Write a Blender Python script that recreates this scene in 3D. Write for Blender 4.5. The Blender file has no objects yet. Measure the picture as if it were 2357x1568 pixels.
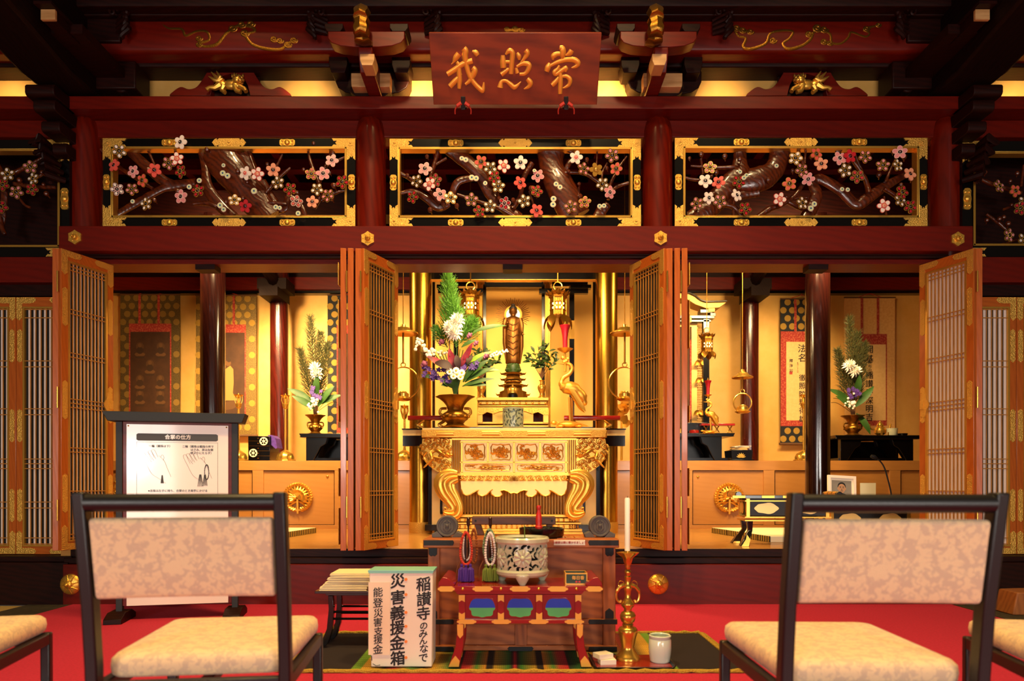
import bpy, bmesh, math, random
from mathutils import Vector, Matrix
V = Vector
C = bpy.context.scene.collection
SC = bpy.context.scene
R = random.Random(11)
# ---- camera: 24 mm, level, shifted lens; metres from photograph measurements ----
F, CX, HY, CH = 1571.0, 1183.0, 1115.0, .83
cam = bpy.data.cameras.new('camera'); camo = bpy.data.objects.new('camera', cam); C.objects.link(camo)
camo.location = (0, 0, CH); camo.rotation_euler = (math.pi/2, 0, 0)
cam.sensor_width = 36; cam.lens = F/2357*36; cam.shift_x = -(CX-1178.5)/2357; cam.shift_y = (HY-784)/2357
cam.clip_start = .05; cam.dof.use_dof = True; cam.dof.focus_distance = 4.9; cam.dof.aperture_fstop = 2.8
SC.camera = camo
# ---- world, exposure, big lights ----
w = bpy.data.worlds.new('world'); SC.world = w; w.use_nodes = True
w.node_tree.nodes['Background'].inputs[0].default_value = (1, .72, .48, 1)
w.node_tree.nodes['Background'].inputs[1].default_value = .05
SC.view_settings.view_transform = 'Standard'; SC.view_settings.look = 'None'
SC.view_settings.exposure = 0; SC.view_settings.gamma = 1; SC.view_settings.use_curve_mapping = False
SC.cycles.use_denoising = True; SC.cycles.sample_clamp_indirect = 6
WARM = (1, .68, .31); AMB = (1, .66, .245); DAY = (1, .92, .83)
def light(kind, loc, tgt, watt, col, size=.1, spot=60, blend=.6, sy=None):
    l = bpy.data.lights.new('lamp_light', kind); o = bpy.data.objects.new('lamp_light', l); C.objects.link(o)
    o.location = loc; l.energy = watt; l.color = col
    d = V(tgt)-V(loc); o.rotation_euler = d.to_track_quat('-Z', 'Y').to_euler()
    if kind == 'AREA':
        l.size = size
        if sy: l.shape = 'RECTANGLE'; l.size_y = sy
    else: l.shadow_soft_size = size
    if kind == 'SPOT': l.spot_size = math.radians(spot); l.spot_blend = blend
    return o
# daylight through the windows behind the camera
for x, z, sx_, sy_, wt in ((-3.3, 1.1, 1.7, 2.2, 150), (3.3, 1.1, 1.7, 2.2, 150), (1.32, 1.5, .8, .9, 120), (-1.0, 1.9, .9, .8, 60), (-3.15, 1.25, .45, .4, 60), (3.15, 1.25, .45, .4, 60)):
    light('AREA', (x, -4.6, z), (x*.8, 5, z-.3), wt, DAY, sx_, sy=sy_)
# warm ceiling downlights of the hall
for x, y, wt in ((-1.1, 1.9, 620), (1.1, 1.9, 620), (0, 3.1, 420)):
    light('SPOT', (x, y, 5.2), (x, y+.35, 0), wt, AMB, .25, 100, .8)
# spots on the transoms and plaque
for x, wt in ((-2.05, 235), (-.75, 290), (.75, 290), (2.05, 220)):
    light('SPOT', (x*.95, 2.5, 5.5), (x, 5.0, 2.75), wt, WARM, .12, 36, .8)
light('SPOT', (0, 2.2, 5.2), (0, 4.6, 3.6), 90, WARM, .08, 22, .5)
# small lamps beside the plaque washing the gold strip
for x, wt in ((-.68, 34), (.68, 34), (-1.55, 9), (1.55, 9), (-3.75, 9), (3.75, 9)):
    light('SPOT', (x, 4.80, 3.71), (x, 5.1, 3.68), wt, WARM, .03, 96, .9)
# sanctum lights, behind the lintel
for x, wt in ((-3.1, 430), (-2.3, 400), (2.9, 330), (-1.55, 240), (1.95, 150)):
    light('SPOT', (x, 5.9, 3.05), (x, 8.1, 1.4), wt, WARM, .12, 78, .75)
for x, wt in ((-2.5, 50), (2.5, 36)):  # soft fill added to lift the upper gold walls of both bays
    light('AREA', (x, 5.75, 3.05), (x, 8.1, 1.7), wt, WARM, .25)
for x in (-2.2, 2.2):
    light('SPOT', (x*.75, 5.45, 3.0), (x, 6.9, .6), 260, WARM, .1, 88, .8)
light('SPOT', (-2.95, 6.75, 3.15), (-3.05, 8.15, 1.35), 300, WARM, .08, 75, .9)
light('SPOT', (-2.2, 6.9, 3.15), (-2.3, 8.15, 1.6), 30, WARM, .08, 60, .9)
light('SPOT', (3.3, 6.75, 3.15), (3.2, 8.15, 1.5), 45, WARM, .08, 85, .9)
light('AREA', (0, 5.25, 2.8), (0, 6.0, .9), 100, WARM, .6)
for x in (-.35, .35):
    light('SPOT', (x, 6.35, 2.62), (x*.6, 7.4, 1.35), 46, WARM, .04, 80, .6)
light('AREA', (0, 6.9, 1.95), (0, 7.4, 1.5), 24, WARM, .25)

# ---------------- helpers ----------------
def X(px, Y): return (px-CX)/F*Y
def Z(py, Y): return CH+(HY-py)/F*Y
def P(px, py, Y): return V((X(px, Y), Y, Z(py, Y)))
def lin(h):
    h = h.lstrip('#'); o = []
    for i in (0, 2, 4):
        c = int(h[i:i+2], 16)/255; o.append(c/12.92 if c <= .04045 else ((c+.055)/1.055)**2.4)
    return (*o, 1)
M = {}
def mat(n, col, rough=.5, metal=0, bump=0, bs=60, var=None, vs=6, st=(1, 1, 1), coat=0, emit=0, dist=.004, lo=.35, hi=.65, det=3):
    m = bpy.data.materials.new(n); m.use_nodes = True; t = m.node_tree; b = t.nodes['Principled BSDF']
    b.inputs['Base Color'].default_value = lin(col); b.inputs['Roughness'].default_value = rough; b.inputs['Metallic'].default_value = metal
    if coat: b.inputs['Coat Weight'].default_value = coat; b.inputs['Coat Roughness'].default_value = .08
    if emit: b.inputs['Emission Color'].default_value = lin(col); b.inputs['Emission Strength'].default_value = emit
    if var or bump:
        tc = t.nodes.new('ShaderNodeTexCoord'); mp = t.nodes.new('ShaderNodeMapping'); mp.inputs['Scale'].default_value = st
        t.links.new(tc.outputs['Object'], mp.inputs['Vector'])
    if var:
        nz = t.nodes.new('ShaderNodeTexNoise'); nz.inputs['Scale'].default_value = vs; nz.inputs['Detail'].default_value = det
        t.links.new(mp.outputs[0], nz.inputs['Vector'])
        rp = t.nodes.new('ShaderNodeValToRGB'); e = rp.color_ramp.elements
        e[0].position = lo; e[0].color = lin(col); e[1].position = hi; e[1].color = lin(var)
        t.links.new(nz.outputs[0], rp.inputs[0]); t.links.new(rp.outputs[0], b.inputs['Base Color'])
    if bump:
        n2 = t.nodes.new('ShaderNodeTexNoise'); n2.inputs['Scale'].default_value = bs; t.links.new(mp.outputs[0], n2.inputs['Vector'])
        bp = t.nodes.new('ShaderNodeBump'); bp.inputs['Strength'].default_value = bump; bp.inputs['Distance'].default_value = dist
        t.links.new(n2.outputs[0], bp.inputs['Height']); t.links.new(bp.outputs[0], b.inputs['Normal'])
    M[n] = m; return m
def ramp_mat(n, stops, coord, rough=.6, metal=0, wave=None, bump=0):
    """stops along a coordinate expression: coord=(axis, scale, offset, mirror, frac)"""
    m = bpy.data.materials.new(n); m.use_nodes = True; t = m.node_tree; b = t.nodes['Principled BSDF']
    b.inputs['Roughness'].default_value = rough; b.inputs['Metallic'].default_value = metal
    tc = t.nodes.new('ShaderNodeTexCoord'); sx = t.nodes.new('ShaderNodeSeparateXYZ'); t.links.new(tc.outputs['Object'], sx.inputs[0])
    def mth(op, a, bb=None):
        q = t.nodes.new('ShaderNodeMath'); q.operation = op
        for i, v in enumerate((a, bb)):
            if v is None: continue
            if isinstance(v, (int, float)): q.inputs[i].default_value = v
            else: t.links.new(v, q.inputs[i])
        return q.outputs[0]
    ax, s, o, mir, fr = coord
    v = mth('ADD', mth('MULTIPLY', sx.outputs[ax], s), o)
    if mir: v = mth('ABSOLUTE', v)
    if fr: v = mth('FRACT', v)
    rp = t.nodes.new('ShaderNodeValToRGB'); rp.color_ramp.interpolation = 'CONSTANT' if wave != 'lin' else 'LINEAR'
    e = rp.color_ramp.elements
    while len(e) < len(stops): e.new(.5)
    for i, (p, c) in enumerate(stops): e[i].position = p; e[i].color = lin(c)
    t.links.new(v, rp.inputs[0]); t.links.new(rp.outputs[0], b.inputs['Base Color'])
    M[n] = m; return m
def wood(n, c1, c2, st, rough=.3, coat=.3, vs=3, bump=.05, spec=.5):
    """grain: distorted bands stretched along one axis"""
    m = bpy.data.materials.new(n); m.use_nodes = True; t = m.node_tree; b = t.nodes['Principled BSDF']
    b.inputs['Roughness'].default_value = rough; b.inputs['Coat Weight'].default_value = coat; b.inputs['Coat Roughness'].default_value = .1; b.inputs['Specular IOR Level'].default_value = spec
    tc = t.nodes.new('ShaderNodeTexCoord'); mp = t.nodes.new('ShaderNodeMapping'); mp.inputs['Scale'].default_value = st
    t.links.new(tc.outputs['Object'], mp.inputs[0])
    wv = t.nodes.new('ShaderNodeTexWave'); wv.wave_type = 'BANDS'; wv.bands_direction = 'DIAGONAL'
    wv.inputs['Scale'].default_value = vs; wv.inputs['Distortion'].default_value = 7; wv.inputs['Detail'].default_value = 3; wv.inputs['Detail Scale'].default_value = .8
    t.links.new(mp.outputs[0], wv.inputs[0])
    nz = t.nodes.new('ShaderNodeTexNoise'); nz.inputs['Scale'].default_value = vs*4; nz.inputs['Detail'].default_value = 4; t.links.new(mp.outputs[0], nz.inputs[0])
    mx = t.nodes.new('ShaderNodeMath'); mx.operation = 'MULTIPLY'; t.links.new(wv.outputs['Fac'], mx.inputs[0]); t.links.new(nz.outputs[0], mx.inputs[1])
    rp = t.nodes.new('ShaderNodeValToRGB'); e = rp.color_ramp.elements
    e[0].position = .08; e[0].color = lin(c1); e[1].position = .8; e[1].color = lin(c2)
    t.links.new(mx.outputs[0], rp.inputs[0]); t.links.new(rp.outputs[0], b.inputs['Base Color'])
    bp = t.nodes.new('ShaderNodeBump'); bp.inputs['Strength'].default_value = bump; bp.inputs['Distance'].default_value = .003
    t.links.new(mx.outputs[0], bp.inputs['Height']); t.links.new(bp.outputs[0], b.inputs['Normal'])
    M[n] = m; return m

class MB:
    """collects shapes; becomes ONE mesh object"""
    def __init__(s): s.bm = bmesh.new(); s.m = 0
    def vs(s, pts): return [s.bm.verts.new(p) for p in pts]
    def face(s, v):
        try: f = s.bm.faces.new(v); f.material_index = s.m; return f
        except ValueError: return None
    def box(s, x0, x1, y0, y1, z0, z1):
        v = s.vs([(x, y, z) for x in (x0, x1) for y in (y0, y1) for z in (z0, z1)])
        for q in ((0, 1, 3, 2), (4, 6, 7, 5), (0, 4, 5, 1), (2, 3, 7, 6), (0, 2, 6, 4), (1, 5, 7, 3)): s.face([v[i] for i in q])
        return s
    def bar(s, p, q, wx, wy, up=V((0, 0, 1)), w2=None):
        p, q = V(p), V(q); d = (q-p).normalized(); a = d.cross(up)
        if a.length < 1e-4: a = V((1, 0, 0))
        a.normalize(); b = d.cross(a).normalized(); r = []
        for c, k in ((p, 1), (q, w2 or 1)):
            r.append(s.vs([c+a*wx*k/2*i+b*wy*k/2*j for i, j in ((-1, -1), (1, -1), (1, 1), (-1, 1))]))
        for i in range(4): s.face([r[0][i], r[0][(i+1) % 4], r[1][(i+1) % 4], r[1][i]])
        s.face(r[0][::-1]); s.face(r[1]); return s
    def prism(s, pts, a, b, ax='y'):
        fn = {'y': lambda p, c: (p[0], c, p[1]), 'x': lambda p, c: (c, p[0], p[1]), 'z': lambda p, c: (p[0], p[1], c)}[ax]
        A = s.vs([fn(p, a) for p in pts]); B = s.vs([fn(p, b) for p in pts]); n = len(pts)
        s.face(A); s.face(B[::-1])
        for i in range(n): s.face([A[i], B[i], B[(i+1) % n], A[(i+1) % n]])
        return s
    def tube(s, pts, rad, n=8, closed=False, flat=None, caps=True):
        pts = [V(p) for p in pts]; L = len(pts); rad = rad if isinstance(rad, (list, tuple)) else [rad]*L
        rings = []; u = None
        for i, p in enumerate(pts):
            t = (pts[(i+1) % L]-pts[i-1]) if closed else (pts[min(i+1, L-1)]-pts[max(i-1, 0)])
            t = t.normalized() if t.length > 1e-9 else V((0, 0, 1))
            if flat is not None: b = V(flat); u = t.cross(b).normalized(); k = .45
            else:
                if u is None: u = t.orthogonal().normalized()
                u = (u-t*u.dot(t))
                u = u.normalized() if u.length > 1e-6 else t.orthogonal().normalized()
                b = t.cross(u); k = 1
            rings.append(s.vs([p+(u*math.cos(a)+b*k*math.sin(a))*rad[i] for a in [2*math.pi*j/n for j in range(n)]]))
        s.skin(rings, closed, caps); return s
    def skin(s, rings, closed=False, caps=True):
        L = len(rings); n = len(rings[0])
        for i in range(L if closed else L-1):
            A, B = rings[i], rings[(i+1) % L]
            for j in range(n): s.face([A[j], A[(j+1) % n], B[(j+1) % n], B[j]])
        if caps and not closed: s.face(rings[0][::-1]); s.face(rings[-1])
    def lathe(s, prof, c=(0, 0, 0), n=24, sx=1, sy=1, wob=None):
        rings = []
        for r, z in prof:
            r = max(r, 1e-4)
            rings.append(s.vs([(c[0]+r*sx*math.cos(a)*(wob(a, z) if wob else 1), c[1]+r*sy*math.sin(a)*(wob(a, z) if wob else 1), c[2]+z) for a in [2*math.pi*j/n for j in range(n)]]))
        s.skin(rings); return s
    def ball(s, c, r, n=10, k=6):
        r = (r, r, r) if isinstance(r, (int, float)) else r
        return s.lathe([(math.sin(math.pi*i/k), -r[2]*math.cos(math.pi*i/k)) for i in range(k+1)], c, n, r[0], r[1])
    def disc_y(s, c, r, y0, y1, n=20, fn=None):
        """a coin facing the viewer (axis along Y); fn(angle)->radius factor"""
        return s.prism([(c[0]+r*(fn(a) if fn else 1)*math.cos(a), c[1]+r*(fn(a) if fn else 1)*math.sin(a)) for a in [2*math.pi*i/n for i in range(n)]], y0, y1)
    def dome_y(s, c, r, h, n=14, k=4, sx=1, sz=1):
        """a boss bulging to -Y"""
        rings = [s.vs([(c[0]+sx*r*math.cos(t)*math.cos(a), c[1]-h*math.sin(t), c[2]+sz*r*math.cos(t)*math.sin(a)) for a in [2*math.pi*j/n for j in range(n)]]) for t in [math.pi/2*i/k*.97 for i in range(k+1)]]
        s.skin(rings); return s
    def blade(s, p, d, up, L, W, bend=.4, n=7, th=.0012, tip=1.0, wave=0):
        """leaf: starts at p, heads along d, droops away from up"""
        p, d, up = V(p), V(d).normalized(), V(up).normalized(); side = d.cross(up)
        side = side.normalized() if side.length > 1e-4 else V((1, 0, 0)); nn = side.cross(d).normalized()
        rows = []; q = p.copy()
        for i in range(n+1):
            t = i/n; ang = bend*t*1.6; dd = d*math.cos(ang)-nn*math.sin(ang); no = nn*math.cos(ang)+d*math.sin(ang)
            wd = W*max(.04, math.sin(math.pi*min(1, (t*.92+.06))**tip))/2
            off = no*wave*math.sin(t*9)
            rows.append(s.vs([q-side*wd+no*wd*.35+off, q+off-no*th, q+side*wd+no*wd*.35+off, q+off+no*th])); q = q+dd*(L/n)
        s.skin(rows); return s
    def xf(s, mtx):
        bmesh.ops.transform(s.bm, matrix=mtx, verts=s.bm.verts); return s
WL = {}
def tagit(o, label=None, cat=None, group=None, kind=None):
    for k, v in (('label', label), ('category', cat), ('group', group), ('kind', kind)):
        if v: o[k] = v
def thing(name, label, cat, loc, group=None, kind=None):
    o = bpy.data.objects.new(name, None); C.objects.link(o); o.location = loc; o.empty_display_size = .05
    WL[o.name] = V(loc); tagit(o, label, cat, group, kind); return o
def link(mb, name, mats, origin, parent=None, bev=0, smooth=35, seg=2):
    bmesh.ops.remove_doubles(mb.bm, verts=mb.bm.verts, dist=1e-6)
    bmesh.ops.recalc_face_normals(mb.bm, faces=mb.bm.faces)
    bmesh.ops.translate(mb.bm, vec=-V(origin), verts=mb.bm.verts)
    me = bpy.data.meshes.new(name); mb.bm.to_mesh(me); mb.bm.free()
    for x in (mats if isinstance(mats, (list, tuple)) else [mats]): me.materials.append(M[x] if isinstance(x, str) else x)
    me.polygons.foreach_set('use_smooth', [True]*len(me.polygons)); me.set_sharp_from_angle(angle=math.radians(smooth))
    o = bpy.data.objects.new(name, me); C.objects.link(o)
    if parent: o.parent = parent
    if bev:
        b = o.modifiers.new('bevel', 'BEVEL'); b.width = bev; b.segments = seg; b.limit_method = 'ANGLE'; b.angle_limit = math.radians(40)
    return o
def part(mb, name, mats, parent, label=None, **k):
    """built in world space, stored relative to its thing"""
    o = link(mb, name, mats, WL[parent.name], parent, **k); WL[o.name] = WL[parent.name]
    if label: o['label'] = label
    return o
def solo(mb, name, mats, label, cat, group=None, kind=None, **k):
    bb = [v.co for v in mb.bm.verts]
    org = V(((min(v.x for v in bb)+max(v.x for v in bb))/2, (min(v.y for v in bb)+max(v.y for v in bb))/2, min(v.z for v in bb)))
    o = link(mb, name, mats, org, None, **k); o.location = org; WL[o.name] = org; tagit(o, label, cat, group, kind); return o
def struct(mb, name, mats, label=None, cat=None, **k): return solo(mb, name, mats, label, cat, None, 'structure', **k)
def dup(o, parent=None, **props):
    c = o.copy(); C.objects.link(c)
    if parent: c.parent = parent
    for k, v in props.items(): c[k] = v
    for ch in o.children: dup(ch, c)
    return c
def glyphs(txt, size, depth=.002, bold=0.0):
    """writing as filled letter shapes, lying in XY"""
    cu = bpy.data.curves.new('writing', 'FONT'); cu.body = txt; cu.size = size; cu.extrude = depth/2; cu.offset = bold*size
    cu.align_x = 'CENTER'; cu.align_y = 'CENTER'; cu.resolution_u = 3
    o = bpy.data.objects.new('writing', cu); C.objects.link(o)
    bpy.context.view_layer.update()
    me = bpy.data.meshes.new_from_object(o.evaluated_get(bpy.context.evaluated_depsgraph_get()))
    bm = bmesh.new(); bm.from_mesh(me); C.objects.unlink(o); bpy.data.objects.remove(o); bpy.data.meshes.remove(me); bpy.data.curves.remove(cu)
    return bm
def write(mb, txt, c, size, mtx=None, sx=1, depth=.002, bold=0.0, vertical=False, pitch=1.05, shear=0):
    """adds writing facing -Y centred on c; bold strokes are overlaid copies"""
    items = [(ch, V((0, 0, -(i-(len(txt)-1)/2)*size*pitch))) for i, ch in enumerate(txt)] if vertical else [(txt, V((0, 0, 0)))]
    sh = Matrix(((sx, 0, 0, 0), (shear, 1, 0, 0), (0, 0, 1, 0), (0, 0, 0, 1))); b = bold*size
    for ch, off in items:
        if ch in ' \u3000': continue
        g = glyphs(ch, size, depth)
        if vertical and g.verts:
            xs = [v.co.x for v in g.verts]; ys = [v.co.y for v in g.verts]
            bmesh.ops.translate(g, vec=(-(min(xs)+max(xs))/2, -(min(ys)+max(ys))/2, 0), verts=g.verts)
        for k, (dx, dz) in enumerate([(0, 0)]+([(b, 0), (-b, 0), (0, b), (0, -b), (b*.7, b*.7), (-b*.7, -b*.7), (b*.7, -b*.7), (-b*.7, b*.7)] if bold else [])):
            T = Matrix.Translation(V(c)+off+V((dx, k*.00003, dz))) @ Matrix.Rotation(math.pi/2, 4, 'X') @ sh
            g2 = g.copy(); bmesh.ops.transform(g2, matrix=T, verts=g2.verts)
            me = bpy.data.meshes.new('w'); g2.to_mesh(me); g2.free(); n0 = len(mb.bm.faces); mb.bm.from_mesh(me); bpy.data.meshes.remove(me)
            mb.bm.faces.ensure_lookup_table()
            for f in mb.bm.faces[n0:]: f.material_index = mb.m
        g.free()
def arc(c, r, a0, a1, n, ax='xz', r2=None):
    o = []
    for i in range(n+1):
        a = math.radians(a0+(a1-a0)*i/n); u, v = r*math.cos(a), (r2 or r)*math.sin(a)
        o.append(V(c)+(V((u, 0, v)) if ax == 'xz' else V((u, v, 0)) if ax == 'xy' else V((0, u, v))))
    return o
def smoothp(pts, n=4):
    """Catmull-Rom through points of any dimension"""
    o = []; L = len(pts)
    for i in range(L-1):
        p0, p1, p2, p3 = pts[max(i-1, 0)], pts[i], pts[i+1], pts[min(i+2, L-1)]
        for j in range(n):
            t = j/n
            o.append(tuple(.5*(2*b+(c-a)*t+(2*a-5*b+4*c-d)*t*t+(3*b-a-3*c+d)*t**3) for a, b, c, d in zip(p0, p1, p2, p3)))
    o.append(tuple(pts[-1])); return o

# ---------------- materials ----------------
wood('red_lacquer', '#640f03', '#540c03', (1, 6, 6), .40, .03, 2.2, spec=.26)
wood('red_lacquer_upright', '#681304', '#500c03', (6, 6, 1), .25, .4, 2.0)
wood('dark_wood', '#240703', '#120301', (1, 6, 6), .5, .0, spec=.18)
wood('dark_wood_upright', '#1c0705', '#0e0303', (6, 6, 1), .16, .45)
wood('dark_wood_deep', '#1a0704', '#0c0302', (6, 1, 6), .6, 0, spec=.12)
wood('wall_pillar_wood', '#42100a', '#2a0804', (6, 6, 1), .22, .35, 2.0)
wood('orange_wood', '#b1591c', '#a04c16', (7, 7, 1), .28, .4)
wood('orange_wood_cross', '#b1591c', '#a04c16', (1, 7, 7), .28, .5)
wood('lattice_wood', '#b3782f', '#96601f', (7, 7, 1), .4, .2)
wood('plank', '#b97f3d', '#b47a38', (1, 5, 8), .5, .1, 1.6, .01)
wood('floor_plank', '#c18a45', '#b57c3a', (1, 6, 1), .3, .3, 1.2, .02)
wood('plaque_wood', '#85300f', '#5a1d08', (.6, 2, 4), .42, .1, 2.4, .03)
wood('chest_wood', '#b3612a', '#7a3a14', (1.5, 4, 7), .55, .0, 1.7, .12)
wood('chest_wood_upright', '#a85826', '#723512', (7, 4, 1), .55, .0, 1.7, .1)
wood('brown_bench', '#5a2f1c', '#3d1e12', (1, 6, 6), .5, .1)
wood('stump_wood', '#9a5a26', '#7a421a', (5, 5, 1), .6, 0)
wood('carved_branch', '#5c2308', '#2c0e04', (3, 3, 3), .3, .35, 5, .5)
mat('gold_wall', '#e8b766', .45, .3, var='#dfab56', vs=9, lo=.3, hi=.75, bump=.05, bs=25)
mat('gold_shaft', '#d09a36', .27, 1, bump=.06, bs=18, dist=.002)
mat('gold_leaf', '#e6b04c', .33, .8, bump=.12, bs=18, dist=.003)
mat('gold_pale', '#efcb82', .42, .4)
mat('gold_screen', '#d9a24a', .4, .5, bump=.05, bs=25)
mat('gold_chased', '#e6b04e', .36, .7, bump=1, bs=150, dist=.005)
mat('gold_paint', '#f2a53f', .32, .45)
mat('black_satin', '#0c0a0a', .5)
mat('gold_fine', '#f2b84a', .3, .75, bump=.5, bs=220, dist=.003)
mat('brass', '#dcab4a', .26, .85)
mat('bronze', '#8f611f', .34, .9, bump=.4, bs=90, dist=.003)
mat('statue_gold', '#74491b', .38, .8, bump=.3, bs=60, dist=.003)
mat('black_lacquer', '#080606', .2, coat=.15)
mat('black_iron', '#17171a', .55, .3, bump=.2, bs=150)
mat('chair_black', '#100d0e', .38, bump=.08, bs=300)
mat('sign_black', '#1e2022', .6, bump=.1, bs=200)
mat('red_carpet', '#c01c40', .95, var='#b01838', vs=90, bump=.5, bs=700, dist=.002)
mat('tatami', '#b99a5a', .8, var='#ab8b4c', vs=3, st=(1, 60, 1), bump=.3, bs=40)
mat('dark_cloth', '#3d3116', .9, var='#2b220f', vs=40)
mat('white_paper', '#efe2cc', .7, bump=.06, bs=30)
mat('laminated', '#f3e3d6', .3, coat=.8)
mat('cream_paper', '#f1e3b4', .75)
mat('old_paper', '#e2b877', .8, var='#dbaf6c', vs=30)
mat('ink', '#120c0a', .6); mat('grey_ink', '#4a4a4c', .6); mat('red_ink', '#a83228', .6); mat('brown_print', '#8a6d5c', .7)
mat('orange_dot', '#f08a3a', .7); mat('teal_tape', '#86c5b8', .4)
mat('celadon', '#d2cfb0', .25, coat=.5, var='#c4c4a2', vs=25); mat('celadon_white', '#d2dccb', .15, coat=.8)
mat('soot_and_gloom', '#15120e', .9); mat('ash', '#8a8070', .95)
mat('tile_grey', '#5a5350', .75, bump=.25, bs=180)
mat('red_lacquer_bright', '#8d1a16', .22, coat=.5); mat('vermilion', '#c8281f', .4)
mat('candle_red', '#930d20', .35); mat('celadon_dark', '#8f9679', .3, coat=.3); mat('strip_paper', '#f0d9b8', .75); mat('candle_white', '#f6ead8', .45)
mat('panel_blue', '#0a37b8', .6); mat('panel_green', '#55b862', .6)
mat('leaf_green', '#31591a', .55, var='#22440f', vs=12); mat('leaf_light', '#7f9a2a', .45, var='#5f8420', vs=12)
mat('conifer', '#4f8a1e', .6, var='#3a6c18', vs=30); mat('conifer_dull', '#4f4d1e', .7, var='#383c18', vs=30)
mat('leaf_dark', '#2c4414', .45); mat('twig', '#5a3a1c', .7)
mat('petal_white', '#f8f2e4', .6); mat('petal_yellow', '#e9c84a', .6); mat('petal_purple', '#3c2170', .6, var='#552f90', vs=30); mat('petal_mauve', '#8e4a6e', .7)
mat('petal_crimson', '#8a0a2c', .6, var='#5a0820', vs=14); mat('leaf_maroon', '#26050b', .65)
mat('tassel_purple', '#4a1f86', .75); mat('tassel_green', '#6d7a22', .75); mat('tassel_brown', '#7a3a16', .75)
mat('bead_red', '#c8402f', .25); mat('bead_white', '#efe0d6', .2); mat('bead_brown', '#8f4a1f', .3); mat('bead_green', '#7f9b73', .2); mat('bead_clear', '#dcd6d2', .06); mat('bead_dark', '#4a1a12', .3)
mat('dark_rosewood', '#2a100a', .3, coat=.3)
mat('green_card', '#1f3a26', .4); mat('gold_card', '#e3aa45', .35, .35)
mat('fringe', '#b08a24', .85, bump=1, bs=120, dist=.01)
mat('lamp_glow', '#ffe2a0', .5, emit=3.5)
mat('halo_glow', '#fff4e0', .4, emit=.6)  # brightness put in as emission; the disc is no lamp
mat('pale_slat', '#dccabf', .7)
mat('petal_frame', '#fbe9d8', .3)
mat('skin', '#b98a66', .6); mat('hair', '#1a1614', .6); mat('suit', '#2a2728', .7); mat('photo_bg', '#8b8378', .6)
mat('brocade_red', '#9a2a20', .8, var='#b3583a', vs=60, lo=.52, hi=.56)
mat('cord_red', '#b32a1c', .6)
mat('painting_brown', '#4a2b12', .8, var='#3d220d', vs=9)
mat('end_grain', '#c99c66', .5, var='#a97a45', vs=5, st=(1, 1, 9), bump=.1)
# ================= structure =================
def damask():
    m = mat('damask', '#e2bd76', .85); t = m.node_tree; b = t.nodes['Principled BSDF']
    tc = t.nodes.new('ShaderNodeTexCoord'); vo = t.nodes.new('ShaderNodeTexVoronoi'); vo.inputs['Scale'].default_value = 42
    nz = t.nodes.new('ShaderNodeTexNoise'); nz.inputs['Scale'].default_value = 55; nz.inputs['Detail'].default_value = 1
    va = t.nodes.new('ShaderNodeVectorMath'); va.operation = 'MULTIPLY_ADD'; va.inputs[1].default_value = (.06, .06, .06)
    t.links.new(tc.outputs['Object'], nz.inputs[0]); t.links.new(nz.outputs['Color'], va.inputs[0]); t.links.new(tc.outputs['Object'], va.inputs[2])
    t.links.new(va.outputs[0], vo.inputs['Vector'])
    rp = t.nodes.new('ShaderNodeValToRGB'); e = rp.color_ramp.elements
    e[0].position = .46; e[0].color = lin('#dcbd92'); e[1].position = .64; e[1].color = lin('#c6a98a')
    t.links.new(vo.outputs['Distance'], rp.inputs[0]); t.links.new(rp.outputs[0], b.inputs['Base Color']); b.inputs['Sheen Weight'].default_value = .15
damask()
# floors
struct(MB().box(-6, 6, -6, 4.72, -.06, -.012), 'floor', 'tatami', 'pale woven straw mat floor of the hall around the red carpet', 'floor')
struct(MB().box(-3.2, 3.2, 4.82, 5.3, .30, .3755).box(-6, 6, 5.3, 9, .30, .376), 'floor_sanctum', 'floor_plank', 'honey coloured plank floor of the raised inner sanctum', 'floor')
mb = MB(); mb.box(-3.05, 3.02, -3, 4.72, -.012, 0)
solo(mb, 'carpet', 'red_carpet', 'large plain bright red carpet covering the hall floor up to the podium', 'carpet')
for s, d in ((-1, 'left'), (1, 'right')):
    mb = MB(); mb.box(s*3.36, s*3.04, 2.5, 4.72, -.012, -.002)
    solo(mb, 'mat_border', 'dark_cloth', f'dark cloth border strip of the straw matting along the {d} edge of the red carpet', 'mat border')
mb = MB(); mb.prism([(-.09, 0), (.13, 0), (.13, .15), (-.06, .145)], 4.33, 4.5); mb.xf(Matrix.Translation((X(2345, 4.4), 0, -.0015)))
solo(mb, 'wooden_step', 'stump_wood', 'small light brown wooden block on the straw mat border', 'wood block', bev=.008)
# podium front, three steps of moulding
def crest_boss(par, px, py, Y, r, kind):
    c = P(px, py, Y)
    mb = MB()
    if kind == 'hex':
        mb.disc_y((c.x, c.z), r, Y, Y-.012, 36, lambda a: .84+.16*abs(math.cos(3*(a+math.pi/6)))**6)
        for k in range(6):
            a = k*math.pi/3; mb.dome_y((c.x+r*.6*math.cos(a), Y-.01, c.z+r*.6*math.sin(a)), r*.12, .006, 8, 3)
    else:
        mb.dome_y((c.x, Y, c.z), r, .03, 32, 5)
        for k in range(8):
            a = k*math.pi/4; mb.tube([(c.x+r*.3*math.cos(a), Y-.03, c.z+r*.3*math.sin(a)), (c.x+r*.9*math.cos(a+.25), Y-.014, c.z+r*.9*math.sin(a+.25))], [r*.1, r*.04], 6)
    mb.dome_y((c.x, Y-.012 if kind == 'hex' else Y-.025, c.z), r*.42, .02, 16, 4); mb.dome_y((c.x, Y-.03 if kind == 'hex' else Y-.042, c.z), r*.2, .02, 12, 4)
    part(mb, 'gold_boss', 'gold_fine', par, 'gilt flower shaped nail cover')
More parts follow.
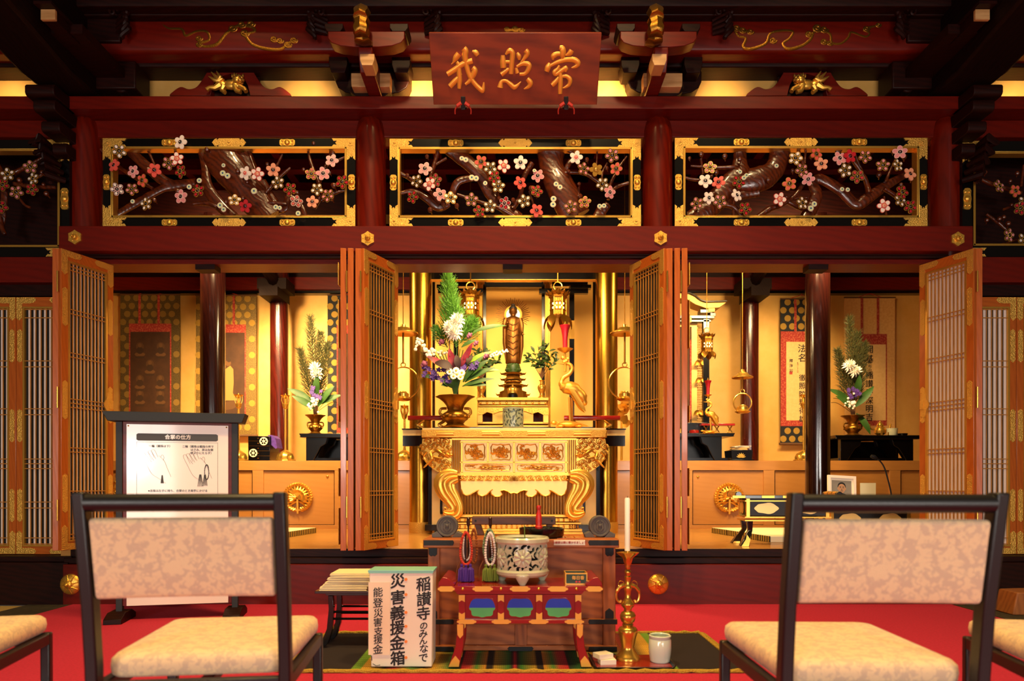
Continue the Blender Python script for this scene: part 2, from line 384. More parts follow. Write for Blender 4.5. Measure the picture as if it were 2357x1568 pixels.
pod = struct(MB().box(-3.12, 3.12, 4.72, 5.3, -.01, .275), 'trim_1', 'red_lacquer', 'polished dark red face board of the raised podium', 'podium', bev=.003)
for px in (163, 855, 1515, 2203): crest_boss(pod, px, 1345, 4.722, .073, 'round')
struct(MB().box(-3.14, 3.14, 4.757, 5.3, .276, .317), 'trim_2', 'dark_wood', 'dark middle moulding of the podium edge', 'moulding', bev=.004)
struct(MB().box(-3.12, 3.12, 4.80, 5.3, .318, .374), 'trim_3', 'dark_wood', 'dark sill beam under the folding doors', 'sill', bev=.004)
for s, n in ((-1, 4), (1, 5)):
    struct(MB().box(*sorted((s*3.1, s*6)), 4.74, 5.6, -.01, .285), f'trim_{n}', 'dark_wood', None, None, bev=.004)
    struct(MB().box(*sorted((s*3.1, s*6)), 4.78, 5.6, .286, .324), f'trim_{n+2}', 'dark_wood', None, None, bev=.004)
# pillars
def pillar(px, Y, r, z0, z1, m, name, label, cap=False, taper=True, base=False):
    x = X(px, Y); mb = MB(); h = z1-z0
    prof = [(r, 0), (r, h-.16), (r*.97, h-.08), (r*.86, h-.02), (r*.74, h)] if taper else [(r, 0), (r, h)]
    mb.lathe(prof, (x, Y, z0), 40)
    if base: return solo(mb, name, m, label, 'pillar')
    return solo(mb, name, m, label, 'pillar')
YC = 5.03
for px, l in ((199, 'dark lacquered corner pillar under the corner beam on the notice board side'), (854, 'glossy red round pillar just left of the golden hanging plaque'),
              (1513, 'glossy red round pillar just right of the golden hanging plaque'), (2175, 'dark lacquered corner pillar under the corner beam on the framed portrait side')):
    pillar(px, YC, .11, .376, 3.5, 'red_lacquer_upright', 'round_pillar', l)
for px, l in ((490, 'dark glossy inner pillar rising behind the notice board, in front of the painted scrolls'), (1882, 'dark glossy inner pillar between the two written scrolls, beside the framed portrait')):
    pillar(px, 6.3, .108, .376, 3.3, 'dark_wood_upright', 'inner_pillar', l, taper=False)
for px, l in ((968, 'gilded round pillar beside the altar, behind the big bouquet'), (1396, 'gilded round pillar beside the altar, behind the tall crane candlestick')):
    x = X(px, 6.42); t = thing('gilded_pillar', l, 'pillar', (x, 6.42, .376))
    part(MB().lathe([(.103, 0), (.103, 2.62)], (x, 6.42, .376), 40), 'shaft', 'gold_shaft', t)
    part(MB().lathe([(.106, 0), (.108, .03), (.108, .09), (.106, .1)], (x, 6.42, .377), 24, wob=lambda a, z: 1+.012*math.cos(12*a)), 'base_ring', 'gold_chased', t)
for px, l in ((643, 'red brown pillar against the gold wall beside the black drawer chest'), (1725, 'red brown pillar against the gold wall behind the freely hanging ring lamp')):
    pillar(px, 7.75, .1, 1.072, 3.3, 'wall_pillar_wood', 'wall_pillar', l, taper=False)
# long beams
nb = struct(MB().box(X(135, 4.80), X(2240, 4.80), 4.80, 4.915, Z(578, 4.80), Z(520, 4.80)), 'trim_8', 'red_lacquer', 'long red tie beam with four gilt nail covers below the flower transoms', 'beam', bev=.004)
for px, py in ((174, 547), (847, 550), (1520, 549), (2203, 551)): crest_boss(nb, px, py, 4.80, .051, 'hex')
struct(MB().box(-3.1, 3.1, 4.90, 5.10, Z(608, 4.90), Z(592, 4.9)), 'trim_9', 'red_lacquer', 'lintel grooved for the folding doors', 'lintel')
mb = MB(); mb.box(-3.1, 3.1, 4.87, 5.15, Z(592, 4.88)+.001, 2.62); mb.tube([(-3.1, 4.875, Z(592, 4.88)), (3.1, 4.875, Z(592, 4.88))], .014, 8)
struct(mb, 'trim_10', 'dark_wood', None, None)
for k, px in enumerate((486, 1180, 1870)):
    mb = MB(); mb.box(X(px-22, 5), X(px+22, 5), 4.9, 5.0, Z(619, 4.9)-.004, Z(608, 4.9)-.001)
    part(mb, 'latch_block', 'dark_wood', bpy.data.objects['trim_9'])
struct(MB().box(-6.2, 6.2, 5.0, 5.14, Z(316, 5.0), 3.499), 'trim_11', 'red_lacquer', 'red head beam above the flower transoms', 'beam', bev=.006)
struct(MB().box(-6.2, 6.2, 4.85, 5.2, 3.50, Z(221, 4.85)), 'trim_12', 'red_lacquer', 'bright red flat plate beam under the brackets and plaque', 'beam', bev=.004)
struct(MB().box(-6.2, 6.2, 5.1, 5.16, Z(221, 4.85), 4.0), 'wall_upper', 'gold_wall', 'gold leaf strip wall between the brackets', 'wall')
def mould(y0, z0, z1, r, d=.2):
    """beam with rounded long edges, as an outline in YZ"""
    return [(y0+r, z0)] + [(y0+r-r*math.sin(a), z0+r-r*math.cos(a)) for a in (0.3, .8, 1.3)] + [(y0+r-r*math.sin(a), z1-r-r*math.cos(a)) for a in (1.8, 2.3, 2.8)] + [(y0+d, z1), (y0+d, z0)]
struct(MB().prism(mould(4.93, Z(154, 4.93), Z(134, 4.93), .012), -6.2, 6.2, 'x'), 'trim_13', 'dark_wood')
struct(MB().prism(mould(4.88, Z(134, 4.88)+.01, Z(112, 4.88), .02), -6.2, 6.2, 'x'), 'trim_14', 'dark_wood')
cb = struct(MB().prism(mould(4.80, Z(119, 4.80), Z(42, 4.80), .035, .3), -6.2, 6.2, 'x'), 'trim_15', 'red_lacquer', 'dark beam carved with drifting clouds', 'beam')
struct(MB().prism(mould(4.74, Z(42, 4.74)+.02, Z(16, 4.74), .012), -6.2, 6.2, 'x'), 'trim_16', 'dark_wood')
struct(MB().prism(mould(4.66, Z(14, 4.66), Z(-40, 4.66), .012), -6.2, 6.2, 'x'), 'trim_17', 'dark_wood')
# cloud carvings on the beam
def cloud(path, zx0, zs, curls):
    mb = MB()
    for pts in path:
        q = smoothp([(*[a for a in p],) for p in pts], 4)
        mb.tube([P(zx0+a/zs, b/zs, 4.803) for a, b, r in q], [r/zs/F*4.8 for a, b, r in q], 8, flat=(0, 1, 0))
    for cx, cy, r in curls:
        sp = [P(zx0+(cx+r*(1-k/14)*math.cos(k*.8))/zs, (cy+r*(1-k/14)*math.sin(k*.8)*.8)/zs, 4.80) for k in range(13)]
        mb.tube(sp, r*.28/zs/F*4.8, 6, flat=(0, 1, 0))
    part(mb, 'cloud_carving', 'bronze', cb, 'gold trimmed cloud relief')
cloud([[(1050, 145, 3), (1100, 185, 8), (1190, 192, 10), (1215, 235, 10), (1290, 205, 10), (1355, 210, 10), (1368, 262, 10), (1300, 285, 14), (1340, 305, 10), (1420, 290, 14), (1480, 220, 12), (1550, 172, 12), (1640, 175, 12), (1665, 205, 12), (1600, 225, 10)],
       [(1605, 235, 12), (1650, 290, 12), (1740, 318, 12), (1835, 322, 12), (1880, 285, 12), (1945, 263, 8)]], 0, 2.84,
      [(1520, 185, 28), (1580, 160, 28), (1640, 155, 28), (1300, 250, 24), (1300, 290, 22), (1600, 215, 30), (1790, 255, 26), (1830, 265, 24), (1880, 290, 28), (1920, 262, 26)])
cloud([[(430, 185, 12), (460, 240, 10), (510, 255, 10), (490, 310, 12), (540, 325, 12), (640, 290, 12), (670, 225, 10), (740, 205, 10), (820, 210, 10), (800, 255, 10), (755, 290, 10), (790, 325, 12), (880, 305, 12), (940, 260, 12), (960, 215, 10), (1020, 205, 10), (1070, 230, 10), (1080, 285, 10), (1140, 290, 9), (1190, 250, 9), (1210, 215, 9), (1300, 245, 9), (1330, 220, 8), (1290, 195, 10), (1410, 165, 8)]], 1540, 2.885,
      [(450, 185, 28), (490, 200, 26), (540, 210, 24), (690, 268, 26), (930, 225, 28), (985, 185, 34), (1030, 195, 28), (1030, 275, 26), (1070, 285, 22), (1310, 190, 24), (1390, 165, 20)])
cloud([[(-30, 70*2.7, 10), (60, 68*2.7, 12)]], 1175, 2.7, [(-20, 180, 22), (30, 178, 26), (70, 185, 20)])
# transom carving at pillar capitals: leaf nosings
for px, s in ((275, 1), (745, -1), (1395, -1), (985, 1), (1648, 1), (2085, -1)):
    mb = MB(); c = P(px, 45, 4.78)
    for k in range(5):
        a = .6*k; mb.tube(smoothp([(c.x-s*.02, 4.79, c.z+.03-.03*k), (c.x+s*(.05+.012*k), 4.73, c.z+.045-.035*k), (c.x+s*(.09-.01*k), 4.72, c.z+.01-.04*k), (c.x+s*.05, 4.74, c.z-.02-.035*k)], 4), [.016]*12+[.006], 7)
    mb.tube([(c.x+s*.03*math.cos(k*.7)*(1-k/12)*1.2, 4.70, c.z+.045*math.sin(k*.7)*(1-k/12)) for k in range(11)], .009, 6)
    solo(mb, 'leaf_nosing', 'dark_wood', f'carved dark leaf scroll nosing at the end of the {"left" if px < 900 else "middle" if px < 1500 else "right"} cloud beam, {"curling right" if s > 0 else "curling left"}', 'carved nosing')
# bracket complexes
def boat(px0, px1, y0, y1, Y, cut=.3):
    x0, x1, z0, z1 = X(px0, Y), X(px1, Y), Z(y1, Y), Z(y0, Y); w_ = (x1-x0)*cut; h = z1-z0
    pts = [(x0, z1), (x1, z1), (x1, z0+h*.55)]
    pts += [(x1-w_*(1-math.cos(t)), z0+h*.55*(1-math.sin(t))) for t in (.5, 1.0, 1.57)] + [(x0+w_*(1-math.cos(t)), z0+h*.55*(1-math.sin(t))) for t in (1.57, 1.0, .5)]
    return pts + [(x0, z0+h*.55)]
def masu(mb, px, y, wpx, hpx, Y, d):
    """small square bearing block with sloped lower half"""
    x, z, w_, h = X(px, Y), Z(y, Y), wpx/F*Y, hpx/F*Y
    mb.prism([(x-w_/2, z), (x+w_/2, z), (x+w_/2, z-h*.55), (x+w_*.36, z-h), (x-w_*.36, z-h), (x-w_/2, z-h*.55)], Y, Y+d)
def bracket(cxp, label):
    t = thing('bracket_complex', label, 'bracket', P(cxp, 220, 4.95)); o = cxp-852
    mb = MB(); masu(mb, cxp, 200, 92, 20.5, 4.88, .2); part(mb, 'bearing_block', 'dark_wood', t, bev=.003)
    mb = MB(); mb.prism(boat(772+o, 942+o, 163, 217, 4.97), 4.97, 5.1); part(mb, 'lower_arm', 'dark_wood', t, bev=.006)
    mb = MB(); mb.prism(boat(808+o, 898+o, 168, 200, 4.8, .02), 4.80, 4.88); part(mb, 'arm_end', 'end_grain', t, bev=.003)
    mb = MB()
    y = lambda Y, py: (Y, Z(py, Y))
    xs = (X(829+o, 4.6), X(861+o, 4.6))
    mb.prism([(5.0, Z(200, 4.75)), (4.70, Z(200, 4.75)-.0), (4.60, 3.60), (4.54, 3.70), (4.54, Z(108, 4.54)), (5.0, Z(108, 4.54))], xs[0], xs[1], 'x'); part(mb, 'front_arm', 'red_lacquer', t, bev=.006)
    for px in (778, 923): mb = MB(); masu(mb, px+o, 127, 42, 40, 4.86, .15); part(mb, 'side_block', 'dark_wood', t, bev=.003)
    mb = MB(); masu(mb, 845+o, 124, 33, 26, 4.49, .12); part(mb, 'front_block', 'end_grain', t, bev=.002)
    mb = MB(); mb.prism(boat(755+o, 931+o, 72, 108, 4.56, .35), 4.56, 4.66); part(mb, 'upper_arm', 'red_lacquer', t, bev=.004)
    for px in (768, 918): mb = MB(); masu(mb, px+o, 54, 42, 18, 4.56, .15); part(mb, 'upper_block', 'dark_wood', t, bev=.003)
    mb = MB(); q = smoothp([(4.62, 101), (4.5, 98), (4.42, 84), (4.40, 66), (4.41, 48), (4.39, 32), (4.44, 20)], 4)
    rings = []
    for k, (Y, py) in enumerate(q):
        w_ = .05*(1+.12*math.sin(k*1.2)); x = X(832+o+(6 if cxp > 1000 else -2), 4.4); z = Z(py, Y)
        rings.append(mb.vs([(x-w_, Y+.03, z), (x-w_*.8, Y-.02, z+.004), (x, Y-.035, z+.012), (x+w_*.8, Y-.02, z+.004), (x+w_, Y+.03, z), (x, Y+.05, z)]))
    mb.skin(rings); part(mb, 'gilt_nosing', 'bronze', t, 'gilt animal nosing rising from the bracket', smooth=25)
bracket(852, 'stacked wooden bracket cluster with gilt nosing left of the plaque')
bracket(1525, 'stacked wooden bracket cluster with gilt nosing right of the plaque')
# corner beams and brackets
for s, d in ((-1, 'left'), (1, 'right')):
    xc = s*3.157
    t = thing('corner_beam', f'massive dark carved beam running forward from the {d} corner pillar with stepped brackets', 'beam', (xc, 5.0, 3.5))
    xr = lambda a, b: sorted((xc+s*a, xc+s*b))
    mb = MB(); mb.prism([(5.05, 3.62), (4.6, 3.60), (3.6, 3.75), (1.0, 3.85), (1.0, 4.6), (5.05, 4.6)], xc-.17, xc+.17, 'x'); part(mb, 'beam', 'dark_wood_deep', t, bev=.02)
    mb = MB()
    for k, (z, yy, w_) in enumerate(((3.50, 4.9, .2), (3.40, 4.86, .15), (3.28, 4.86, .13), (3.16, 4.88, .1))):
        mb.prism(mould(yy-.22+.05*k, z, z+.085, .03, .25), *xr(.0, w_), 'x')
    part(mb, 'stepped_bracket', 'dark_wood', t, bev=.006)
    mb = MB()
    for k in range(5):
        z = 3.22-.055*k; mb.tube([(xc+s*(.05+.02*(4-k)), 4.88, z), (xc+s*.13, 4.72+.02*k, z+.01), (xc+s*(.19-.012*k), 4.74+.03*k, z-.012), (xc+s*.13, 4.84, z-.03)], [.02, .03, .03, .012], 8)
    part(mb, 'ridged_nosing', 'dark_wood', t)
    mb = MB(); mb.prism(boat(*((255, 300) if s < 0 else (2070, 2112)), 150, 212, 4.9, .4), 4.9, 5.1); mb.box(*xr(-.45, -.10), 4.88, 5.08, 3.66, 3.86); mb.box(*xr(-.40, -.1), 4.78, 5.0, 3.93, 4.1)
    part(mb, 'side_arm', 'dark_wood', t, bev=.01)
    mb = MB(); c = P(110 if s < 0 else 2262, 33, 4.25); mb.box(c.x-.045, c.x+.045, 4.25, 4.27, c.z-.032, c.z+.032); part(mb, 'arm_end', 'end_grain', t, 'pale sawn end of the bracket arm', bev=.002)
    mb = MB(); mb.box(c.x-.055, c.x+.055, 4.2, 4.5, c.z+.032, c.z+.05); mb.box(c.x-.043, c.x+.043, 4.271, 4.5, c.z-.03, c.z+.03); mb.box(c.x-.12, c.x+.12, 4.4, 4.9, c.z-.02, c.z+.04); part(mb, 'arm', 'dark_wood', t)
# frog-leg struts with lion carvings
def frogleg(cxp, face, label):
    t = thing('carved_strut', label, 'carved strut', P(cxp, 220, 5.0)); Y = 5.0
    half = [(0, 150), (30, 150), (48, 158), (62, 180), (78, 200), (96, 205), (115, 200), (136, 214), (140, 220), (46, 220), (40, 196), (30, 178), (0, 170)]
    out = [(cxp+a, b) for a, b in half[:9]] + [(cxp+a, b) for a, b in half[9:]] + [(cxp-a, b) for a, b in half[::-1][1:]]
    pts = [(X(a, Y), Z(b, Y)) for a, b in out]; half = smoothp(half[:9], 4)+half[9:]
    mb = MB(); mb.prism([(X(cxp+a, Y), Z(b, Y)) for a, b in half], Y, Y+.06); half2 = [(X(cxp-a, Y), Z(b, Y)) for a, b in half]; mb.prism(half2[::-1], Y, Y+.06); part(mb, 'strut', 'red_lacquer', t, bev=.003)
    mb = MB(); mb.box(X(cxp-62, Y), X(cxp+62, Y), Y+.05, Y+.06, Z(221, Y), Z(168, Y)); part(mb, 'backing', 'dark_wood', t)
    mb = MB(); u = Y/F
    def E(dx, dy, rx, rz, ry=.022, yo=0): mb.ball((X(cxp, Y)+face*dx*u, Y-.01+yo, Z(195, Y)-dy*u), (rx*u, ry, rz*u), 10, 6)
    E(4, 2, 22, 12); E(-18, 2, 14, 13); E(14, 4, 12, 10, .026)
    E(20, -6, 11, 10, .03, -.015); E(28, -2, 6, 5, .02, -.03); E(24, -10, 3, 3, .01, -.035); E(29, -4, 2, 2, .01, -.04)   # head, muzzle, brow, nose
    for k in range(11):
        a = k*.62; E(20+11*math.cos(a), -7+10*math.sin(a), 4, 4, .014, -.005)
    for k in range(6): E(6+5*k, -18-3*math.sin(k*1.3), 2.2, 5, .01)
    def limb(pts, r):
        mb.tube([(X(cxp, Y)+face*a*u, Y-.02-.004*i, Z(195, Y)-b*u) for i, (a, b) in enumerate(pts)], [q*u for q in r], 8)
    limb([(-20, 4), (-32, 12), (-44, 12), (-50, 18)], [9, 6, 4, 5]); limb([(-12, 8), (-16, 18), (-8, 23)], [8, 5, 5])
    limb([(14, 10), (18, 19), (28, 22)], [7, 5, 5]); limb([(24, 8), (36, 14), (40, 21)], [6, 5, 5])
    for k, (a, b) in enumerate(((-46, -10), (-40, -20), (-28, -22), (-20, -14))):
        limb([(-24, -4), (a*.7, b*.6), (a, b-4)], [5, 5, 1])
    part(mb, 'lion_carving', 'gold_leaf', t, 'gilded crouching lion carving')
frogleg(530, 1, 'dark red frog-leg strut whose gilded lion faces the plaque from the left')
frogleg(1858, -1, 'dark red frog-leg strut whose gilded lion faces the plaque from the right')
# interior shell
mb = MB(); mb.box(-5.6, 5.6, 8.2, 8.3, .376, 3.10)
struct(mb, 'wall_back', 'gold_wall', 'gold leaf back wall of the sanctum', 'wall')
for k, (y0, z0, z1) in enumerate(((8.1, 3.098, 3.13), (8.04, 3.13, 3.27), (8.1, 3.27, 3.34), (8.02, 3.34, 3.5))):
    struct(MB().box(-5.6, 5.6, y0, 8.2, z0, z1), f'trim_{20+k}', 'black_lacquer' if k == 0 else 'dark_wood' if k == 2 else 'red_lacquer')
for s, n in ((-1, 'left'), (1, 'right')):
    struct(MB().box(*sorted((s*5.5, s*5.6)), 5.3, 8.3, .376, 4.6), f'wall_{n}', 'gold_wall')
# thin black joints in the back wall
for px in (622, 663, 1705, 1748, 1592+112):
    pass
struct(MB().box(-6.5, 6.5, 5.2, 9.5, 4.62, 4.7), 'ceiling', 'dark_wood')
struct(MB().box(-6.5, 6.5, 9.4, 9.5, 3.4, 4.7), 'wall_rear', 'dark_wood')
for k in range(14):
    x = -3.9+k*.6; struct(MB().box(x, x+.09, 5.3, 9.3, 4.5, 4.62), f'trim_{30+k}', 'red_lacquer')
for k in range(6):
    y = 5.9+k*.6; struct(MB().box(-6, 6, y, y+.12, 4.38, 4.5), f'trim_{50+k}', 'red_lacquer')
struct(MB().box(-6, 6, 6.2, 6.42, 3.28, 3.5), 'trim_60', 'dark_wood', None, None)
# braces between inner and wall pillars
for s, px in ((-1, 643), (1, 1725)):
    xw = X(px, 7.75); mb = MB(); mb.tube(smoothp([(xw, 7.7, 3.02), (xw-s*.02, 7.3, 3.12), (xw+s*.02, 6.6, 3.2), (xw+s*.15, 6.3, 3.3)], 4), .06, 8); mb.box(xw-.16, xw+.16, 7.5, 7.8, 2.98, 3.1); mb.box(xw-.1, xw+.1, 7.4, 7.8, 2.88, 2.98)
    struct(mb, f'trim_{62 if s < 0 else 63}', 'dark_wood_deep')
# raised wooden platform along the back
pf = struct(MB().box(-5.5, 5.5, 6.94, 8.2, .376, 1.07), 'trim_64', 'plank', 'honey coloured panelled wooden platform along the gold wall', 'platform')
def pl(px0, px1, y0, y1, d=.02, m='plank', n='rail'):
    Y = 6.94-d; part(MB().box(X(px0, Y), X(px1, Y), Y, 6.945, Z(y1, Y), Z(y0, Y)), n, m, pf, bev=.002)
pl(165, 2240, 1061, 1083); pl(165, 2240, 1209, 1219)
for a, b in ((345, 352), (581, 606), (770, 795), (1568, 1594), (1758, 1783), (2048, 2073)): pl(a, b, 1083.3, 1208.8, n='stile')
mb = MB(); gy = 6.9385  # flat dark strips stand in for the shadow gaps round the panels
def shade_strip(a, b, c, d): mb.box(X(a, gy), X(b, gy), gy, gy+.003, Z(d, gy), Z(c, gy))
for a, b in ((352, 581), (606, 770), (795, 1568), (1594, 1758), (1783, 2048), (2073, 2240)):
    shade_strip(a, b, 1083, 1084.6); shade_strip(a, b, 1207.4, 1209); shade_strip(a, a+1.3, 1084.6, 1207.4); shade_strip(b-1.3, b, 1084.6, 1207.4)
part(mb, 'panel_gap_shade', 'dark_wood', pf)
for px, py in ((753, 1097), (1607, 1098), (268, 1094)):
    c = P(px, py, 6.93); mb = MB(); mb.dome_y((c.x, 6.94, c.z), .014, .012, 12); part(mb, 'finger_hole', 'brass', pf)
def crest(px, py, label, r=.153):
    Y = 6.938; c = P(px, py, Y); t = thing('round_crest', label, 'crest', (c.x, Y, c.z)); q = lambda a, rr, d=.0: (c.x+rr*r*math.cos(a), Y-.012-d, c.z+rr*r*math.sin(a))
    mb = MB()
    for k in range(34):   # wreath of overlapping leaves
        a = -math.pi/2+.22+(2*math.pi-.44)*k/33; s = 1 if k < 17 else -1
        mb.tube([q(a, .80), q(a+.09*s, .92, .012), q(a+.16*s, 1.0, .006)], [.012, .016, .003], 7); mb.tube([q(a, .74), q(a+.1*s, .8, .008)], [.012, .006], 6)
    mb.tube([q(2*math.pi*k/40, .86) for k in range(40)], .014, 6, closed=True); part(mb, 'wreath', 'gold_leaf', t)
    mb = MB()
    for k in range(15):
        a = math.radians(-30+240*k/14); mb.tube([q(a, .2, .01), q(a, .5, .02), q(a, .74, .006)], [.012, .022, .005], 7)
    for k in range(9):
        a = math.radians(-20+220*k/8); mb.tube([q(a, .1, .02), q(a, .3, .03)], [.02, .014], 7)
    mb.ball(q(math.pi/2, .12, .02), (.028, .02, .028)); part(mb, 'fan_flower', 'gold_leaf', t)
    mb = MB()
    for k in range(6):
        for s in (-1, 1): mb.tube([(c.x, Y-.015, c.z-.25*r), (c.x+s*r*(.25+.06*k), Y-.02, c.z-(.3+.05*k)*r), (c.x+s*r*(.5-.03*k), Y-.012, c.z-(.52+.04*k)*r)], [.008, .01, .004], 6)
    mb.bar(q(-math.pi/2, .1, .02), q(-math.pi/2, 1.08, .01), .018, .014); part(mb, 'stem', 'gold_leaf', t)
crest(687, 1145, 'round gold plant crest on the platform panel below the small bouquet, fully visible')
crest(1677, 1146, 'round gold plant crest on the platform panel behind the small sutra desk')
crest(275, 1140, 'round gold plant crest almost hidden behind the edge of the notice board')
# outer bay above the far doors
for s in (-1, 1):
    n = 66 if s < 0 else 70
    x0, x1 = sorted((s*3.24, s*6))
    struct(MB().box(x0, x1, 4.86, 5.1, Z(650, 4.86), Z(592, 4.86)), f'trim_{n}', 'red_lacquer')
    struct(MB().box(x0, x1, 4.92, 5.1, Z(681, 4.92), Z(650, 4.92)+.03), f'trim_{n+1}', 'dark_wood')
    struct(MB().box(x0, x1, 5.25, 5.3, .3, 4.6), f'trim_{n+2}', 'dark_wood')
# windows behind the camera, seen only as reflections in the gloss
for n, (x, z, w_, h_) in enumerate(((-3.3, 1.1, 1.7, 2.2), (3.3, 1.1, 1.7, 2.2), (1.32, 1.5, .8, .9), (-1.0, 1.9, .9, .8))):
    mb = MB(); y = -4.5
    for k in range(5): a = x-w_/2+w_*k/4; mb.box(a-.015, a+.015, y-.02, y+.02, z-h_/2, z+h_/2)
    for k in range(5): c = z-h_/2+h_*k/6; mb.box(x-w_/2, x+w_/2, y-.02, y+.02, c-.015, c+.015)
    struct(mb, f'window_{n+1}', 'orange_wood', 'lattice window behind the viewer', 'window')
# ================= flower transoms =================
for n, c in (('en_gold', '#b98a35'), ('en_dark', '#170807'), ('en_white', '#f2e0d2'), ('en_pink', '#d9868a'), ('en_red', '#b5202a'), ('en_coral', '#d9584c'), ('en_peach', '#e59a78'), ('en_palepink', '#e9bdb4'), ('en_green', '#c9d3a0'), ('en_blue', '#2c4f8c')):
    mat(n, c, .3, .5 if n == 'en_gold' else 0, coat=.3)
KIND = {'w': ('en_gold', 1, 'en_white', 'en_dark'), 'p': ('en_gold', 1, 'en_pink', 'en_dark'), 'r': ('en_gold', 1, 'en_red', 'en_dark'), 'W2': ('en_palepink', 1, 'en_white', 'en_dark'),
        'R': ('en_gold', 0, 'en_coral', 'en_dark'), 'P': ('en_palepink', 0, 'en_pink', 'en_dark'), 'K': ('en_peach', 0, 'en_peach', 'en_dark'), 'D': ('en_coral', 0, 'en_coral', 'en_dark'),
        'S': ('en_white', 0, 'en_white', 'en_dark'), 'Sr': ('en_white', 0, 'en_white', 'en_coral'), 'Wr': ('en_coral', 0, 'en_white', 'en_peach'), 'Dr': ('en_red', 0, 'en_red', 'en_dark'), 'G': ('en_gold', 0, 'en_gold', 'en_gold'), 'q': ('en_palepink', 1, 'en_red', 'en_dark')}
FLM = {}
def blossom_mesh(k):
    if k in FLM: return FLM[k]
    o_, dk, fl, ce = KIND[k]; mb = MB(); rr = .05
    for i in range(5):
        a = math.pi/2+i*2*math.pi/5; cx, cz = .6*rr*math.cos(a), .6*rr*math.sin(a)
        def pet(s, y0, y1, mi, sh=0):
            mb.m = mi; ca, sa = math.cos(a), math.sin(a); pts = []
            for j in range(14):
                t = 2*math.pi*j/14; u = rr*.40*s*math.cos(t)+sh; v = rr*.345*s*math.sin(t); pts.append((cx+u*ca-v*sa, cz+u*sa+v*ca))
            mb.prism(pts, y0, y1)
        pet(1, .002, -.004, 0)
        if dk: pet(.84, -.004, -.0052, 1); pet(.55, -.0052, -.0066, 2, .003)
        else: pet(.82, -.004, -.0055, 2)
    mb.m = 0
    for i in range(14):
        a = 2*math.pi*i/14; mb.dome_y((rr*.36*math.cos(a), -.005, rr*.36*math.sin(a)), rr*.075, .006, 6, 2)
    mb.disc_y((0, 0), rr*.34, 0, -.008, 16)
    mb.m = 3; mb.dome_y((0, -.008, 0), rr*.28, .005, 12, 3); mb.m = 0; mb.dome_y((0, -.0125, 0), rr*.07, .004, 8, 2)
    o = link(mb, 'blossom', [o_, 'en_dark', fl, ce], (0, 0, 0)); me = o.data; bpy.data.objects.remove(o); FLM[k] = me; return me
mb = MB(); mb.disc_y((0, 0), .02, .002, -.003, 28, lambda a: 1+.08*math.cos(14*a)); mb.m = 1; mb.disc_y((0, 0), .0175, -.003, -.0045, 20); mb.m = 2; mb.disc_y((0, 0), .0065, -.0045, -.0058, 12)
o = link(mb, 'rosette', ['en_white', 'en_green', 'en_blue'], (0, 0, 0)); ROS = o.data; bpy.data.objects.remove(o)
BT = 4.98
mb = MB(); mb.ball((0, 0, 0), 5*BT/F, 8, 5); mb.tube([(0, 0, 0), (.01, .02, -.02)], [.006, .003], 5)
o = link(mb, 'flower_bud', 'carved_branch', (0, 0, 0)); BUD = o.data; bpy.data.objects.remove(o)
def L_plate(px, py, sx, sy, Y, a=54, b=24, wd=20):
    """gold corner plate with a notched end"""
    u = Y/F; x, z = X(px, Y), Z(py, Y); f = lambda p, q: (x+sx*p*u, z-sy*q*u)
    pts = [f(0, 0), f(a, 0), f(a-4, 6), f(a-12, 5), f(a-8, 10), f(a-12, 15), f(a-4, 14), f(a+1, 20), f(wd, 20), f(20, 50), f(13, 46), f(13, 40), f(9, 44), f(5, 40), f(5, 46), f(0, 50)]
    return pts
def oval_fit(mb, px, py, w_, h, Y, vert=False):
    u = Y/F; x, z = X(px, Y), Z(py, Y); g = (lambda p, q: (x+q*u, z+p*u)) if vert else (lambda p, q: (x+p*u, z+q*u))
    mb.prism([g(w_*sx*a, h*b) for a, b, sx in ((1, 0, 1), (.97, .6, 1), (.75, .95, 1), (.4, .85, 1), (0, 1, 1), (-.4, .85, 1), (-.75, .95, 1), (-.97, .6, 1), (-1, 0, 1), (-.97, -.6, 1), (-.75, -.95, 1), (-.4, -.85, 1), (0, -1, 1), (.4, -.85, 1), (.75, -.95, 1), (.97, -.6, 1))], Y, Y-.004)
    mb.dome_y((x, Y-.003, z), h*.8*u, .016, 14, 4)
    for s in (-1, 1):
        for q in (-.45, .45):
            p = g(s*w_*.62, h*q); mb.dome_y((p[0], Y-.003, p[1]), h*.36*u, .008, 8, 3)
def long_fit(mb, px, py, w_, h, Y):
    u = Y/F; x, z = X(px, Y), Z(py, Y)
    half = [(0, 1), (.6, 1), (.68, .6), (.74, 1), (.86, .75), (1, 0)]
    pts = [(x+w_*a*u, z+h*b*u) for a, b in half] + [(x+w_*a*u, z-h*b*u) for a, b in half[::-1][1:]] + [(x-w_*a*u, z-h*b*u) for a, b in half[1:]] + [(x-w_*a*u, z+h*b*u) for a, b in half[::-1][1:-1]]
    mb.prism(pts, Y, Y-.004)
    mb.disc_y((x, z), h*.7*u, Y-.004, Y-.007, 24, lambda a: 1+.06*math.cos(16*a)); mb.dome_y((x, Y-.006, z), h*.3*u, .006, 10, 3)
